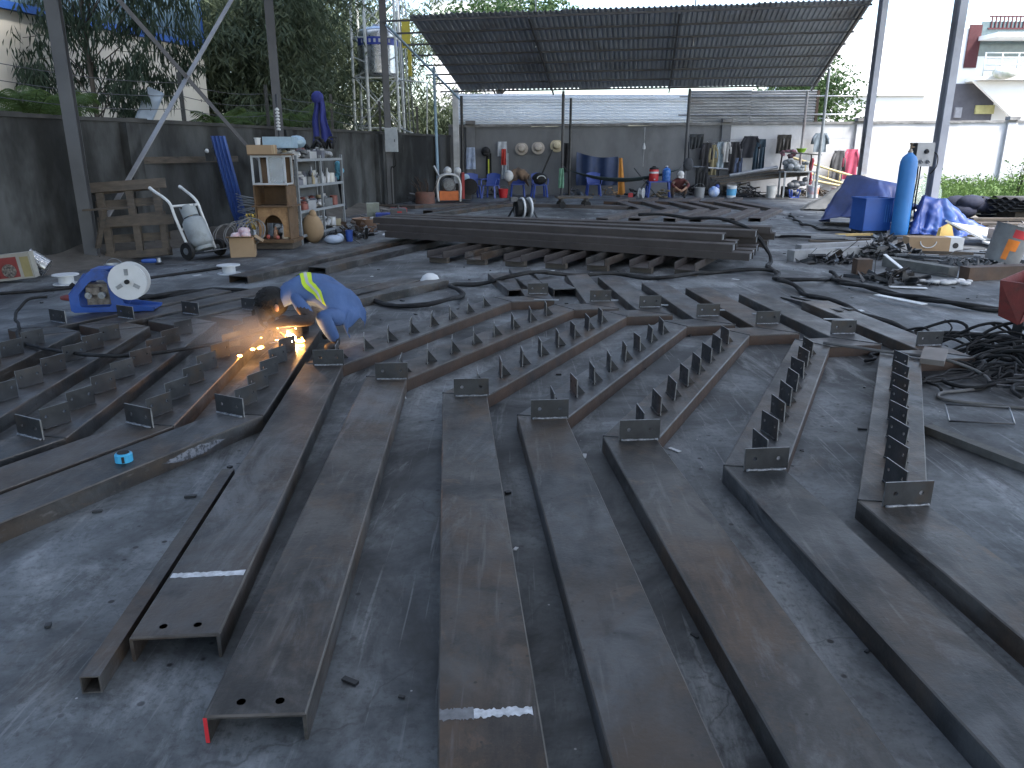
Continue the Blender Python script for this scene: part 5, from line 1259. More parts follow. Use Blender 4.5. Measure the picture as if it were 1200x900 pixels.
for k in range(13):
    b = MB(); y = 27.8 + 0.07 * k; z0 = 0.35 + 0.03 * r_.random() + 0.012 * k; b.bar((7.3 - 0.2 * r_.random(), y, z0 + 0.1), (10.2 + 0.3 * r_.random(), y, z0 + 0.35 + 0.1 * r_.random()), 0.06, 0.07); b.build('plank', DKSTEEL if k % 3 else WOOD, t, world=True)
for x in (7.7, 9.8):
    b = MB(); b.box((x, 28.2, 0.16), (0.1, 1.0, 0.32)); b.build('trestle', WOOD, t, world=True)
b = MB(); b.tube([(7.55, 27.6, 0.72), (9.2, 27.65, 1.0)], 0.06, 8); tag(b.build('thick_pipe', GALV, smooth='auto'), 'thick pale pipe lying over the dark planks', 'pipe')
clutter('dark_rubbish', 'dark tangle of scrap under the plank stack', 'scrap', (8.2, 27.6, 50, 0.7, 0.3, 0.4), DKSTEEL, 'sticks')
t = thing('steel_table', 'grey steel table with clutter beneath and a rack above', 'table', (9.85, 27.5, 0))
b = MB(); b.box((0, 0, 0.86), (1.1, 0.6, 0.03)); b.build('table_top', RACKM, t)
for sx in (-1, 1):
    for sy in (-1, 1):
        b = MB(); b.box((sx * 0.5, sy * 0.26, 0.425), (0.05, 0.05, 0.85)); b.build('leg', RACKM, t)
for sx in (-1, 1):
    b = MB(); b.bar((sx * 0.55, 0.2, 0.88), (sx * 0.5, 0.22, 1.45), 0.04, 0.04); b.build('rack_leg', DKSTEEL, t)
b = MB(); b.box((0.05, 0.1, 1.46), (1.35, 0.5, 0.03), mtx=RY(R(4))); b.build('rack_top', DKSTEEL, t)
bucket('bowl', 'bright green plastic bowl on the rack above the steel table', 'bowl', (9.95, 27.6, 1.49), 0.1, 0.18, 0.14, plain('lime_green', (0.3, 0.55, 0.05), 0.4), False)
clutter('cloth_heap', 'dark clothes heaped at the end of the rack', 'clothes', (9.5, 27.6, 1, 0.01, 0.01, 0.01), plain('dark_bags', (0.04, 0.042, 0.045), 0.85), 'balls')
b = MB(); r_ = random.Random(2)
for k in range(14): b.ball((9.45 + r_.uniform(-0.2, 0.25), 27.5 + r_.uniform(-0.1, 0.1), 1.46 + r_.uniform(0, 0.08) - (0.25 * r_.random() if k < 5 else 0)), r_.uniform(0.05, 0.09), 5, (1.3, 1, 0.7))
tag(b.build('cloth_bundle', mat('dark_mixed_cloth', (0.05, 0.05, 0.06), (0.3, 0.12, 0.16), scale=5, rough=(0.85, 0.95)), smooth=True), 'dark cloth bundle draped over the rack end', 'cloth')
b = MB()
for k in range(16): b.ball((9.75 + r_.uniform(-0.35, 0.35), 27.4 + r_.uniform(-0.15, 0.15), 0.93 + r_.uniform(0, 0.3)), r_.uniform(0.07, 0.14), 6, (1.2, 1, 0.9))
tag(b.build('plastic_heap', mat('grey_plastic_heap', (0.3, 0.33, 0.36), (0.1, 0.11, 0.12), scale=5, rough=(0.35, 0.6)), smooth=True), 'heap of grey plastic bags on the steel table', 'bags')
b = MB()
for k in range(16): b.ball((9.85 + r_.uniform(-0.35, 0.35), 27.45 + r_.uniform(-0.15, 0.15), 0.1 + r_.uniform(0, 0.5)), r_.uniform(0.08, 0.14), 6, (1.2, 1, 0.9))
tag(b.build('bag_pile', mat('dark_grey_bags', (0.16, 0.17, 0.19), (0.06, 0.065, 0.07), scale=5, rough=(0.4, 0.6)), smooth=True), 'dark bags piled under the steel table', 'bags')
t = thing('plastic_stool', 'overturned blue plastic stool under the steel table', 'stool', (9.7, 27.15, 0))
b = MB(); b.prism([(-0.14, -0.12), (0.14, -0.12), (0.14, 0.12), (-0.14, 0.12)], 0.0, 0.03, 0.008); b.build('seat', BLUEPL, t)
for sx in (-1, 1):
    for sy in (-1, 1):
        b = MB(); b.bar((sx * 0.11, sy * 0.09, 0.03), (sx * 0.15, sy * 0.13, 0.28), 0.04, 0.03); b.build('leg', BLUEPL, t)
b = MB(); b.grid(lambda u, v: (10.45 + 0.1 * u, 28.0 + 0.05 * math.sin(v * 9 + u * 5), 1.3 - 1.0 * v), 6, 12, 0.03); tag(b.build('red_rag', plain('dark_red_cloth', (0.22, 0.03, 0.05), 0.85), smooth=True), 'dark red rag hanging on the post beside the steel table', 'rag')
# bamboo scaffold ladders, pale yellow
BAMB = mat('dry_bamboo', (0.55, 0.47, 0.26), (0.42, 0.36, 0.2), scale=3, rough=(0.5, 0.7))
for j, (a, c, lb) in enumerate((((9.9, 28.6, 1.35), (13.0, 27.9, 0.42), 'pale yellow bamboo ladder leaning along the whitewashed wall'), ((10.6, 27.9, 0.55), (13.0, 27.4, 0.08), 'pale yellow bamboo ladder lying low behind the cartons'))):
    t = thing('bamboo_ladder', lb, 'ladder', a)
    A, C = Vector(a), Vector(c)
    for off in (0.0, 0.34):
        b = MB(); b.tube([A + Vector((0, 0.05 * off, -off)), A.lerp(C, 0.5) + Vector((0, 0.05 * off, -off - 0.02)), C + Vector((0, 0.05 * off, -off * 0.9))] if j == 0 else [A + Vector((0, off, 0)), C + Vector((0, off, 0))], 0.04, 8); b.build('pole', BAMB, t, world=True, smooth='auto')
    for k in range(8):
        p = A.lerp(C, 0.06 + k * 0.125); b = MB()
        b.tube([p, p + (Vector((0, 0.02, -0.34)) if j == 0 else Vector((0, 0.34, 0)))], 0.022, 6); b.build('rung', BAMB, t, world=True, smooth=True)
t = thing('printed_carton', 'white printed carton beneath the bamboo ladder', 'box', (11.3, 26.9, 0), 0.2)
b = MB(); b.box((0, 0, 0.18), (0.75, 0.4, 0.36)); b.build('carton', mat('carton_print', (0.55, 0.52, 0.5), (0.4, 0.3, 0.32), scale=4, rough=(0.7, 0.85)), t)
b = MB(); b.box((0, 0, 0.3615), (0.76, 0.06, 0.002)); b.build('tape_strip', plain('tape_tan', (0.4, 0.32, 0.2), 0.4), t)
clutter('cable_heap', 'heap of thin grey cables on the slab before the carton', 'cables', (11.2, 25.9, 24, 0.5, 0.3, 0.12), plain('grey_cable_heap', (0.2, 0.21, 0.22), 0.6), 'sticks')
for k, (x, y, n_, sx, hz, m_, kd, lb) in enumerate(((2.3, 28.6, 40, 0.5, 0.35, mat('grey_blue_cloth', (0.12, 0.14, 0.18), (0.05, 0.055, 0.065)), 'balls', 'heap of grey blue bedding before the curtain'),
        (3.6, 28.9, 26, 0.5, 0.3, CARD, 'chunks', 'flattened cartons heaped at the wall foot'), (6.6, 28.7, 36, 0.6, 0.5, DKSTEEL, 'sticks', 'bundle of dark rods at the wall foot behind the buckets'),
        (8.3, 28.9, 40, 0.8, 0.7, WOOD, 'sticks', 'tangle of old timber behind the hanging clothes'), (10.9, 28.4, 40, 0.6, 0.5, WOOD, 'sticks', 'tangle of broken laths under the bamboo ladder'),
        (11.7, 27.5, 30, 0.5, 0.25, GALV, 'chunks', 'pale tin offcuts beside the white printed carton'), (-0.6, 28.7, 26, 0.5, 0.3, DKSTEEL, 'chunks', 'dark clutter behind the blue chairs'), (12.2, 24.2, 60, 1.0, 0.25, mat('mixed_rubbish', (0.2, 0.19, 0.18), (0.09, 0.085, 0.08)), 'sticks', 'scattered laths beside the canopy corner column'))):
    clutter('junk_heap', lb, 'junk', (x, y, n_, sx, 0.3, hz), m_, kd, smooth=kd == 'balls')
# ---- generator and rusty drum by the side wall
t = thing('generator', 'orange and white generator set in a tube frame', 'generator', (-2.0, 25.0, 0), R(8))
for y in (-0.25, 0.25):
    b = MB(); b.tube(smooth_path([(-0.34, y, 0.03), (-0.36, y, 0.55), (-0.2, y, 0.82), (0.2, y, 0.82), (0.36, y, 0.55), (0.34, y, 0.03)], 4), 0.032, 8); b.build('frame_tube', WHITEP, t, smooth=True)
b = MB(); b.box((0, 0, 0.2), (0.6, 0.42, 0.28)); b.build('engine_base', ORANGE, t)
b = MB(); b.lathe([(0, -0.22), (0.2, -0.22), (0.22, -0.1), (0.22, 0.12), (0.16, 0.2), (0, 0.22)], (0, 0, 0.52), 18, RX(R(90))); b.build('alternator', mat('alternator_grey', (0.2, 0.21, 0.22), (0.1, 0.1, 0.1), scale=20, rough=(0.4, 0.6)), t, smooth='auto')
b = MB(); b.box((0.45, 0, 0.5), (0.08, 0.4, 0.8)); b.build('control_panel', plain('panel_red', (0.3, 0.03, 0.03), 0.5), t)
b = MB(); b.ball((-0.02, 0, 0.95), 0.13, 8); b.ball((0.3, 0, 0.95), 0.11, 8); b.build('filter_pot', WHITEPL, t, smooth=True)
b = MB(); b.tube([(-0.3, 0, 0.8), (-0.45, 0, 1.1)], 0.04, 8); b.build('exhaust', GALV, t, smooth='auto')
t = thing('air_compressor', 'dark engine block with white pots beside the generator', 'engine', (-1.55, 25.6, 0))
b = MB(); b.box((0, 0, 0.3), (0.5, 0.5, 0.5)); b.build('block', DKSTEEL, t)
b = MB(); b.lathe([(0, 0), (0.26, 0), (0.26, 0.06), (0, 0.06)], (0.2, -0.27, 0.45), 18, RX(R(90))); b.build('flywheel', BLACKR, t, smooth='auto')
b = MB(); b.ball((0.05, 0, 0.72), 0.14, 8, (1, 1, 0.9)); b.build('tank', mat('pale_blue_tank', (0.3, 0.42, 0.55), (0.25, 0.35, 0.45)), t, smooth=True)
t = thing('rusty_drum', 'low rusty drum with bent rods sticking out', 'drum', (-2.6, 23.6, 0))
b = MB(); b.lathe([(0.0, 0.0), (0.28, 0), (0.3, 0.1), (0.28, 0.2), (0.3, 0.3), (0.28, 0.38), (0.26, 0.38), (0.25, 0.05), (0, 0.05)], (0, 0, 0), 20); b.build('shell', mat('drum_rust', (0.17, 0.075, 0.055), (0.10, 0.06, 0.05), scale=6, rough=(0.7, 0.85), bump=0.3), t, smooth='auto')
r_ = random.Random(6)
for k in range(14):
    b = MB(); a = r_.uniform(0, 6.28); p = Vector((0.15 * math.cos(a), 0.15 * math.sin(a), 0.1)); e = p + Vector((0.4 * math.cos(a) * r_.random(), 0.3 * math.sin(a), r_.uniform(0.4, 0.75))); b.tube(smooth_path([p, (p + e) / 2 + Vector((0.05, 0, 0.1)), e], 3), 0.01, 5); b.build('rod', RUST, t, smooth=True)
clutter('scrap_pile', 'grey motor scrap against the wall behind the rusty drum', 'scrap', (-2.9, 24.4, 26, 0.4, 0.3, 0.6), DKSTEEL)
# ---- black cable reel and low cart behind the beam stack
t = thing('cable_reel', 'black cable reel with two white rings on a stand', 'cable reel', (0.2, 18.2, 0), R(20))
for x in (-0.09, 0.09):
    b = MB(); b.lathe([(0.14, -0.015), (0.24, -0.02), (0.24, 0.02), (0.14, 0.015)], (x + 0.12, 0, 0.3), 22, RY(R(90)))
    b.build('white_ring', WHITEPL, t, smooth='auto')
b = MB(); b.lathe([(0, -0.2), (0.2, -0.2), (0.2, 0.06), (0, 0.06)], (0.08, 0, 0.3), 18, RY(R(90))); b.build('cable_drum', BLACKR, t, smooth='auto')
for s in (-1, 1):
    for q in (-1, 1):
        b = MB(); b.bar((s * 0.2 + 0.05, 0, 0.34), (s * 0.3 + 0.05, q * 0.28, 0.0), 0.03, 0.03); b.build('leg', DKSTEEL, t)
b = MB(); b.box((-0.18, 0, 0.5), (0.16, 0.16, 0.1)); b.build('socket_box', GREYPAINT, t)
t = thing('platform_cart', 'low flat cart with black wheels behind the cable reel', 'cart', (1.75, 22.4, 0), R(5))
b = MB(); b.box((0, 0, 0.3), (1.0, 0.6, 0.05)); b.build('deck', WOOD, t)
for sx in (-1, 1):
    for sy in (-1, 1):
        b = MB(); b.lathe([(0, -0.03), (0.09, -0.03), (0.1, -0.015), (0.1, 0.015), (0.09, 0.03), (0, 0.03)], (sx * 0.36, sy * 0.24, 0.1), 16, RX(R(90))); b.build('wheel', BLACKR, t, smooth='auto')
        b = MB(); b.box((sx * 0.36, sy * 0.24, 0.235), (0.07, 0.08, 0.08)); b.build('caster_bracket', DKSTEEL, t)
# ================================================================== RIGHT SIDE OBJECTS
t = thing('gas_bottle', 'tall bright blue gas cylinder standing beside the blue bin', 'gas cylinder', (7.5, 15.1, 0))
BCYL = mat('cylinder_blue', (0.025, 0.17, 0.45), (0.02, 0.13, 0.36), (0.06, 0.15, 0.33), scale=2.5, rough=(0.38, 0.55), c3lo=0.6, c3hi=0.8)
b = MB(); b.lathe([(0.0, 0.0), (0.14, 0.0), (0.155, 0.02), (0.157, 0.1), (0.157, 1.3), (0.15, 1.38), (0.125, 1.45), (0.08, 1.50), (0.05, 1.52), (0.045, 1.54), (0, 1.54)], (0, 0, 0), 32); b.build('body', BCYL, t, smooth=True)
b = MB(); b.lathe([(0.045, 1.54), (0.045, 1.57), (0.03, 1.57), (0.03, 1.6), (0, 1.6)], (0, 0, 0), 14); b.build('neck_ring', plain('neck_steel', (0.3, 0.28, 0.26), 0.4, 0.6), t, smooth='auto')
b = MB(); b.lathe([(0.018, 1.6), (0.018, 1.68), (0.03, 1.69), (0.03, 1.71), (0, 1.72)], (0, 0, 0), 10); b.box((0.035, 0, 1.64), (0.05, 0.025, 0.03)); b.build('valve', plain('valve_dark', (0.09, 0.07, 0.05), 0.4, 0.7), t, smooth='auto')
# ---- switch box on the column
t = thing('switch_box', 'grey switch box with round dials on the column behind the cylinder', 'switch box', (7.98, 15.6, 1.28), R(4))
b = MB(); b.box((0, 0, 0.22), (0.36, 0.2, 0.44)); b.build('case', plain('switch_grey', (0.3, 0.31, 0.32), 0.45), t)
b = MB(); b.box((-0.184, -0.02, 0.22), (0.008, 0.2, 0.42)); b.build('side_cover', DKSTEEL, t)
for (x, z, r) in ((0.02, 0.28, 0.045), (-0.07, 0.09, 0.038), (0.07, 0.09, 0.038)):
    b = MB(); b.lathe([(0, 0), (r, 0), (r, 0.02), (r * 0.6, 0.05), (0, 0.05)], (x, -0.1, z), 16, RX(R(90))); o = b.build('dial', DKSTEEL if z > 0.2 else GALV, t, smooth='auto')
    b = MB(); b.box((x, -0.155, z), (r * 1.2, 0.012, 0.014), mtx=RY(R(40))); b.build('pointer', BLACKR, o)
for k in range(3):
    b = MB(); b.tube(smooth_path([(-0.08 + 0.05 * k, 0.02, 0.0), (-0.07 + 0.04 * k, 0, -0.3), (-0.1 + 0.06 * k, 0.02, -0.7), (-0.12 + 0.1 * k, 0.05, -1.26)], 5), 0.014, 6); b.build('cable', BLACKR, t, smooth=True)
b = MB(); b.tube(smooth_path([(0.18, 0, 0.3), (0.33, 0.02, 0.2), (0.36, 0.05, 0.0), (0.28, 0.1, -0.15)], 5), 0.01, 6); b.build('cable', BLACKR, t, smooth=True)
# ---- tarpaulin over a machine
TARP = mat('blue_tarp', (0.03, 0.045, 0.13), (0.025, 0.035, 0.09), (0.04, 0.075, 0.26), scale=2.2, rough=(0.32, 0.5), c3lo=0.5, c3hi=0.7)
r_ = random.Random(12)
def drape(name, label, base, apex, seed, m, hem=0.02, fold=0.09, n=54, rings=16):
    """cloth hanging from a top polygon to a wider hem polygon, with folds"""
    q = random.Random(seed); ph = [q.uniform(0, 6.28) for _ in range(8)]
    def loop(poly, s):
        k = len(poly); f = s * k; i = int(f) % k; t_ = f - int(f); return Vector(poly[i]).lerp(Vector(poly[(i + 1) % k]), t_)
    def fn(u, v):
        a = loop(apex, u % 1.0); c = loop(base, u % 1.0); p = a.lerp(c, v ** 0.85)
        ctr = sum((Vector(x) for x in apex), Vector()) / len(apex)
        out = Vector((p.x - ctr.x, p.y - ctr.y, 0)); out = out.normalized() if out.length > 1e-6 else Vector()
        cr = 0.5 * fold * ((1 - 2 * abs(mnoise.noise(p * 2.3 + Vector((ph[5], 0, 0))))) - 0.5 + 0.5 * (1 - 2 * abs(mnoise.noise(p * 5.1 + Vector((ph[6], 3, 0))))) - 0.25 + 0.3 * (0.5 - abs(mnoise.noise(p * 11.0))))
        w = v * fold * (0.6 * math.sin(u * 6.283 * 5 + ph[0]) + 0.6 * math.sin(u * 6.283 * 9 + ph[1] + v * 2) + 0.4 * math.sin(u * 6.283 * 17 + ph[2] + v * 4))
        sag = 0.035 * math.sin(v * 7 + ph[3]) * math.sin(u * 6.283 * 3 + ph[4])
        p = p + out * (w + cr * min(1, v * 3)) + Vector((0, 0, cr * 0.5 + sag - 0.04 * math.sin(v * 3.1416)))
        return (p.x, p.y, max(hem + 0.02 * math.sin(u * 40), p.z))
    b = MB(); b.grid(fn, n, rings)
    ctr = sum((Vector(x) for x in apex), Vector()) / len(apex)
    k0 = len(b.v); b.v.append((ctr.x, ctr.y, ctr.z + 0.03)); 
    for i in range(n): b.f.append((k0, i + 1, i)); b.m.append(0)
    o = b.build(name, m, smooth=True); md = o.modifiers.new('thickness', 'SOLIDIFY'); md.thickness = 0.004
    return o
o = drape('tarpaulin', '', [(6.75, 17.0, 0.1), (7.6, 16.2, 0.3), (8.35, 16.15, 0.45), (8.6, 17.6, 0.05), (7.2, 18.1, 0.05)], [(7.25, 17.2, 1.05), (7.7, 16.7, 1.0), (8.2, 16.8, 0.85), (8.1, 17.3, 0.9), (7.5, 17.5, 1.03)], 4, TARP, fold=0.10, n=90)
tag(o, 'dark blue tarpaulin tented over a machine behind the blue bin', 'tarpaulin')
o = drape('tarpaulin', '', [(7.75, 14.9, 0.02), (8.6, 14.7, 0.02), (9.35, 15.1, 0.02), (9.2, 15.9, 0.02), (8.2, 16.1, 0.02)], [(8.0, 15.3, 0.72), (8.35, 15.2, 0.66), (8.6, 15.4, 0.55), (8.4, 15.6, 0.6), (8.1, 15.6, 0.7)], 9, mat('bright_tarp', (0.03, 0.075, 0.30), (0.025, 0.055, 0.22), (0.05, 0.13, 0.36), scale=3, rough=(0.42, 0.58)), fold=0.15, n=120, rings=30)
tag(o, 'bright crumpled blue tarpaulin heaped behind the blue cylinder', 'tarpaulin')
# ---- blue bin
t = thing('blue_bin', 'square blue plastic bin beside the blue cylinder', 'bin', (7.12, 15.55, 0.02), R(6))
BIN = mat('bin_blue', (0.018, 0.09, 0.36), (0.015, 0.07, 0.29), scale=3, rough=(0.35, 0.5))
for nm, c, d in (('front_wall', (0, -0.25, 0.36), (0.56, 0.015, 0.62)), ('rear_wall', (0, 0.25, 0.36), (0.56, 0.015, 0.62)), ('side_wall', (-0.275, 0, 0.36), (0.015, 0.484, 0.62)), ('side_wall', (0.275, 0, 0.36), (0.015, 0.484, 0.62)), ('floor', (0, 0, 0.06), (0.53, 0.48, 0.015)), ('rim', (0, -0.265, 0.66), (0.6, 0.03, 0.03)), ('rim', (-0.29, 0, 0.66), (0.03, 0.5, 0.03)), ('rim', (0.29, 0, 0.66), (0.03, 0.5, 0.03)), ('rim', (0, 0.265, 0.66), (0.6, 0.03, 0.03))):
    b = MB(); b.box(c, d); b.build(nm, BIN, t)
for k in range(3):
    b = MB(); b.box((0.14 + 0.045 * k, -0.2605, 0.38), (0.012, 0.006, 0.34)); b.build('moulded_rib', plain('bin_rib', (0.06, 0.2, 0.5), 0.4), t)
b = MB(); b.box((0, 0, 0.02), (0.5, 0.44, 0.05)); b.build('skid', DKSTEEL, t)
# ---- cartons, cans, timber, scrap
t = thing('handled_carton', 'long brown carton with printed handle and white end', 'box', (6.75, 12.45, 0), R(-8))
b = MB(); b.box((-0.1, 0, 0.13), (0.62, 0.3, 0.26)); b.build('carton', CARD, t)
b = MB(); b.box((0.31, 0, 0.13), (0.2, 0.302, 0.262)); b.build('white_end', WHITEPL, t)
b = MB(); b.tube([(-0.12 + 0.12 * math.cos(R(a)), -0.154, 0.2 + 0.1 * math.sin(R(a))) for a in range(180, 361, 15)], 0.009, 5); b.build('handle_print', WHITEPL, t)
b = MB(); b.lathe([(0.03, 0), (0.045, 0), (0.045, 0.003), (0.03, 0.003)], (0.29, -0.152, 0.14), 16, RX(R(90))); b.build('ring_print', DKSTEEL, t)
t = bucket('paint_can', 'tilted grey paint can with red and orange print on the right', 'paint can', (6.98, 11.0, 0.06), 0.22, 0.25, 0.52, mat('can_grey', (0.2, 0.21, 0.215), (0.13, 0.135, 0.14), scale=5, rough=(0.4, 0.6), metal=0.2), False, tilt=RZ(R(-10)) @ RY(R(14)))
M = RZ(R(-10)) @ RY(R(14))
for nm, a0, a1, z0, z1, c_ in (('red_print', 248, 292, 0.36, 0.47, (0.5, 0.03, 0.04)), ('orange_print', 240, 258, 0.05, 0.33, (0.7, 0.2, 0.02)), ('orange_print', 258, 276, 0.18, 0.33, (0.7, 0.2, 0.02))):
    b = MB()
    def fn(u, v, a0=a0, a1=a1, z0=z0, z1=z1):
        a = R(a0 + (a1 - a0) * u); z = z0 + (z1 - z0) * v; r = 0.22 + 0.03 * z / 0.52 + 0.003
        return M @ Vector((r * math.cos(a), r * math.sin(a), z))
    b.grid(fn, 8, 3); b.build(nm, plain(nm, c_, 0.45), t, smooth=True)
def beam(name, label, cat, a, c, w, h, m, grp=None):
    A, C = Vector(a), Vector(c); t = tag(MB().bar((0, 0, h / 2), C - A + Vector((0, 0, h / 2)), w, h).build(name, m, loc=A), label, cat, grp)
    return t
CONC = mat('pale_timber', (0.30, 0.31, 0.32), (0.20, 0.205, 0.21), scale=4, rough=(0.8, 0.95), bump=0.2)
beam('timber', 'long pale square timber lying before the blue bin', 'timber', (4.15, 11.5, 0.003), (6.25, 12.3, 0.003), 0.16, 0.16, CONC)
beam('timber', 'second pale timber behind the long one', 'timber', (4.55, 12.3, 0.003), (6.4, 13.0, 0.003), 0.14, 0.15, CONC)
beam('timber', 'dark timber baulk lying by the crumpled paper', 'timber', (5.75, 10.0, 0.003), (5.35, 11.0, 0.003), 0.17, 0.13, mat('dark_timber', (0.13, 0.135, 0.13), (0.08, 0.082, 0.08), scale=5, rough=(0.8, 0.95), bump=0.3))
beam('square_post', 'short rusty steel block standing on the slab', 'steel block', (4.68, 10.2, 0.003), (4.68, 10.36, 0.003), 0.2, 0.2, RUST)
beam('brown_pipe', 'thick brown pipe lying at the yard edge under the paint can', 'pipe', (5.75, 9.75, 0.003), (8.4, 10.3, 0.003), 0.17, 0.17, RUST)
beam('steel_angle', 'rough steel angle lying on the slab beside the right stringer', 'angle iron', (2.72, 3.55, 0.003), (2.45, 4.25, 0.003), 0.07, 0.045, mat('dirty_steel', (0.10, 0.098, 0.09), (0.07, 0.068, 0.063), scale=9, rough=(0.7, 0.9), bump=0.4))
for k, (p, e) in enumerate((((3.05, 8.55, 0.01), (3.2, 7.35, 0.10)), ((3.18, 8.6, 0.01), (3.32, 7.4, 0.10)))):
    b = MB(); angle_bar(b, p, e, 0.06, 0.006); tag(b.build('angle_iron', DKSTEEL), ('dark angle iron propped on the last stringer', 'dark angle iron propped beside its twin on the last stringer')[k], 'angle iron', 'angle irons propped on the stringer')
clutter('scrap_heap', 'dark heap of cut steel scrap before the blue bin', 'scrap', (5.75, 11.9, 110, 0.55, 0.35, 0.36), DKSTEEL)
clutter('scrap_heap', 'low scatter of dark steel scrap by the pale timber', 'scrap', (4.7, 11.35, 60, 0.45, 0.25, 0.16), DKSTEEL)
clutter('scrap_heap', 'small dark scrap heap with a white strip on the slab', 'scrap', (4.75, 9.55, 60, 0.45, 0.3, 0.2), DKSTEEL)
beam('white_strip', 'white strip standing slanted in the small scrap heap', 'strip', (5.05, 9.5, 0.02), (4.8, 9.95, 0.3), 0.06, 0.01, WHITEPL)
beam('white_strip', 'white strip lying across the thick black cable', 'strip', (4.3, 7.9, 0.05), (4.05, 8.45, 0.05), 0.09, 0.008, WHITEPL)
beam('white_strip', 'white strip lying flat beside the small scrap heap', 'strip', (4.55, 9.2, 0.012), (4.95, 9.1, 0.012), 0.09, 0.008, WHITEPL)
beam('yellow_plank', 'yellow plank offcut before the blue bin', 'plank', (6.1, 14.6, 0.02), (6.8, 14.7, 0.02), 0.14, 0.06, plain('yellow_wood', (0.5, 0.36, 0.14), 0.7))
b = MB(); r_ = random.Random(77)
for k in range(18): b.ball((r_.gauss(0, 0.14), r_.gauss(0, 0.06), 0.03), r_.uniform(0.03, 0.06), 5, (1.4, 1, 0.5))
tag(b.build('crumpled_paper', plain('dirty_paper', (0.5, 0.51, 0.52), 0.85), smooth=True, loc=(5.35, 9.5, 0)), 'crumpled dirty white paper on the slab by the timber baulk', 'paper')
b = MB()
for k in range(8): b.ball((r_.gauss(0, 0.2), r_.gauss(0, 0.12), 0.04), r_.uniform(0.04, 0.08), 5, (1.5, 1, 0.5))
tag(b.build('blue_film', plain('film_blue', (0.08, 0.2, 0.55), 0.35), smooth=True, loc=(5.95, 13.1, 0)), 'crumpled blue film behind the scrap heap', 'plastic film')
b = MB(); b.add([(0, 0, 0), (0.35, 0.1, 0), (0.28, 0.16, 0.3), (0.05, 0.05, 0.22), (0.02, -0.03, 0)], [(0, 1, 2, 3), (0, 3, 4)]); o = b.build('yellow_bag', plain('sack_yellow', (0.5, 0.36, 0.12), 0.8), loc=(7.85, 14.3, 0.0)); o.modifiers.new('t', 'SOLIDIFY').thickness = 0.06
tag(o, 'small yellow paper bag before the bright tarpaulin', 'bag')
# bright panels at the yard edge
def board(name, label, pts, m, th=0.03, cat='board'):
    P = [Vector(p) for p in pts]; n = (P[1] - P[0]).cross(P[-1] - P[0]).normalized(); q = [p - n * th for p in P]; k = len(P)
    b = MB(); b.add(P + q, [tuple(range(k)), tuple(range(k, 2*k))[::-1]] + [(i, i + k, (i+1) % k + k, (i+1) % k) for i in range(k)]); return tag(b.build(name, m), label, cat)
board('white_board', 'bent white board leaning beside the bright tarpaulin', [(7.6, 13.7, 0.42), (8.1, 13.3, 0.12), (9.6, 13.6, 0.12), (9.4, 14.3, 0.15), (8.2, 14.3, 0.2)], WHITEP)
board('white_board', 'flat white board on the ground beyond the tarpaulin', [(9.6, 18.6, 0.18), (11.6, 18.0, 0.18), (11.9, 19.0, 0.24), (9.9, 19.8, 0.24)], WHITEP)
board('white_board', 'narrow white board beside the brown boxes', [(8.0, 13.0, 0.09), (9.0, 12.9, 0.09), (9.0, 13.15, 0.1), (8.0, 13.2, 0.1)], WHITEP)
for k, (x, y, w, h, lb) in enumerate(((8.75, 13.3, 1.0, 0.16, 'flat brown packing box on the white board'), (9.0, 12.7, 0.9, 0.24, 'dark packing box beside the paint can'))):
    t = thing('packing_box', lb, 'box', (x, y, 0.13 if k == 0 else 0.0), R(-4)); b = MB(); b.box((0, 0, h/2), (w, 0.4, h)); b.build('carton', mat('dusky_box%d' % k, (0.13, 0.115, 0.12), (0.2, 0.18, 0.18), scale=4, rough=(0.7, 0.85)), t)
    b = MB(); b.box((0, 0, h + 0.0015), (w * 0.98, 0.05, 0.003)); b.build('tape_strip', plain('tape_tan', (0.4, 0.32, 0.2), 0.4), t)
clutter('rubble', 'grey rubble and rubbish along the right yard edge', 'rubble', (10.2, 15.4, 160, 1.2, 1.2, 0.22), mat('rubble_mix', (0.3, 0.3, 0.3), (0.12, 0.11, 0.11), (0.5, 0.5, 0.5), scale=5, rough=(0.7, 0.95)))
clutter('ash_heap', 'low heap of dark ash before the paint can', 'ash', (6.6, 11.0, 120, 0.5, 0.35, 0.06), mat('ash', (0.09, 0.095, 0.105), (0.14, 0.145, 0.15), scale=20, rough=(0.9, 1)))
for k in range(7):
    y = 14.6 + 0.42 * k
    beam('plank', 'weathered plank at the yard edge, %s counted from the tarpaulin side' % ['', 'first', 'second', 'third', 'fourth', 'fifth', 'sixth', 'seventh'][k + 1], 'plank', (9.6 + 0.1 * (k % 3), y, 0.03 + 0.06 * (k % 3)), (13.2, y - 0.5, 0.06 + 0.06 * (k % 3)), 0.25, 0.05, WOOD, 'weathered planks at the yard edge')
t = thing('dark_sheet_stack', 'stack of dark curled roofing sheets beside the weeds', 'roofing sheets', (12.5, 18.0, 0))
for k in range(5):
    b = MB(); b.grid(lambda u, v, k=k: (10.9 + 4.2 * u, 17.2 + 1.5 * v - 0.15 * k, 0.28 + 0.07 * k + 0.22 * u * (1 - 0.2 * k) * (1 - v) + 0.03 * math.sin(v * 25) + 0.16 * (u - 0.25) ** 2), 8, 24, 0.004); b.build('sheet', mat('dark_sheet', (0.075, 0.075, 0.075), (0.045, 0.045, 0.048), (0.13, 0.13, 0.12), scale=3, rough=(0.6, 0.8)), t, world=True, smooth=True)
b = MB(); b.box((13, 17.9, 0.13), (3.6, 0.9, 0.26)); b.build('packing', WOOD, t, world=True)
t = thing('fabric_bundle', 'dark navy fabric bundle on the sheet stack end', 'fabric', (10.8, 18.3, 0.0))
b = MB()
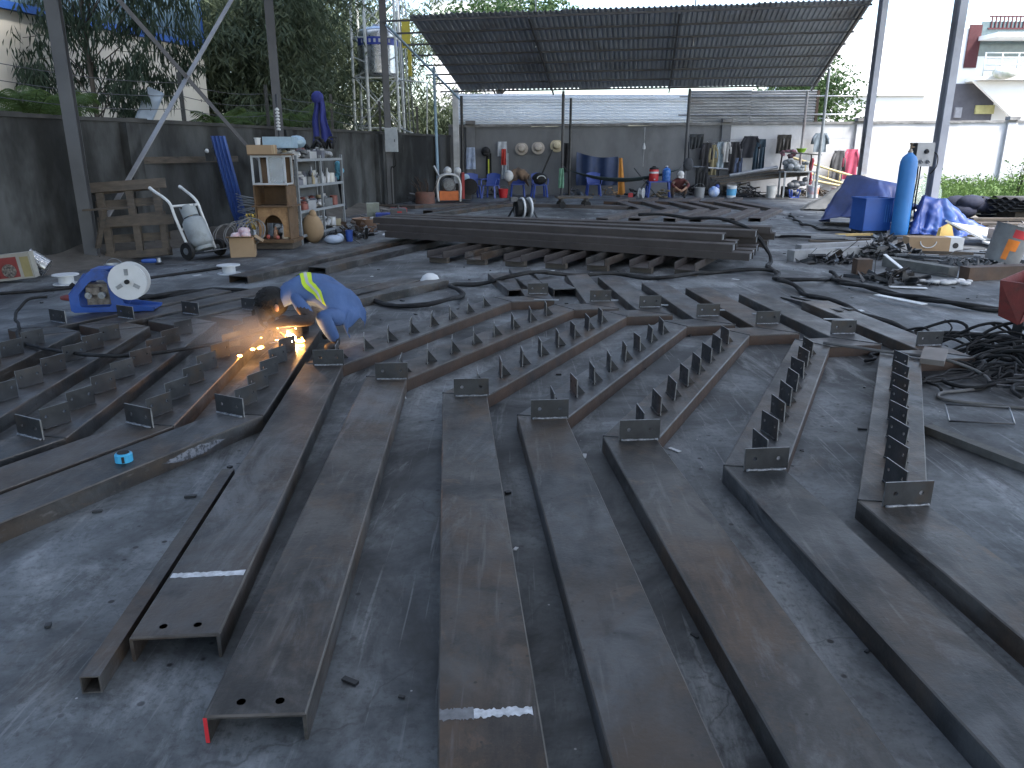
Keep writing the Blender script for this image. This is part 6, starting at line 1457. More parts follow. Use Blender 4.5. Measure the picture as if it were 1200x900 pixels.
for k in range(12): b.ball((r_.uniform(-0.5, 0.5), r_.uniform(-0.2, 0.2), 0.2 + r_.uniform(0, 0.22)), r_.uniform(0.15, 0.24), 6, (1.4, 1, 0.8))
b.build('cloth', plain('navy_fabric', (0.02, 0.025, 0.05), 0.8), t, smooth=True)
b = MB(); b.tube([(-0.1, -0.3, 0.2), (0, -0.25, 0.55), (0.1, 0.25, 0.5)], 0.02, 5); b.build('cord', BLACKR, t, smooth=True)
# tall grey sheet pile behind the tarpaulin
o = drape('grey_cover', '', [(7.9, 21.5, 0.02), (9.0, 21.0, 0.02), (9.9, 21.3, 0.02), (9.8, 22.1, 0.02), (8.3, 22.3, 0.02)], [(8.7, 21.6, 0.5), (9.2, 21.5, 0.85), (9.6, 21.6, 0.95), (9.5, 21.8, 0.9), (9.0, 21.9, 0.6)], 19, plain('dusty_cover', (0.26, 0.26, 0.25), 0.85), fold=0.06)
tag(o, 'dusty grey cover sloping behind the blue cylinder', 'cover')
t = thing('plastic_screen', 'translucent rounded plastic panel standing before the weeds', 'panel', (10.6, 20.5, 0))
b = MB(); b.prism([(-0.55, 0), (0.55, 0), (0.55, 0.55), (0.45, 0.78), (0.25, 0.86), (-0.25, 0.86), (-0.45, 0.78), (-0.55, 0.55)], -0.01, 0.01)
b.v = [(v[0], v[2], v[1]) for v in b.v]; b.f = [f[::-1] for f in b.f]; b.build('panel', mat('clear_green_plastic', (0.5, 0.6, 0.55), (0.45, 0.55, 0.5), rough=(0.15, 0.25), alpha=0.3), t)
b = MB(); b.box((0, -0.05, 0.2), (1.3, 0.03, 0.05)); b.build('rail', WHITEP, t)
# ---- red steel hopper and its tangle of cable at the right edge
t = thing('red_bracket', 'dull red folded steel box standing on a dark post at the right', 'steel box', (4.05, 6.15, 0))
for k, q in enumerate(([(-0.22, -0.15, 0.62), (0.0, -0.25, 0.6), (-0.02, -0.16, 0.27), (-0.14, -0.08, 0.33)], [(0.0, -0.25, 0.6), (0.3, -0.1, 0.68), (0.22, -0.05, 0.38), (-0.02, -0.16, 0.27)], [(-0.22, -0.15, 0.62), (0.1, 0.06, 0.67), (0.08, 0.0, 0.38), (-0.14, -0.08, 0.33)], [(0.1, 0.06, 0.67), (0.3, -0.1, 0.68), (0.22, -0.05, 0.38), (0.08, 0.0, 0.38)], [(-0.14, -0.08, 0.33), (-0.02, -0.16, 0.27), (0.22, -0.05, 0.38), (0.08, 0.0, 0.38)])):
    b = MB(); b.add(q, [(0, 1, 2, 3)]); o = b.build('side' if k < 4 else 'bottom', REDDK, t); md = o.modifiers.new('thickness', 'SOLIDIFY'); md.thickness = 0.012
b = MB(); b.bar((0.05, -0.06, 0.36), (0.08, -0.02, 0.0), 0.07, 0.07); b.build('post', DKSTEEL, t)
b = MB(); b.box((0.08, 0, 0.015), (0.4, 0.3, 0.03)); b.build('base', DKSTEEL, t)
r_ = random.Random(41)
b = MB()
for k in range(120):
    p = Vector((r_.uniform(3.4, 4.9), r_.uniform(4.9, 6.2), 0.02 + 0.02 * r_.random())); h = r_.uniform(0, 6.28); pts = []
    for i in range(7):
        pts.append(p.copy()); h += r_.uniform(-0.9, 0.9); p = p + Vector((0.17 * math.cos(h), 0.11 * math.sin(h), 0)); p.z = 0.025 + 0.24 * abs(math.sin(i * 0.7 + k)) * max(0, 1 - abs(p.x - 4.2))
    b.tube(smooth_path(pts, 3), r_.choice([0.007, 0.010, 0.014]), 6)
o = b.build('cable_tangle', mat('dusty_cable', (0.008, 0.009, 0.010), (0.022, 0.022, 0.023), scale=6, rough=(0.65, 0.85), spec=0.25), smooth=True); tag(o, 'large tangle of black welding cables around the red steel box', 'cables', kind='stuff')
beam('steel_offcut', 'small grey steel offcut resting on the last stringer end', 'offcut', (3.06, 5.4, 0.095), (3.2, 5.62, 0.13), 0.16, 0.04, mat('grey_offcut', (0.2, 0.18, 0.17), (0.15, 0.14, 0.13)))
for k in range(5):
    beam('flat_strip', 'thin dark flat bar in the cable tangle at the yard edge', 'flat bar', (3.3 + 0.1 * k, 5.0 + 0.07 * k, 0.05 + 0.015 * k), (4.7, 4.6 + 0.12 * k, 0.03 + 0.03 * k), 0.03, 0.02, DKSTEEL, 'thin flat bars in the cable tangle')
# wire frame on the slab
t = thing('wire_grid', 'thin rectangular wire frame lying on the slab beside the cable', 'wire frame', (2.85, 4.45, 0))
P = [(-0.17, 0.06, 0.09), (0.19, 0.0, 0.09), (0.19, -0.08, 0.012), (-0.18, -0.03, 0.012)]
for k in range(4):
    b = MB(); b.tube([P[k], P[(k + 1) % 4]], 0.006, 6); b.build('wire', GALV if k % 2 else DKSTEEL, t, smooth=True)
r_ = random.Random(63)
for k in range(26):
    a = Vector((r_.uniform(4.6, 8.6), r_.uniform(11.4, 14.8))); h = r_.uniform(60, 120); L = r_.uniform(0.5, 1.3); d_ = dirv(h) * L
    beam('stick', 'loose stick or batten lying among the rubbish before the blue bin', 'stick', (a.x, a.y, 0.01 + 0.01 * (k % 4)), (a.x + d_.x, a.y + d_.y, 0.02 + 0.01 * (k % 3)), r_.uniform(0.03, 0.08), r_.uniform(0.02, 0.05), (WOOD, DKSTEEL, CONC)[k % 3], 'loose sticks among the rubbish')
# small litter on the slab
r_ = random.Random(90)
b = MB()
for k in range(420):
    x, y = r_.uniform(-6, 9), r_.uniform(1.7, 22); s = r_.uniform(0.006, 0.022)
    M = Matrix.Rotation(r_.uniform(0, 6.28), 3, 'Z'); b.box((x, y, s * 0.3 + 0.002), (s * r_.uniform(1, 3), s, s * 0.5), mtx=M)
tag(b.build('slag_crumbs', DKSTEEL), 'dark slag crumbs strewn over the slab', 'slag', kind='stuff')
b = MB()
for k in range(90):
    x, y = r_.uniform(-5, 9), r_.uniform(2.2, 20); s = r_.uniform(0.008, 0.03) * (1 if y < 6 else 1.8)
    M = Matrix.Rotation(r_.uniform(0, 6.28), 3, 'Z'); b.box((x, y, 0.004), (s * r_.uniform(1, 3.5), s, 0.004), mtx=M)
tag(b.build('paper_scraps', WHITEPL), 'white paper and plastic scraps strewn over the slab', 'litter', kind='stuff')
# ---- welding cables across the slab
CABLE = mat('welding_cable', (0.008, 0.009, 0.010), (0.020, 0.020, 0.021), scale=7, rough=(0.6, 0.8), spec=0.3)
def cable(label, pts, r=0.022, strands=1, seed=0, m=CABLE, name='welding_cable', spread=0.035):
    q = random.Random(seed); t = thing(name, label, 'cable', (pts[0][0], pts[0][1], 0))
    base = smooth_path(pts, 8)
    for s in range(strands):
        ph = q.uniform(0, 6.28); out = []; d = 0.0
        for i, p in enumerate(base):
            if i: d += (p - base[i - 1]).length
            tg = (base[min(i + 1, len(base) - 1)] - base[max(i - 1, 0)]); nrm = Vector((-tg.y, tg.x, 0)); nrm = nrm.normalized() if nrm.length > 1e-6 else Vector((1, 0, 0))
            off = (spread if strands > 1 else 0.006) * math.sin(d * 5.5 + ph) + 0.004 * math.sin(d * 23 + ph)
            out.append(p + nrm * off + Vector((0, 0, r + 0.002 + (0.5 * spread * (1 + math.cos(d * 5.5 + ph)) if strands > 1 else 0))))
        b = MB(); b.tube(out, r, 7); b.build('strand' if strands > 1 else 'cable_run', m, t, world=True, smooth=True)
    return t
cable('thick bundle of black cables looping before the beam stack', [(-1.75, 8.35, 0), (-1.31, 8.015, 0), (-0.894, 7.924, 0), (-0.60, 8.1, 0.03), (-0.58, 8.604, 0.0), (-0.729, 9.045, 0), (-0.415, 9.281, 0), (0.0, 9.25, 0.10), (0.42, 9.45, 0.10), (0.9, 9.75, 0.04), (1.3, 9.95, 0.0), (1.75, 9.8, 0), (2.243, 9.9, 0), (2.9, 10.35, 0), (3.468, 10.2, 0), (3.364, 9.659, 0), (3.808, 9.467, 0), (4.15, 9.9, 0)], 0.022, 3, 2)
cable('black cable hanging off the beam stack and running to the red box', [(2.2, 13.5, 0.49), (2.9, 12.9, 0.49), (3.35, 12.2, 0.49), (3.62, 11.7, 0.40), (3.72, 11.2, 0.06), (3.5, 10.4, 0), (3.35, 9.3, 0), (3.34, 8.5, 0), (3.42, 7.7, 0.02), (3.52, 7.0, 0.0), (3.52, 6.62, 0), (3.835, 6.7, 0), (4.087, 6.5, 0), (4.31, 6.3, 0.02)], 0.022, 2, 5)
cable('thick black cable running past the white strip to the yard edge', [(4.2, 10.1, 0), (4.05, 9.4, 0), (4.228, 8.765, 0), (4.439, 8.399, 0), (4.649, 7.924, 0), (5.006, 7.705, 0), (5.9, 7.6, 0)], 0.024, 2, 8)
cable('thin grey hose snaking from the last stringer over the wire frame', [(2.5, 6.0, 0.095), (2.85, 5.75, 0.095), (3.223, 5.5, 0.09), (3.40, 5.275, 0.02), (3.261, 5.091, 0), (2.932, 4.975, 0), (2.854, 4.85, 0), (3.01, 4.757, 0), (3.3, 4.65, 0), (3.9, 4.5, 0)], 0.012, 1, 3, mat('grey_hose_thin', (0.10, 0.10, 0.10), (0.05, 0.05, 0.05)))
cable('thin black cable lying across the slab before the tarpaulin', [(7.0, 19.8, 0), (6.431, 17.577, 0), (6.33, 16.058, 0), (6.68, 15.2, 0)], 0.02, 2, 4)
cable('long black cable lying behind the pale timbers', [(4.9, 14.9, 0), (5.6, 14.3, 0), (6.6, 14.35, 0), (7.6, 14.0, 0)], 0.02, 2, 9)
cable('black cable running along the wall foot behind the wire feeder', [(-6.6, 8.3, 0.0), (-5.8, 8.75, 0), (-5.2, 9.15, 0), (-4.4, 10.2, 0), (-3.9, 11.0, 0)], 0.018, 1, 6)
cable('thick ropy cable lying behind the white wire reel', [(-4.1, 8.35, 0), (-3.55, 8.72, 0), (-3.343, 8.765, 0), (-2.818, 8.657, 0), (-2.3, 8.45, 0), (-1.75, 8.35, 0)], 0.022, 3, 7)
cable('black torch lead dropping from the blue wire feeder over the stringers', [(-4.5, 7.36, 0.22), (-4.66, 7.3, 0.2), (-4.6, 7.0, 0.12), (-4.33, 6.6, 0.1), (-4.1, 6.2, 0.1), (-3.72, 5.85, 0.1), (-3.15, 5.5, 0.13), (-2.75, 5.55, 0.12), (-2.3, 5.85, 0.13), (-2.0, 6.2, 0.16)], 0.014, 1, 1)
# ================================================================== PEOPLE
def skin_body(name, parent, joints, edges, root_joint, islands, mats, assign, world=True, sub=2):
    """joints: name -> (xyz, radius); edges between names; islands: joints that root their own island"""
    names = list(joints); idx = {n: i for i, n in enumerate(names)}
    me = bpy.data.meshes.new(name); me.from_pydata([joints[n][0] for n in names], [(idx[a], idx[b]) for a, b in edges], [])
    o = bpy.data.objects.new(name, me); col.objects.link(o)
    sk = o.modifiers.new('skin', 'SKIN'); sk.branch_smoothing = 0.6; sk.use_smooth_shade = True
    sd_ = me.skin_vertices[0].data
    for n in names:
        r = joints[n][1]; sd_[idx[n]].radius = r if isinstance(r, tuple) else (r, r)
        sd_[idx[n]].use_root = n == root_joint or n in islands
    ss = o.modifiers.new('sub', 'SUBSURF'); ss.levels = sub; ss.render_levels = sub
    dg = bpy.context.evaluated_depsgraph_get(); ev = o.evaluated_get(dg)
    m2 = bpy.data.meshes.new_from_object(ev)
    bpy.data.objects.remove(o)
    P0 = Vector(parent.location)
    for m in mats: m2.materials.append(m)
    for p in m2.polygons:
        p.use_smooth = True; p.material_index = assign(p.center)
    for v in m2.vertices: v.co = v.co - P0
    ob = bpy.data.objects.new(name, m2); col.objects.link(ob); ob.parent = parent
    return ob
SKIN = plain('skin', (0.30, 0.17, 0.11), 0.55, v=0.85)
COVER = mat('blue_workwear', (0.050, 0.100, 0.24), (0.038, 0.078, 0.19), (0.026, 0.05, 0.125), scale=5, rough=(0.75, 0.9), bump=0.5, bscale=14, c3lo=0.55, c3hi=0.75)
GLOVE_SHADE = mat('glove_and_shaded_sleeve', (0.045, 0.03, 0.024), (0.025, 0.018, 0.016), scale=12, rough=(0.75, 0.9), bump=0.4)  # gloves, and forearms whose shadow is put into the dark colour
HAIR = mat('black_hair', (0.004, 0.004, 0.0045), (0.008, 0.008, 0.008), scale=60, spec=0.3, rough=(0.55, 0.7), bump=0.6, bscale=180, stretch=(1, 1, 0.3))
SHOE = plain('dark_shoe', (0.03, 0.03, 0.032), 0.6)

def fingers(J, E, isl, pre, wrist, palm, dirn, side, r=0.0095, curl=0.55, down=Vector((0, 0, -1))):
    """palm plus five separate bent fingers; the thumb leaves the side of the palm"""
    wrist, palm, dirn, side = Vector(wrist), Vector(palm), Vector(dirn).normalized(), Vector(side).normalized()
    J[pre + 'palm'] = (tuple(palm), (0.034, 0.022)); E.append((pre + 'wrist', pre + 'palm'))
    knk = palm + dirn * 0.045
    J[pre + 'knk'] = (tuple(knk), (0.036, 0.018)); E.append((pre + 'palm', pre + 'knk'))
    for k, ln in enumerate((0.072, 0.08, 0.075, 0.06)):
        b0 = knk + side * (0.03 - 0.02 * k) - dirn * 0.012
        b1 = b0 + dirn * ln * 0.45; b2 = b1 + (dirn * (1 - curl) + down * curl).normalized() * ln * 0.35; b3 = b2 + (dirn * (0.4 - curl) + down).normalized() * ln * 0.3
        for q, p in enumerate((b0, b1, b2, b3)): J['%sf%d%d' % (pre, k, q)] = (tuple(p), r * (1 - 0.1 * q))
        for q in range(3): E.append(('%sf%d%d' % (pre, k, q), '%sf%d%d' % (pre, k, q + 1)))
        isl.add('%sf%d0' % (pre, k))
    t0 = palm + side * 0.022 - dirn * 0.01; t1 = t0 + (side + dirn * 0.6).normalized() * 0.035; t2 = t1 + (dirn + down * 0.5).normalized() * 0.035
    for q, p in enumerate((t0, t1, t2)): J['%st%d' % (pre, q)] = (tuple(p), r * 1.12)
    for q in range(2): E.append(('%st%d' % (pre, q), '%st%d' % (pre, q + 1)))
    isl.add(pre + 't0')

# ---- the welder, folded forward in a deep squat
WX = Vector((-1.43, 6.30, 0.0))
t = thing('person', 'person in blue workwear with yellow stripe crouching to weld on the stringers', 'person', tuple(WX))
J = {}; E_ = []; isl = set()
def jn(n, p, r): J[n] = (p, r)
jn('pelvis', (-1.34, 6.46, 0.29), (0.13, 0.15)); jn('waist', (-1.41, 6.44, 0.42), (0.135, 0.15)); jn('ribs', (-1.54, 6.41, 0.515), (0.145, 0.165)); jn('chest', (-1.68, 6.36, 0.535), (0.13, 0.17)); jn('neckb', (-1.79, 6.31, 0.52), (0.075, 0.08))
jn('neck', (-1.835, 6.285, 0.50), 0.055); jn('skull', (-1.90, 6.25, 0.46), (0.082, 0.085)); jn('face', (-1.945, 6.225, 0.405), (0.07, 0.066)); jn('chin', (-1.92, 6.22, 0.355), (0.045, 0.045))
E_ += [('pelvis', 'waist'), ('waist', 'ribs'), ('ribs', 'chest'), ('chest', 'neckb'), ('neckb', 'neck'), ('neck', 'skull'), ('skull', 'face'), ('face', 'chin')]
# near (camera side) and far limbs
jn('n_hip', (-1.33, 6.34, 0.28), 0.11); jn('n_knee', (-1.43, 6.07, 0.36), 0.085); jn('n_shin', (-1.37, 6.12, 0.20), 0.066); jn('n_ankle', (-1.33, 6.16, 0.08), 0.05); jn('n_toe', (-1.43, 6.08, 0.04), (0.045, 0.035))
jn('f_hip', (-1.36, 6.56, 0.28), 0.105); jn('f_knee', (-1.62, 6.58, 0.37), 0.077); jn('f_shin', (-1.55, 6.6, 0.22), 0.062); jn('f_ankle', (-1.46, 6.6, 0.08), 0.047); jn('f_toe', (-1.57, 6.56, 0.04), (0.045, 0.035))
for s in 'nf': E_ += [('pelvis', s + '_hip'), (s + '_hip', s + '_knee'), (s + '_knee', s + '_shin'), (s + '_shin', s + '_ankle'), (s + '_ankle', s + '_toe')]
jn('n_sho', (-1.70, 6.19, 0.505), 0.072); jn('n_elb', (-1.50, 6.0, 0.335), 0.062); jn('n_mid', (-1.66, 5.98, 0.335), 0.056); jn('n_wrist', (-1.82, 5.99, 0.305), 0.04)
jn('f_sho', (-1.78, 6.47, 0.50), 0.072); jn('f_elb', (-2.0, 6.4, 0.33), 0.054); jn('f_mid', (-1.97, 6.29, 0.28), 0.046); jn('f_wrist', (-1.93, 6.2, 0.235), 0.036)
for s in 'nf': E_ += [('chest', s + '_sho'), (s + '_sho', s + '_elb'), (s + '_elb', s + '_mid'), (s + '_mid', s + '_wrist')]
fingers(J, E_, isl, 'n_', J['n_wrist'][0], (-1.875, 6.0, 0.285), (-0.9, 0.2, -0.45), (0.2, 0.8, 0.3))
fingers(J, E_, isl, 'f_', J['f_wrist'][0], (-1.91, 6.15, 0.215), (0.4, -0.9, -0.3), (0.8, 0.1, 0.4))
def asg(c):
    c = Vector(c); best = (9, 0)
    sets = {0: ['skull', 'face', 'chin', 'neck'], 1: ['pelvis', 'waist', 'ribs', 'chest', 'neckb', 'n_hip', 'f_hip', 'n_knee', 'f_knee', 'n_shin', 'f_shin', 'n_sho', 'f_sho'], 2: [k for k in J if 'wrist' in k or 'elb' in k or 'mid' in k or 'palm' in k or 'knk' in k or '_f' in k or '_t' in k and 'toe' not in k], 3: ['n_toe', 'f_toe', 'n_ankle', 'f_ankle']}
    for mi, ns in sets.items():
        for n in ns:
            r = J[n][1]; r = max(r) if isinstance(r, tuple) else r
            d = (c - Vector(J[n][0])).length / (r + 0.04)
            if d < best[0]: best = (d, mi)
    return best[1]
body = skin_body('body', t, J, E_, 'pelvis', isl, [SKIN, COVER, GLOVE_SHADE, SHOE], asg)
W0 = t
# jacket back and shirt tail hanging loose over the hips
b = MB()
def back(u, v):
    sp = smooth_path([(-1.21, 6.48, 0.22), (-1.215, 6.48, 0.36), (-1.30, 6.46, 0.52), (-1.46, 6.42, 0.645), (-1.66, 6.36, 0.69), (-1.82, 6.30, 0.605)], 6)
    k = u * (len(sp) - 1); i = min(int(k), len(sp) - 2); p = sp[i].lerp(sp[i + 1], k - i)
    a = (v - 0.5) * 2.0
    w = 0.185 + 0.03 * math.sin(u * 3.14) - (0.05 if u > 0.93 else 0)
    ax = Vector((0.27, 0.96, 0)).normalized()
    th = a * 1.75 if a > 0 else a * 2.05
    rr = w
    off = ax * (rr * math.sin(th)) + Vector((0, 0, -(1 - math.cos(th)) * 0.155 * (1.0 if u > 0.2 else 0.6)))
    wr = 0.016 * (0.5 - abs(mnoise.noise(Vector((u * 7, a * 4, 0.3))))) + 0.01 * math.sin(u * 19 + a * 5)
    p = p + off + Vector((wr, 0, wr + (0.012 * math.sin(a * 9) if u < 0.2 else 0)))
    return p
b.grid(back, 40, 24, 0.006); jk_ = b.build('jacket', COVER, t, smooth=True, world=True)
# reflective stripe running across the shoulders
for nm, m_, (s0, s1), up in (('yellow_stripe', plain('hivis_stripe', (0.42, 0.58, 0.02), 0.6), (0.70, 0.81), 0.013), ('silver_stripe', plain('silver_stripe', (0.34, 0.37, 0.38), 0.35), (0.74, 0.77), 0.016)):
    b = MB()
    def st(u, v, s0=s0, s1=s1, up=up):
        k = 0.10 + 0.56 * u
        p = Vector(back(s0 + (s1 - s0) * v - 0.34 * (0.6 - u), k)); c0 = Vector((-1.58, 6.39, 0.47)); d = (p - c0); d = d.normalized()
        return p + d * up
    b.grid(st, 30, 4); b.build(nm, m_, t, smooth=True, world=True)
# sleeve cuffs, collar
b = MB(); b.tube([(-1.775, 6.31, 0.56), (-1.815, 6.295, 0.55)], [0.083, 0.07], 12, cap=False); b.build('collar', COVER, t, smooth=True, world=True)
# hair
b = MB(); r_ = random.Random(3)
Mh = Matrix.Rotation(R(-30), 3, 'Y')
b.ball((-1.92, 6.22, 0.465), 0.142, 14, (1.08, 1.0, 1.02))
b.ball((-1.99, 6.19, 0.40), 0.105, 10, (1.0, 1.0, 1.0))
for k in range(420):
    a, e = r_.uniform(0, 6.28), r_.uniform(-0.5, 1.4)
    d = Vector((math.cos(a) * math.cos(e), math.sin(a) * math.cos(e), math.sin(e)))
    p = Vector((-1.92, 6.22, 0.465)) + d * 0.132; q = p + (d * 0.5 + Vector((-0.5, -0.15, -0.5))).normalized() * r_.uniform(0.02, 0.04)
    b.tube([p, (p + q) / 2 + d * 0.006, q], [0.006, 0.005, 0.001], 4, cap=False)
b.build('hair', HAIR, t, smooth=True, world=True)
# ear, eyes, nose and mouth on the lowered face
fd = Vector((-0.75, -0.25, -0.62)).normalized(); fs = Vector((0.3, -0.95, 0.0)).normalized(); fu = Vector((-0.62, -0.2, 0.72)).normalized()
fc = Vector((-1.945, 6.225, 0.405))
b = MB(); b.ball(tuple(Vector((-1.845, 6.095, 0.43))), 0.03, 8, (0.75, 0.35, 1.15)); b.build('ear', SKIN, t, smooth=True, world=True)
b = MB(); b.ball(tuple(fc + fd * 0.075), 0.018, 7, (1, 0.8, 1.3)); b.build('nose', SKIN, t, smooth=True, world=True)
for s in (-1, 1):
    b = MB(); b.ball(tuple(fc + fd * 0.058 + fs * 0.028 * s + fu * 0.028), 0.012, 7); b.build('eye', plain('eye_white', (0.5, 0.48, 0.46), 0.3), t, smooth=True, world=True)
b = MB(); b.ball(tuple(fc + fd * 0.062 - fu * 0.038), 0.016, 7, (1.3, 1.3, 0.4)); b.build('mouth', plain('lips', (0.22, 0.09, 0.07), 0.5), t, smooth=True, world=True)
# black hand-held welding mask before the face
ms = thing('welding_mask', 'small black welding mask held before the face of the welder', 'mask', (-2.02, 6.1, 0.42))
b = MB()
def mk(u, v):
    a = (u - 0.5) * 2; return (-2.07 + 0.04 * v + 0.06 * a * a + 0.02, 6.11 + a * 0.085 - 0.02, 0.46 - 0.17 * v)
b.grid(mk, 12, 8, 0.004); b.build('shield', BLACKR, ms, smooth='auto', world=True)
b = MB(); b.box((-2.055, 6.09, 0.39), (0.012, 0.09, 0.045)); b.build('dark_window', plain('dark_glass', (0.01, 0.015, 0.01), 0.1), ms, world=True)
b = MB(); b.tube([(-2.02, 6.11, 0.30), (-1.96, 6.14, 0.22)], 0.012, 8); b.build('handle', BLACKR, ms, smooth=True, world=True)
# torch in the hand, flame and sparks at the joint
tr = thing('welding_torch', 'welding torch in the gloved hand of the crouching person', 'torch', (-1.9, 6.06, 0.25))
b = MB(); b.tube(smooth_path([(-1.93, 6.0, 0.27), (-1.87, 6.02, 0.245), (-1.82, 6.05, 0.215)], 4), 0.011, 8); b.build('handle', BLACKR, tr, smooth=True, world=True)
b = MB(); b.tube(smooth_path([(-1.82, 6.05, 0.215), (-1.80, 6.07, 0.19), (-1.79, 6.08, 0.16)], 4), 0.007, 8); b.build('nozzle', plain('brass', (0.45, 0.3, 0.1), 0.35, 0.8), tr, smooth=True, world=True)
def emis(name, c, s): return mat(name, (0.1, 0.05, 0.02), emit=c, estr=s)
FL1, FL2 = emis('weld_arc', (1.0, 0.72, 0.32), 26), emis('spark_glow', (1.0, 0.42, 0.08), 14)
fl_ = thing('weld_arc', 'bright orange welding arc at the bracket joint before the person', 'flame', (-1.785, 6.085, 0.13))
b = MB(); b.ball((0, 0, 0.0), 0.026, 8, (1.1, 1, 1.2)); b.build('arc_core', FL1, fl_, smooth=True)
b = MB(); b.ball((0.06, -0.01, -0.02), 0.018, 7, (2.2, 1.2, 0.7)); b.build('molten_pool', FL2, fl_, smooth=True)
r_ = random.Random(17); b = MB()
for k in range(12):
    a = r_.uniform(2.4, 5.6); rr = abs(r_.gauss(0, 0.12)) + 0.03; p = Vector((-1.785 + rr * math.cos(a), 6.085 + rr * math.sin(a), r_.uniform(0.10, 0.24))); s = r_.uniform(0.0025, 0.006)
    q = p + Vector((math.cos(a), math.sin(a), r_.uniform(-0.8, 0.5))) * r_.uniform(0.008, 0.03); b.tube([p, q], [s, s * 0.4], 5)
for p in ((-1.70, 5.93, 0.105), (-1.67, 5.92, 0.108), (-1.98, 5.84, 0.108), (-2.02, 5.80, 0.11), (-1.96, 5.83, 0.12), (-2.06, 5.62, 0.105)): b.ball(p, 0.012, 6, (1.6, 1, 0.8))
b_o = b.build('sparks', FL2, smooth=True); tag(b_o, 'orange sparks flying from the welding arc', 'sparks', kind='stuff')
pl_d = bpy.data.lights.new('weld_arc_light', 'POINT'); pl_d.energy = 5.5; pl_d.color = (1.0, 0.45, 0.14); pl_d.shadow_soft_size = 0.03
plo = bpy.data.objects.new('weld_arc_light', pl_d); col.objects.link(plo); plo.location = (-1.80, 6.05, 0.175)

# the figure is a slight one: bring body, mask and torch to size together about the feet
for o in (W0, ms, tr):
    p = Vector(o.location) - WX; o.location = WX + Vector((-0.10, -0.03, 0)) + p * 0.88; o.scale = (0.88, 0.88, 0.88)
# thin welding smoke round the arc
vm = bpy.data.materials.new('welding_smoke'); vm.use_nodes = True; nt = vm.node_tree; nt.nodes.clear()
vo_ = nt.nodes.new('ShaderNodeOutputMaterial'); pv = nt.nodes.new('ShaderNodeVolumePrincipled'); tc = nt.nodes.new('ShaderNodeTexCoord')
ln_ = nt.nodes.new('ShaderNodeVectorMath'); ln_.operation = 'LENGTH'; nt.links.new(tc.outputs['Object'], ln_.inputs[0])
mr = nt.nodes.new('ShaderNodeMapRange'); mr.inputs[1].default_value = 0.2; mr.inputs[2].default_value = 1.0; mr.inputs[3].default_value = 1.0; mr.inputs[4].default_value = 0.0; nt.links.new(ln_.outputs['Value'], mr.inputs[0])
nz = nt.nodes.new('ShaderNodeTexNoise'); nz.inputs['Scale'].default_value = 2.2; nt.links.new(tc.outputs['Object'], nz.inputs['Vector'])
mu = nt.nodes.new('ShaderNodeMath'); mu.operation = 'MULTIPLY'; nt.links.new(mr.outputs[0], mu.inputs[0]); nt.links.new(nz.outputs['Fac'], mu.inputs[1])
m3 = nt.nodes.new('ShaderNodeMath'); m3.operation = 'MULTIPLY'; m3.inputs[1].default_value = 2.6; nt.links.new(mu.outputs[0], m3.inputs[0]); nt.links.new(m3.outputs[0], pv.inputs['Density'])
pv.inputs['Color'].default_value = (0.85, 0.85, 0.87, 1); nt.links.new(pv.outputs[0], vo_.inputs['Volume'])
b = MB(); b.ball((0, 0, 0), 1.0, 12); o = b.build('welding_smoke', vm, loc=(-2.12, 5.82, 0.24)); o.scale = (0.5, 0.40, 0.20)
tag(o, 'thin pale welding smoke drifting left from the arc', 'smoke', kind='stuff')
# ---- squatting person by the blue table
PX = Vector((5.62, 26.7, 0))
t = thing('person', 'person in dark red shirt and white cap squatting beside the blue table', 'person', tuple(PX))
J = {}; E_ = []; isl = set()
def jp(n, x, y, z, r): J[n] = ((PX.x + x, PX.y + y, z), r)
jp('pelvis', 0.0, 0.25, 0.22, (0.15, 0.13)); jp('waist', 0, 0.15, 0.38, (0.15, 0.12)); jp('chest', 0, -0.02, 0.56, (0.17, 0.13)); jp('neckb', 0, -0.1, 0.66, 0.075); jp('neck', 0, -0.13, 0.69, 0.055); jp('skull', 0, -0.18, 0.77, (0.085, 0.09)); jp('face', 0, -0.235, 0.72, (0.07, 0.075)); jp('chin', 0, -0.235, 0.655, (0.04, 0.04))
E_ += [('pelvis', 'waist'), ('waist', 'chest'), ('chest', 'neckb'), ('neckb', 'neck'), ('neck', 'skull'), ('skull', 'face'), ('face', 'chin')]
for s, nm in ((-1, 'l'), (1, 'r')):
    jp(nm + '_hip', s * 0.1, 0.2, 0.22, 0.1); jp(nm + '_knee', s * 0.24, -0.18, 0.45, 0.075); jp(nm + '_shin', s * 0.22, -0.1, 0.25, 0.06); jp(nm + '_ankle', s * 0.19, 0.0, 0.08, 0.045); jp(nm + '_toe', s * 0.2, -0.14, 0.04, (0.045, 0.035))
    jp(nm + '_sho', s * 0.19, -0.05, 0.6, 0.075); jp(nm + '_elb', s * 0.28, -0.26, 0.45, 0.055); jp(nm + '_wrist', s * 0.1, -0.4, 0.32, 0.036)
    E_ += [('pelvis', nm + '_hip'), (nm + '_hip', nm + '_knee'), (nm + '_knee', nm + '_shin'), (nm + '_shin', nm + '_ankle'), (nm + '_ankle', nm + '_toe'), ('chest', nm + '_sho'), (nm + '_sho', nm + '_elb'), (nm + '_elb', nm + '_wrist')]
    w_ = J[nm + '_wrist'][0]
    fingers(J, E_, isl, nm + '_', w_, (w_[0] - s * 0.04, w_[1] - 0.035, w_[2] - 0.02), (-s * 0.6, -0.6, -0.3), (-s * 0.5, 0.6, 0.4))
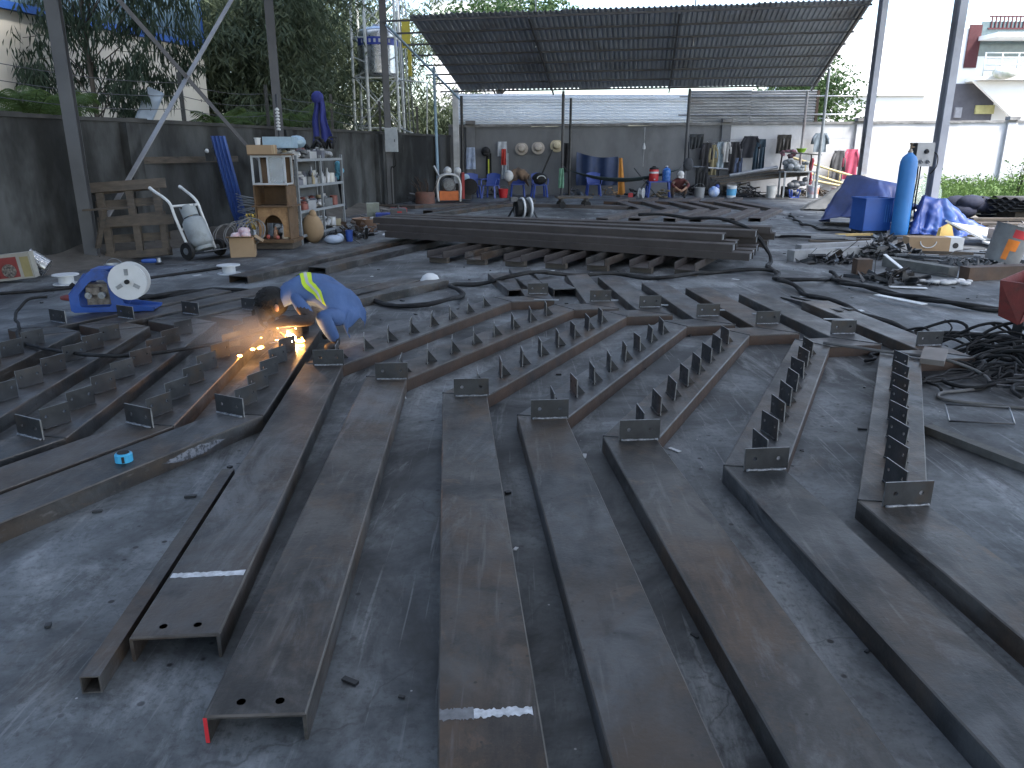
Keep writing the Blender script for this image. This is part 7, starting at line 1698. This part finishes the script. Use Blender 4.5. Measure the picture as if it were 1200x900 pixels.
def asg2(c):
    c = Vector(c); best = (9, 0)
    for n, (p, r) in J.items():
        r = max(r) if isinstance(r, tuple) else r
        d = (c - Vector(p)).length / (r + 0.04)
        k = 0
        if n in ('chest', 'waist', 'neckb') or 'sho' in n or 'elb' in n: k = 1
        elif n == 'pelvis' or 'hip' in n or 'knee' in n or 'shin' in n: k = 2
        elif 'ankle' in n or 'toe' in n: k = 3
        if d < best[0]: best = (d, k)
    return best[1]
skin_body('body', t, J, E_, 'pelvis', isl, [SKIN, plain('dark_red_shirt', (0.11, 0.035, 0.035), 0.85), plain('brown_trousers', (0.13, 0.09, 0.07), 0.85), SHOE], asg2)
b = MB(); M = Matrix.Rotation(R(35), 3, 'X')
b.lathe([(0.112, 0.0), (0.112, 0.04), (0.09, 0.09), (0.05, 0.115), (0, 0.12)], (PX.x, PX.y - 0.2, 0.79), 16, M); b.build('cap', plain('cap_white', (0.6, 0.6, 0.6), 0.8), t, smooth='auto', world=True)
b = MB(); b.grid(lambda u, v: M @ Vector(((u - 0.5) * 0.18, -0.09 - 0.09 * v * (1 - (2 * u - 1) ** 2 * 0.5), 0.005 - 0.02 * v)) + Vector((PX.x, PX.y - 0.2, 0.79)), 8, 4, 0.006); b.build('cap_peak', plain('cap_white', (0.6, 0.6, 0.6), 0.8), t, smooth='auto', world=True)
b = MB(); b.ball((PX.x, PX.y - 0.31, 0.71), 0.016, 6); b.build('nose', SKIN, t, smooth=True, world=True)
for s in (-1, 1):
    b = MB(); b.ball((PX.x + s * 0.03, PX.y - 0.3, 0.74), 0.011, 6); b.build('eye', plain('eye_white', (0.5, 0.48, 0.46), 0.3), t, smooth=True, world=True)
    b = MB(); b.ball((PX.x + s * 0.088, PX.y - 0.18, 0.74), 0.026, 6, (0.4, 0.8, 1.2)); b.build('ear', SKIN, t, smooth=True, world=True)
# ================================================================== BEYOND THE WALLS
# ---- pale factory hall with blue upper cladding (left)
HALL = mat('cream_hall_wall', (0.66, 0.64, 0.58), (0.58, 0.555, 0.49), (0.44, 0.42, 0.37), scale=0.5, rough=(0.8, 0.92), stretch=(1, 1, 0.4), c3lo=0.56, c3hi=0.8)
HBLUE = mat('hall_blue', (0.10, 0.17, 0.23), (0.075, 0.13, 0.185), scale=2, rough=(0.5, 0.7))
HTRIM = plain('hall_trim_blue', (0.03, 0.12, 0.45), 0.5)
t = thing('factory_hall', 'cream factory hall with blue upper cladding behind the side wall', 'building', (-12, 22, 0))
A, C = Vector((-9.5, 15.7)), Vector((-8.14, 21.9)); dd = (C - A).normalized(); nn_ = Vector((-dd.y, dd.x))
E0, E1 = 4.28, 4.22
b = MB(); q = [A - dd * 8, C, C + nn_ * 9, A - dd * 8 + nn_ * 9]; b.prism([tuple(p) for p in q], -0.05, 4.1); b.build('wall', HALL, t, world=True)
b = MB(); q = [A - dd * 8 - nn_ * 0.02, C - nn_ * 0.02 + dd * 0.02, C + nn_ * 9 + dd * 0.02, A - dd * 8 + nn_ * 9]; b.prism([tuple(p) for p in q], 4.24, 6.2); b.build('upper_cladding', HBLUE, t, world=True)
n_r = 70
for k in range(n_r):
    p = (A - dd * 2).lerp(C, (k + 0.5) / n_r) - nn_ * 0.035
    if k % 1 == 0:
        b = MB(); b.box((p.x, p.y, 5.2), (0.035, 0.03, 1.9), rz=math.atan2(dd.y, dd.x)); b.build('cladding_rib', HBLUE, t, world=True)
b = MB(); q0 = A - dd * 8; b.bar((q0.x - nn_.x * 0.06, q0.y - nn_.y * 0.06, 4.17), (C.x - nn_.x * 0.06, C.y - nn_.y * 0.06, 4.17), 0.12, 0.14); b.build('blue_trim', HTRIM, t, world=True)
b = MB(); b.box((C.x, C.y, 5.2), (0.1, 0.12, 2.1)); b.build('corner_trim', HTRIM, t, world=True)
# window frame leaning and barbed-wire posts on the side wall
t = thing('glass_panel', 'glazed window panel leaning above the side wall', 'window', (-7.1, 15.6, 2.1))
b = MB(); M = RZ(R(-10)) @ RX(R(-20)) @ RY(R(20))
for c, d in (((-0.17, 0, 0.3), (0.03, 0.03, 0.72)), ((0.17, 0, 0.3), (0.03, 0.03, 0.72)), ((0, 0, -0.05), (0.32, 0.03, 0.03)), ((0, 0, 0.65), (0.32, 0.03, 0.03))): b.box(M @ Vector(c), d, mtx=M)
b.build('frame', plain('frame_bluegrey', (0.3, 0.36, 0.42), 0.5), t)
b = MB(); b.box(M @ Vector((0, 0, 0.3)), (0.31, 0.01, 0.68), mtx=M); b.build('pane', mat('sky_glass', (0.5, 0.55, 0.6), (0.45, 0.5, 0.55), rough=(0.05, 0.1), metal=0.3), t)
wp = []
for k, f in enumerate((0.36, 0.505, 0.60, 0.70, 0.80, 0.90)):
    P = WALL0.lerp(WALL1, f) - wn_ * 0.1; wp.append(P)
    b = MB(); b.box((0, 0, 0.42), (0.07, 0.05, 0.84)); o = b.build('fence_post', DKSTEEL, loc=(P.x, P.y, 2.08), rz=0.2)
    tag(o, 'short dark iron wire post on the side wall, %s from the palms' % ORD[k + 1], 'post', 'wire posts on the side wall')
t = thing('barbed_wire', 'barbed wire strands strung along the top of the side wall', 'wire', (wp[0].x, wp[0].y, 2.1))
for z in (2.3, 2.52, 2.74):
    b = MB(); pts = []
    for i in range(len(wp) - 1):
        for s in range(10):
            p = wp[i].lerp(wp[i + 1], s / 10); pts.append((p.x, p.y, z - 0.08 * math.sin(s / 10 * 3.14)))
    b.tube(pts, 0.006, 4)
    for p in pts[::2]: b.box((p[0], p[1], p[2]), (0.008, 0.008, 0.05), rz=1.0)
    b.build('strand', GREYPAINT, t, world=True)

# ---- foliage
BAM1 = leaf_mat('bamboo_leaf', (0.095, 0.125, 0.072), (0.055, 0.078, 0.045), 0.9)
BAM2 = leaf_mat('bamboo_leaf_pale', (0.125, 0.155, 0.095), (0.07, 0.095, 0.055), 0.9)
EUC = leaf_mat('gum_leaf', (0.045, 0.07, 0.045), (0.03, 0.05, 0.032), 2.0)
TREE = leaf_mat('broad_leaf', (0.06, 0.105, 0.035), (0.035, 0.07, 0.025), 0.8)
PALM = leaf_mat('palm_leaf', (0.11, 0.17, 0.05), (0.06, 0.10, 0.035), 2.0)
BARK = mat('bark', (0.10, 0.085, 0.07), (0.06, 0.052, 0.045), scale=5, rough=(0.85, 0.95), bump=0.4, stretch=(1, 1, 0.3))
CULM = mat('bamboo_culm', (0.06, 0.07, 0.035), (0.04, 0.05, 0.025), scale=2, rough=(0.45, 0.65))
def spray(mb, p, rg, n, ln, w, droop, spread):
    """a twig end: n narrow leaves fanning out and hanging"""
    for _ in range(n):
        a = rg.uniform(0, 6.283); d = Vector((math.cos(a), math.sin(a), rg.uniform(-1.0, 0.5) - droop)).normalized()
        q = p + Vector((rg.gauss(0, spread), rg.gauss(0, spread), rg.gauss(0, spread)))
        L = ln * rg.uniform(0.6, 1.25); s = d.cross(Vector((rg.gauss(0, 1), rg.gauss(0, 1), rg.gauss(0, 1))))
        s = (s.normalized() if s.length > 1e-5 else Vector((1, 0, 0))) * w * rg.uniform(0.7, 1.3) * 0.5
        m = q + d * L * 0.45; e = q + d * L + Vector((0, 0, -L * 0.25 * droop))
        k = len(mb.v); mb.v += [tuple(q), tuple(m + s), tuple(e), tuple(m - s)]; mb.f.append((k, k + 1, k + 2, k + 3)); mb.m.append(0)
def bamboo(label, x, y, h, rad, seed, m, n=900, dens=17):
    rg = random.Random(seed); t = thing('bamboo_clump', label, 'bamboo', (x, y, -0.05), 0, 'bamboo clumps behind the side wall')
    b = MB(); c = MB()
    for k in range(16):
        a = rg.uniform(0, 6.28); r0 = rg.uniform(0, 0.6); lean = rg.uniform(0.3, 1.0) * rad; H = h * rg.uniform(0.75, 1.05)
        pts = [Vector((r0 * math.cos(a) + lean * math.cos(a) * s ** 2.2, r0 * math.sin(a) + lean * math.sin(a) * s ** 2.2, H * (s - 0.18 * s ** 4))) for s in [i / 7 for i in range(8)]]
        c.tube(pts, [0.045 * (1 - 0.8 * i / 7) for i in range(8)], 5)
        for _ in range(n // 16):
            s = rg.uniform(0.12, 1.0); i = min(int(s * 7), 6); p = pts[i].lerp(pts[i + 1], s * 7 - i)
            o = Vector((rg.gauss(0, 1), rg.gauss(0, 1), rg.gauss(0, 0.4))) * (0.5 * rad * (1 - 0.4 * s)); p = p + o
            p.z = max(p.z, 0.6)
            spray(b, p, rg, dens, 0.32, 0.052, 0.55, 0.18)
    c.build('culms', CULM, t, smooth=True); b.build('crown', m, t)
bamboo('dense bamboo clump growing beside the cream hall', -9.6, 24.6, 8.5, 2.2, 1, BAM1)
bamboo('pale feathery bamboo clump behind the shelf column', -7.4, 24.3, 8.0, 2.0, 2, BAM2)
bamboo('tall bamboo clump behind the blue hanging cloth', -7.6, 28.6, 9.5, 2.2, 3, BAM1)
bamboo('bamboo clump rising behind the water tower', -5.4, 32.6, 9.0, 2.6, 4, BAM2)
bamboo('bamboo clump in the gap right of the water tower', -3.0, 33.0, 4.6, 1.6, 5, BAM1, 520)
bamboo('far bamboo clump closing the view behind the cream hall', -12.5, 29.5, 10, 3.0, 6, BAM1)
bamboo('low dark bamboo clump behind the wire posts', -6.5, 22.6, 3.4, 1.2, 8, BAM1, 420)
bamboo('deep bamboo clump behind the shelf column and the brace', -8.3, 33.0, 9.5, 3.0, 21, BAM1)
bamboo('bamboo clump beyond the corner of the cream hall', -11.0, 26.5, 9.0, 2.2, 22, BAM2, 700)
def tree(name, label, x, y, h, rx, rz_, seed, m, n=520, group=None, trunk_h=0.45, ln=0.16, w=0.09, droop=0.2, dens=16, kinds=None):
    rg = random.Random(seed); t = thing(name, label, 'tree', (x, y, -0.05), 0, group)
    c = MB(); b = MB(); top = Vector((rg.uniform(-0.2, 0.2), rg.uniform(-0.2, 0.2), h * 0.85))
    c.tube([(0, 0, 0), (0.05, 0.03, h * trunk_h), tuple(top)], [0.16, 0.11, 0.03], 8)
    lobes = []
    for k in range(13):
        a = rg.uniform(0, 6.28); e = rg.uniform(-0.1, 1.2); L = Vector((rx * math.cos(a) * math.cos(e), rx * math.sin(a) * math.cos(e), rz_ * math.sin(e))) * rg.uniform(0.45, 0.95)
        p = Vector((0, 0, h - rz_ - 0.1)) + L; lobes.append(p); c.tube([(0, 0, h * trunk_h * rg.uniform(0.8, 1.3)), tuple(p * 0.6 + Vector((0, 0, h * 0.2))), tuple(p)], [0.06, 0.035, 0.012], 6)
    for k in range(n):
        p = rg.choice(lobes) + Vector((rg.gauss(0, 0.3 * rx), rg.gauss(0, 0.3 * rx), rg.gauss(0, 0.24 * rz_)))
        spray(b, p, rg, dens, ln, w, droop, 0.16)
    c.build('trunk', BARK, t, smooth=True); b.build('crown', m, t)
tree('leafy_tree', 'leafy tree showing above the canopy', -0.6, 41, 9.0, 3.0, 2.0, 11, TREE, 520, ln=0.22, w=0.12)
tree('leafy_tree', 'rounded leafy tree behind the rust-edged sheets', 12.6, 34.5, 4.9, 2.0, 1.8, 12, TREE, 520, ln=0.2, w=0.1)
# gum tree with hanging leaves in front of the hall
rg = random.Random(33); t = thing('gum_tree', 'thin gum tree with hanging dark leaves before the cream hall', 'tree', (-8.15, 16.0, -0.05))
c = MB(); b = MB(); c.tube([(0, 0, 0), (-0.03, 0.02, 2.4), (0.0, 0, 4.2), (0.05, 0, 6.0)], [0.06, 0.05, 0.04, 0.025], 8)
cl_pts = [(-1.3, 3.6, .5), (-0.9, 3.2, .45), (-0.6, 3.9, .5), (-0.2, 3.9, .5), (0.4, 3.7, .55), (0.9, 4.1, .5), (1.3, 3.9, .5), (1.75, 3.8, .45), (0.6, 3.1, .4), (0.3, 2.75, .4), (0.85, 2.75, .35), (1.0, 3.3, .4), (0.5, 2.35, .3), (-0.7, 2.7, .35), (-0.35, 3.2, .4), (0.15, 4.5, .6), (1.4, 4.6, .6), (-1.2, 4.5, .6), (0.2, 5.4, .8), (-0.7, 5.2, .7), (1.1, 5.4, .7), (-1.5, 4.2, .5), (0.9, 4.6, .5), (-0.5, 4.5, .5), (0.5, 4.9, .5), (1.8, 4.4, .45), (-0.1, 4.15, .4), (1.2, 2.95, .3), (1.55, 3.35, .3), (-0.9, 2.95, .3)]
for (x, z, r0) in cl_pts:
    y = rg.uniform(-0.6, 0.6); c.tube([(0, 0, max(1.8, z - 0.7)), (x * 0.6, y * 0.6, z + 0.15), (x, y, z + 0.1)], [0.014, 0.009, 0.005], 5)
    for k in range(28):
        p = Vector((x + rg.gauss(0, r0 * 0.45), y + rg.gauss(0, r0 * 0.45), z + rg.gauss(0, r0 * 0.45)))
        for _ in range(7):
            L = rg.uniform(0.16, 0.3); d = Vector((rg.gauss(0, 0.35), rg.gauss(0, 0.35), -1)).normalized(); q = p + Vector((rg.gauss(0, 0.07), rg.gauss(0, 0.07), rg.gauss(0, 0.06))); s = d.cross(Vector((rg.gauss(0, 1), rg.gauss(0, 1), 0.2))).normalized() * 0.019
            k0 = len(b.v); b.v += [tuple(q), tuple(q + d * L * 0.4 + s), tuple(q + d * L + Vector((rg.gauss(0, 0.02), 0, 0))), tuple(q + d * L * 0.4 - s)]; b.f.append((k0, k0+1, k0+2, k0+3)); b.m.append(0)
c.build('trunk', BARK, t, smooth=True); b.build('crown', EUC, t)
# palms: each frond its own part
def palm(label, x, y, z, n, ln, seed, fan=True, group='small palms behind the side wall', up=(0.5, 1.3)):
    rg = random.Random(seed); t = thing('palm', label, 'palm', (x, y, -0.05), 0, group)
    c = MB(); c.tube([(0, 0, 0), (0.03, 0, z * 0.5), (0, 0, z)], [0.1, 0.09, 0.07], 8); c.build('trunk', BARK, t, smooth=True)
    for k in range(n):
        a = 6.283 * k / n + rg.uniform(-0.3, 0.3); e = rg.uniform(*up); L = ln * rg.uniform(0.8, 1.15)
        hd_ = Vector((math.cos(a), math.sin(a), 0)); pts = [Vector((0, 0, z)) + hd_ * (L * s * math.cos(e * (1 - 0.35 * s))) + Vector((0, 0, L * (s * math.sin(e) - 0.45 * s ** 2.4))) for s in [i / 9 for i in range(10)]]
        b = MB(); b.tube(pts, [0.016 - 0.0014 * i for i in range(10)], 4)
        sd_ = Vector((-hd_.y, hd_.x, 0))
        for i in range(1, 30):
            f = i / 30 * 9; j = min(int(f), 8); p = pts[j].lerp(pts[j + 1], f - j); tg = (pts[j + 1] - pts[j]).normalized()
            for s in (-1, 1):
                l = 0.62 * ln / 1.6 * math.sin(3.14 * (0.12 + 0.86 * i / 30)) * rg.uniform(0.85, 1.1); d = (sd_ * s + tg * 0.75 + Vector((0, 0, -0.35))).normalized(); w = tg * 0.0075
                q = p + d * l + Vector((0, 0, -0.25 * l)); k0 = len(b.v); b.v += [tuple(p - w), tuple(p + w), tuple(p + d * l * 0.6 + w * 0.9), tuple(q), tuple(p + d * l * 0.6 - w * 0.9)]; b.f.append((k0, k0+1, k0+2, k0+3, k0+4)); b.m.append(0)
        b.build('frond', PALM, t)
palm('bushy palm leaning over the side wall before the cream hall', -7.75, 13.2, 2.0, 15, 1.05, 5, up=(0.75, 1.4))
palm('second bushy palm beside the gum tree trunk', -8.0, 14.3, 2.05, 14, 1.1, 6, up=(0.75, 1.4))
palm('low ferny palm behind the side wall near the blue sheet', -6.15, 17.0, 2.0, 13, 0.85, 7, up=(0.6, 1.2))
palm('palm with a single arching frond behind the shelf column', -5.3, 19.3, 2.1, 6, 1.4, 9, up=(0.7, 1.2))

# ---- water tower
t = thing('water_tower', 'white lattice water tower with steel tank behind the side wall', 'water tower', (-4.45, 28.2, -0.05))
TW = plain('tower_white', (0.6, 0.63, 0.61), 0.55)
legs = [(-0.95, -0.6), (-0.42, -0.75), (0.75, -0.6), (0.35, 0.75), (-0.95, 0.75)]
leg_pos = [(-0.95, -0.5), (0.62, -0.5), (0.62, 0.8), (-0.95, 0.8)]
for (x, y) in leg_pos:
    b = MB(); b.tube([(x, y, 0), (x * 0.9, y * 0.9, 6.6)], 0.045, 8); b.build('leg', TW, t, smooth='auto')
b = MB(); b.tube([(-0.42, -0.52, 0), (-0.42, -0.52, 6.6)], 0.055, 8); b.build('leg', TW, t, smooth='auto')
for z in (2.35, 3.95, 5.2):
    for i in range(4):
        p, q = leg_pos[i], leg_pos[(i + 1) % 4]; f = 1 - 0.1 * z / 6.6; b = MB(); b.tube([(p[0] * f, p[1] * f, z), (q[0] * f, q[1] * f, z)], 0.03, 6); b.build('ring_beam', TW, t, smooth=True)
for (z0, z1) in ((2.35, 3.95), (5.2, 6.5), (3.95, 4.6)):
    for i in (0, 2):
        p, q = leg_pos[i], leg_pos[(i + 1) % 4]
        for s in (0, 1):
            a, c_ = (p, q) if s else (q, p); b = MB(); b.tube([(a[0] * 0.94, a[1] * 0.94, z0), (c_[0] * 0.9, c_[1] * 0.9, z1)], 0.024, 6); b.build('diagonal', TW, t, smooth=True)
b = MB(); pr_ = [(0, 4.02), (0.6, 4.02), (0.66, 4.08)]
for k in range(9): pr_ += [(0.67, 4.12 + 0.14 * k), (0.655, 4.19 + 0.14 * k)]
pr_ += [(0.67, 5.4), (0.6, 5.48), (0.3, 5.58), (0.16, 5.6), (0.16, 5.66), (0, 5.66)]
b.lathe(pr_, (-0.1, 0.1, 0), 28); tk = b.build('tank', plain('tank_steel', (0.5, 0.52, 0.54), 0.22, 0.85), t, smooth=True)
b = MB(); b.lathe([(0.678, 4.98), (0.678, 5.22)], (-0.1, 0.1, 0), 28); b.f = b.f[:-2]; b.m = b.m[:-2]; b.build('blue_band', plain('band_blue', (0.03, 0.06, 0.35), 0.4), tk, smooth=True)
b = MB()
for k in range(7): b.box((-0.1 + 0.686 * math.sin(R(-42 + 14 * k)), 0.1 - 0.686 * math.cos(R(-42 + 14 * k)), 5.1), (0.07, 0.006, 0.11), rz=R(-42 + 14 * k))
b.build('white_lettering', WHITEPL, tk)
b = MB(); b.box((0.85, 0.2, 5.4), (0.28, 0.06, 0.9)); b.box((0.95, 0.2, 4.5), (0.12, 0.05, 0.9)); b.build('yellow_chute', plain('chute_yellow', (0.6, 0.5, 0.06), 0.5), t)
for k in range(4):
    b = MB(); b.tube([(0.65 + 0.12 * k, 0.2, 2.1), (0.55 + 0.1 * k, 0.2, 6.6)], 0.022, 6); b.build('riser_pipe', (TW, GALV)[k % 2], t, smooth=True)
b = MB(); b.tube([(0.5, -0.4, 3.9), (1.6, -0.6, 3.78), (1.55, -0.6, 2.0), (0.7, -0.5, 2.3)], 0.03, 6); b.build('outlet_pipe', TW, t, smooth=True)

# ---- houses beyond the back wall on the right
HW = mat('white_house_wall', (0.80, 0.80, 0.78), (0.74, 0.74, 0.72), scale=0.6, rough=(0.8, 0.9))
t = thing('white_house', 'tall white house with red shutters and a balcony beyond the wall', 'house', (24, 42, 0))
b = MB(); b.box((22.0, 46.0, 3.7), (13.0, 8.0, 7.4)); b.v = b.v; b.build('wall', HW, t, world=True)
b = MB(); b.box((26.5, 41.15, 6.9), (6.2, 1.66, 0.2)); b.build('roof_slab', HW, t, world=True)
w_ = MB(); w_.box((24.75, 41.985, 6.9), (2.5, 0.05, 1.6)); wd = w_.build('window', mat('dark_room_glass', (0.10, 0.15, 0.16), (0.07, 0.1, 0.11), rough=(0.1, 0.2)), t, world=True)
SH = plain('shutter_maroon', (0.07, 0.014, 0.018), 0.7)
b = MB(); b.box((23.2, 41.93, 6.55), (0.62, 0.06, 2.0)); b.build('shutter', SH, t, world=True)
gr = MB()
for k in range(9): gr.box((23.95 + 0.2 * k, 41.93, 7.65), (0.06, 0.05, 0.5))
gr.box((24.75, 41.93, 7.93), (1.9, 0.05, 0.07)); gr.box((24.75, 41.93, 7.37), (1.9, 0.05, 0.07)); gr.build('transom_grille', SH, t, world=True)
b = MB(); b.box((24.9, 41.2, 4.95), (3.6, 1.6, 0.16)); b.build('balcony_slab', HW, t, world=True)
for z in (5.3, 5.55, 5.85, 6.08):
    b = MB(); b.tube([(23.05, 40.45, z), (26.6, 40.45, z)], 0.035, 6); b.build('railing_bar', TW, t, world=True, smooth=True)
for x in (23.08, 23.9, 24.7, 25.5):
    b = MB(); b.tube([(x, 40.45, 5.03), (x, 40.45, 6.1)], 0.035, 6); b.build('railing_post', TW, t, world=True, smooth=True)
b = MB(); b.ball((23.9, 40.0, 5.15), 0.5, 9, (1.2, 0.8, 0.6)); b.build('planter', mat('planter_white', (0.6, 0.6, 0.56), (0.25, 0.3, 0.2), scale=3), t, world=True, smooth=True)
b = MB(); b.box((23.65, 41.985, 3.85), (2.2, 0.04, 1.9)); b.build('garage_opening', mat('garage_dark', (0.11, 0.105, 0.12), (0.08, 0.078, 0.09), scale=2), t, world=True)
b = MB(); b.box((24.3, 41.9, 3.55), (0.95, 0.12, 0.42)); b.build('yellow_panel', plain('panel_yellow', (0.55, 0.5, 0.22), 0.6), t, world=True)
b = MB(); b.add([(23.0, 41.0, 4.85), (26.6, 41.0, 4.85), (26.6, 41.0, 2.0), (25.4, 41.0, 3.0)], [(3, 2, 1, 0)]); o = b.build('stair_side', HW, t, world=True); o.modifiers.new('thickness', 'SOLIDIFY').thickness = 0.2
b = MB(); b.box((22.95, 41.9, 3.4), (0.34, 0.14, 0.5)); b.build('meter_box', plain('meter_grey', (0.3, 0.3, 0.32), 0.5), t, world=True)
t = thing('low_white_shed', 'long low white shed just beyond the whitewashed wall', 'building', (17, 38, 0))
b = MB(); b.box((17.3, 40.2, 2.0), (4.6, 2.6, 4.1)); b.build('wall', HW, t, world=True)
b = MB(); b.add([(14.8, 38.7, 4.1), (19.8, 38.7, 4.1), (19.8, 41.7, 4.6), (14.8, 41.7, 4.6)], [(0, 1, 2, 3)]); o = b.build('roof', HW, t, world=True); o.modifiers.new('thickness', 'SOLIDIFY').thickness = 0.08
t = thing('plain_gable', 'blank white gable end showing beyond the canopy', 'building', (-1.7, 50, 0))
b = MB(); b.box((-2.2, 52, 5.1), (5.2, 4, 10.2)); b.build('wall', HW, t, world=True)
b = MB(); b.box((-2.2, 52, 10.25), (5.6, 4.4, 0.12)); b.build('roof', GALV, t, world=True)

# ---- weeds along the back wall on the right
WEED = leaf_mat('weed_green', (0.13, 0.21, 0.06), (0.085, 0.15, 0.045), 1.5)
rg = random.Random(50); b = MB()
for k in range(5200):
    x = rg.uniform(9.8, 19.5); y = rg.uniform(20.5, 29.0)
    if x < 0.51 * y + 0.3: continue
    hgt = rg.uniform(0.35, 0.95) * (0.55 + 0.45 * (y - 20.5) / 8.5) * (0.75 + 0.35 * math.sin(x * 2.1 + y)); a = rg.uniform(0, 6.28)
    d = Vector((math.cos(a) * rg.uniform(0.1, 0.45), math.sin(a) * rg.uniform(0.1, 0.45), 1)).normalized(); s = Vector((-math.sin(a), math.cos(a), 0)) * rg.uniform(0.012, 0.03); p = Vector((x, y, -0.05))
    k0 = len(b.v); m_ = p + d * hgt * 0.55; e = p + d * hgt + Vector((d.x, d.y, 0)) * hgt * 0.35
    b.v += [tuple(p - s), tuple(p + s), tuple(m_ + s), tuple(e), tuple(m_ - s)]; b.f.append((k0, k0+1, k0+2, k0+3, k0+4)); b.m.append(0)
for k in range(900):
    x = rg.uniform(10.2, 19.5); y = rg.uniform(22.5, 29.0)
    if x > 0.51 * y + 0.3: spray(b, Vector((x, y, rg.uniform(0.05, 0.6))), rg, 7, 0.16, 0.06, 0.0, 0.12)
tag(b.build('weeds', WEED), 'rank green weeds growing before the whitewashed wall', 'weeds', kind='stuff')
t = thing('tall_weed', 'tall branching weed standing above the grass by the white wall', 'plant', (15.6, 24.5, -0.05)); b = MB(); c = MB()
for k in range(9):
    a = rg.uniform(0, 6.28); e = Vector((0.5 * math.cos(a), 0.4 * math.sin(a), rg.uniform(1.1, 1.75))); c.tube([(0, 0, 0), (e.x * 0.4, e.y * 0.4, e.z * 0.6), tuple(e)], [0.014, 0.01, 0.004], 5)
    for q in range(9): spray(b, Vector((e.x * (0.4 + 0.06 * q), e.y * (0.4 + 0.06 * q), e.z * (0.5 + 0.055 * q))), rg, 4, 0.1, 0.05, 0.1, 0.06)
c.build('stem', CULM, t, smooth=True); b.build('foliage', WEED, t)
for o in list(scene.objects):
    if o.type == 'EMPTY' and not o.children: bpy.data.objects.remove(o)
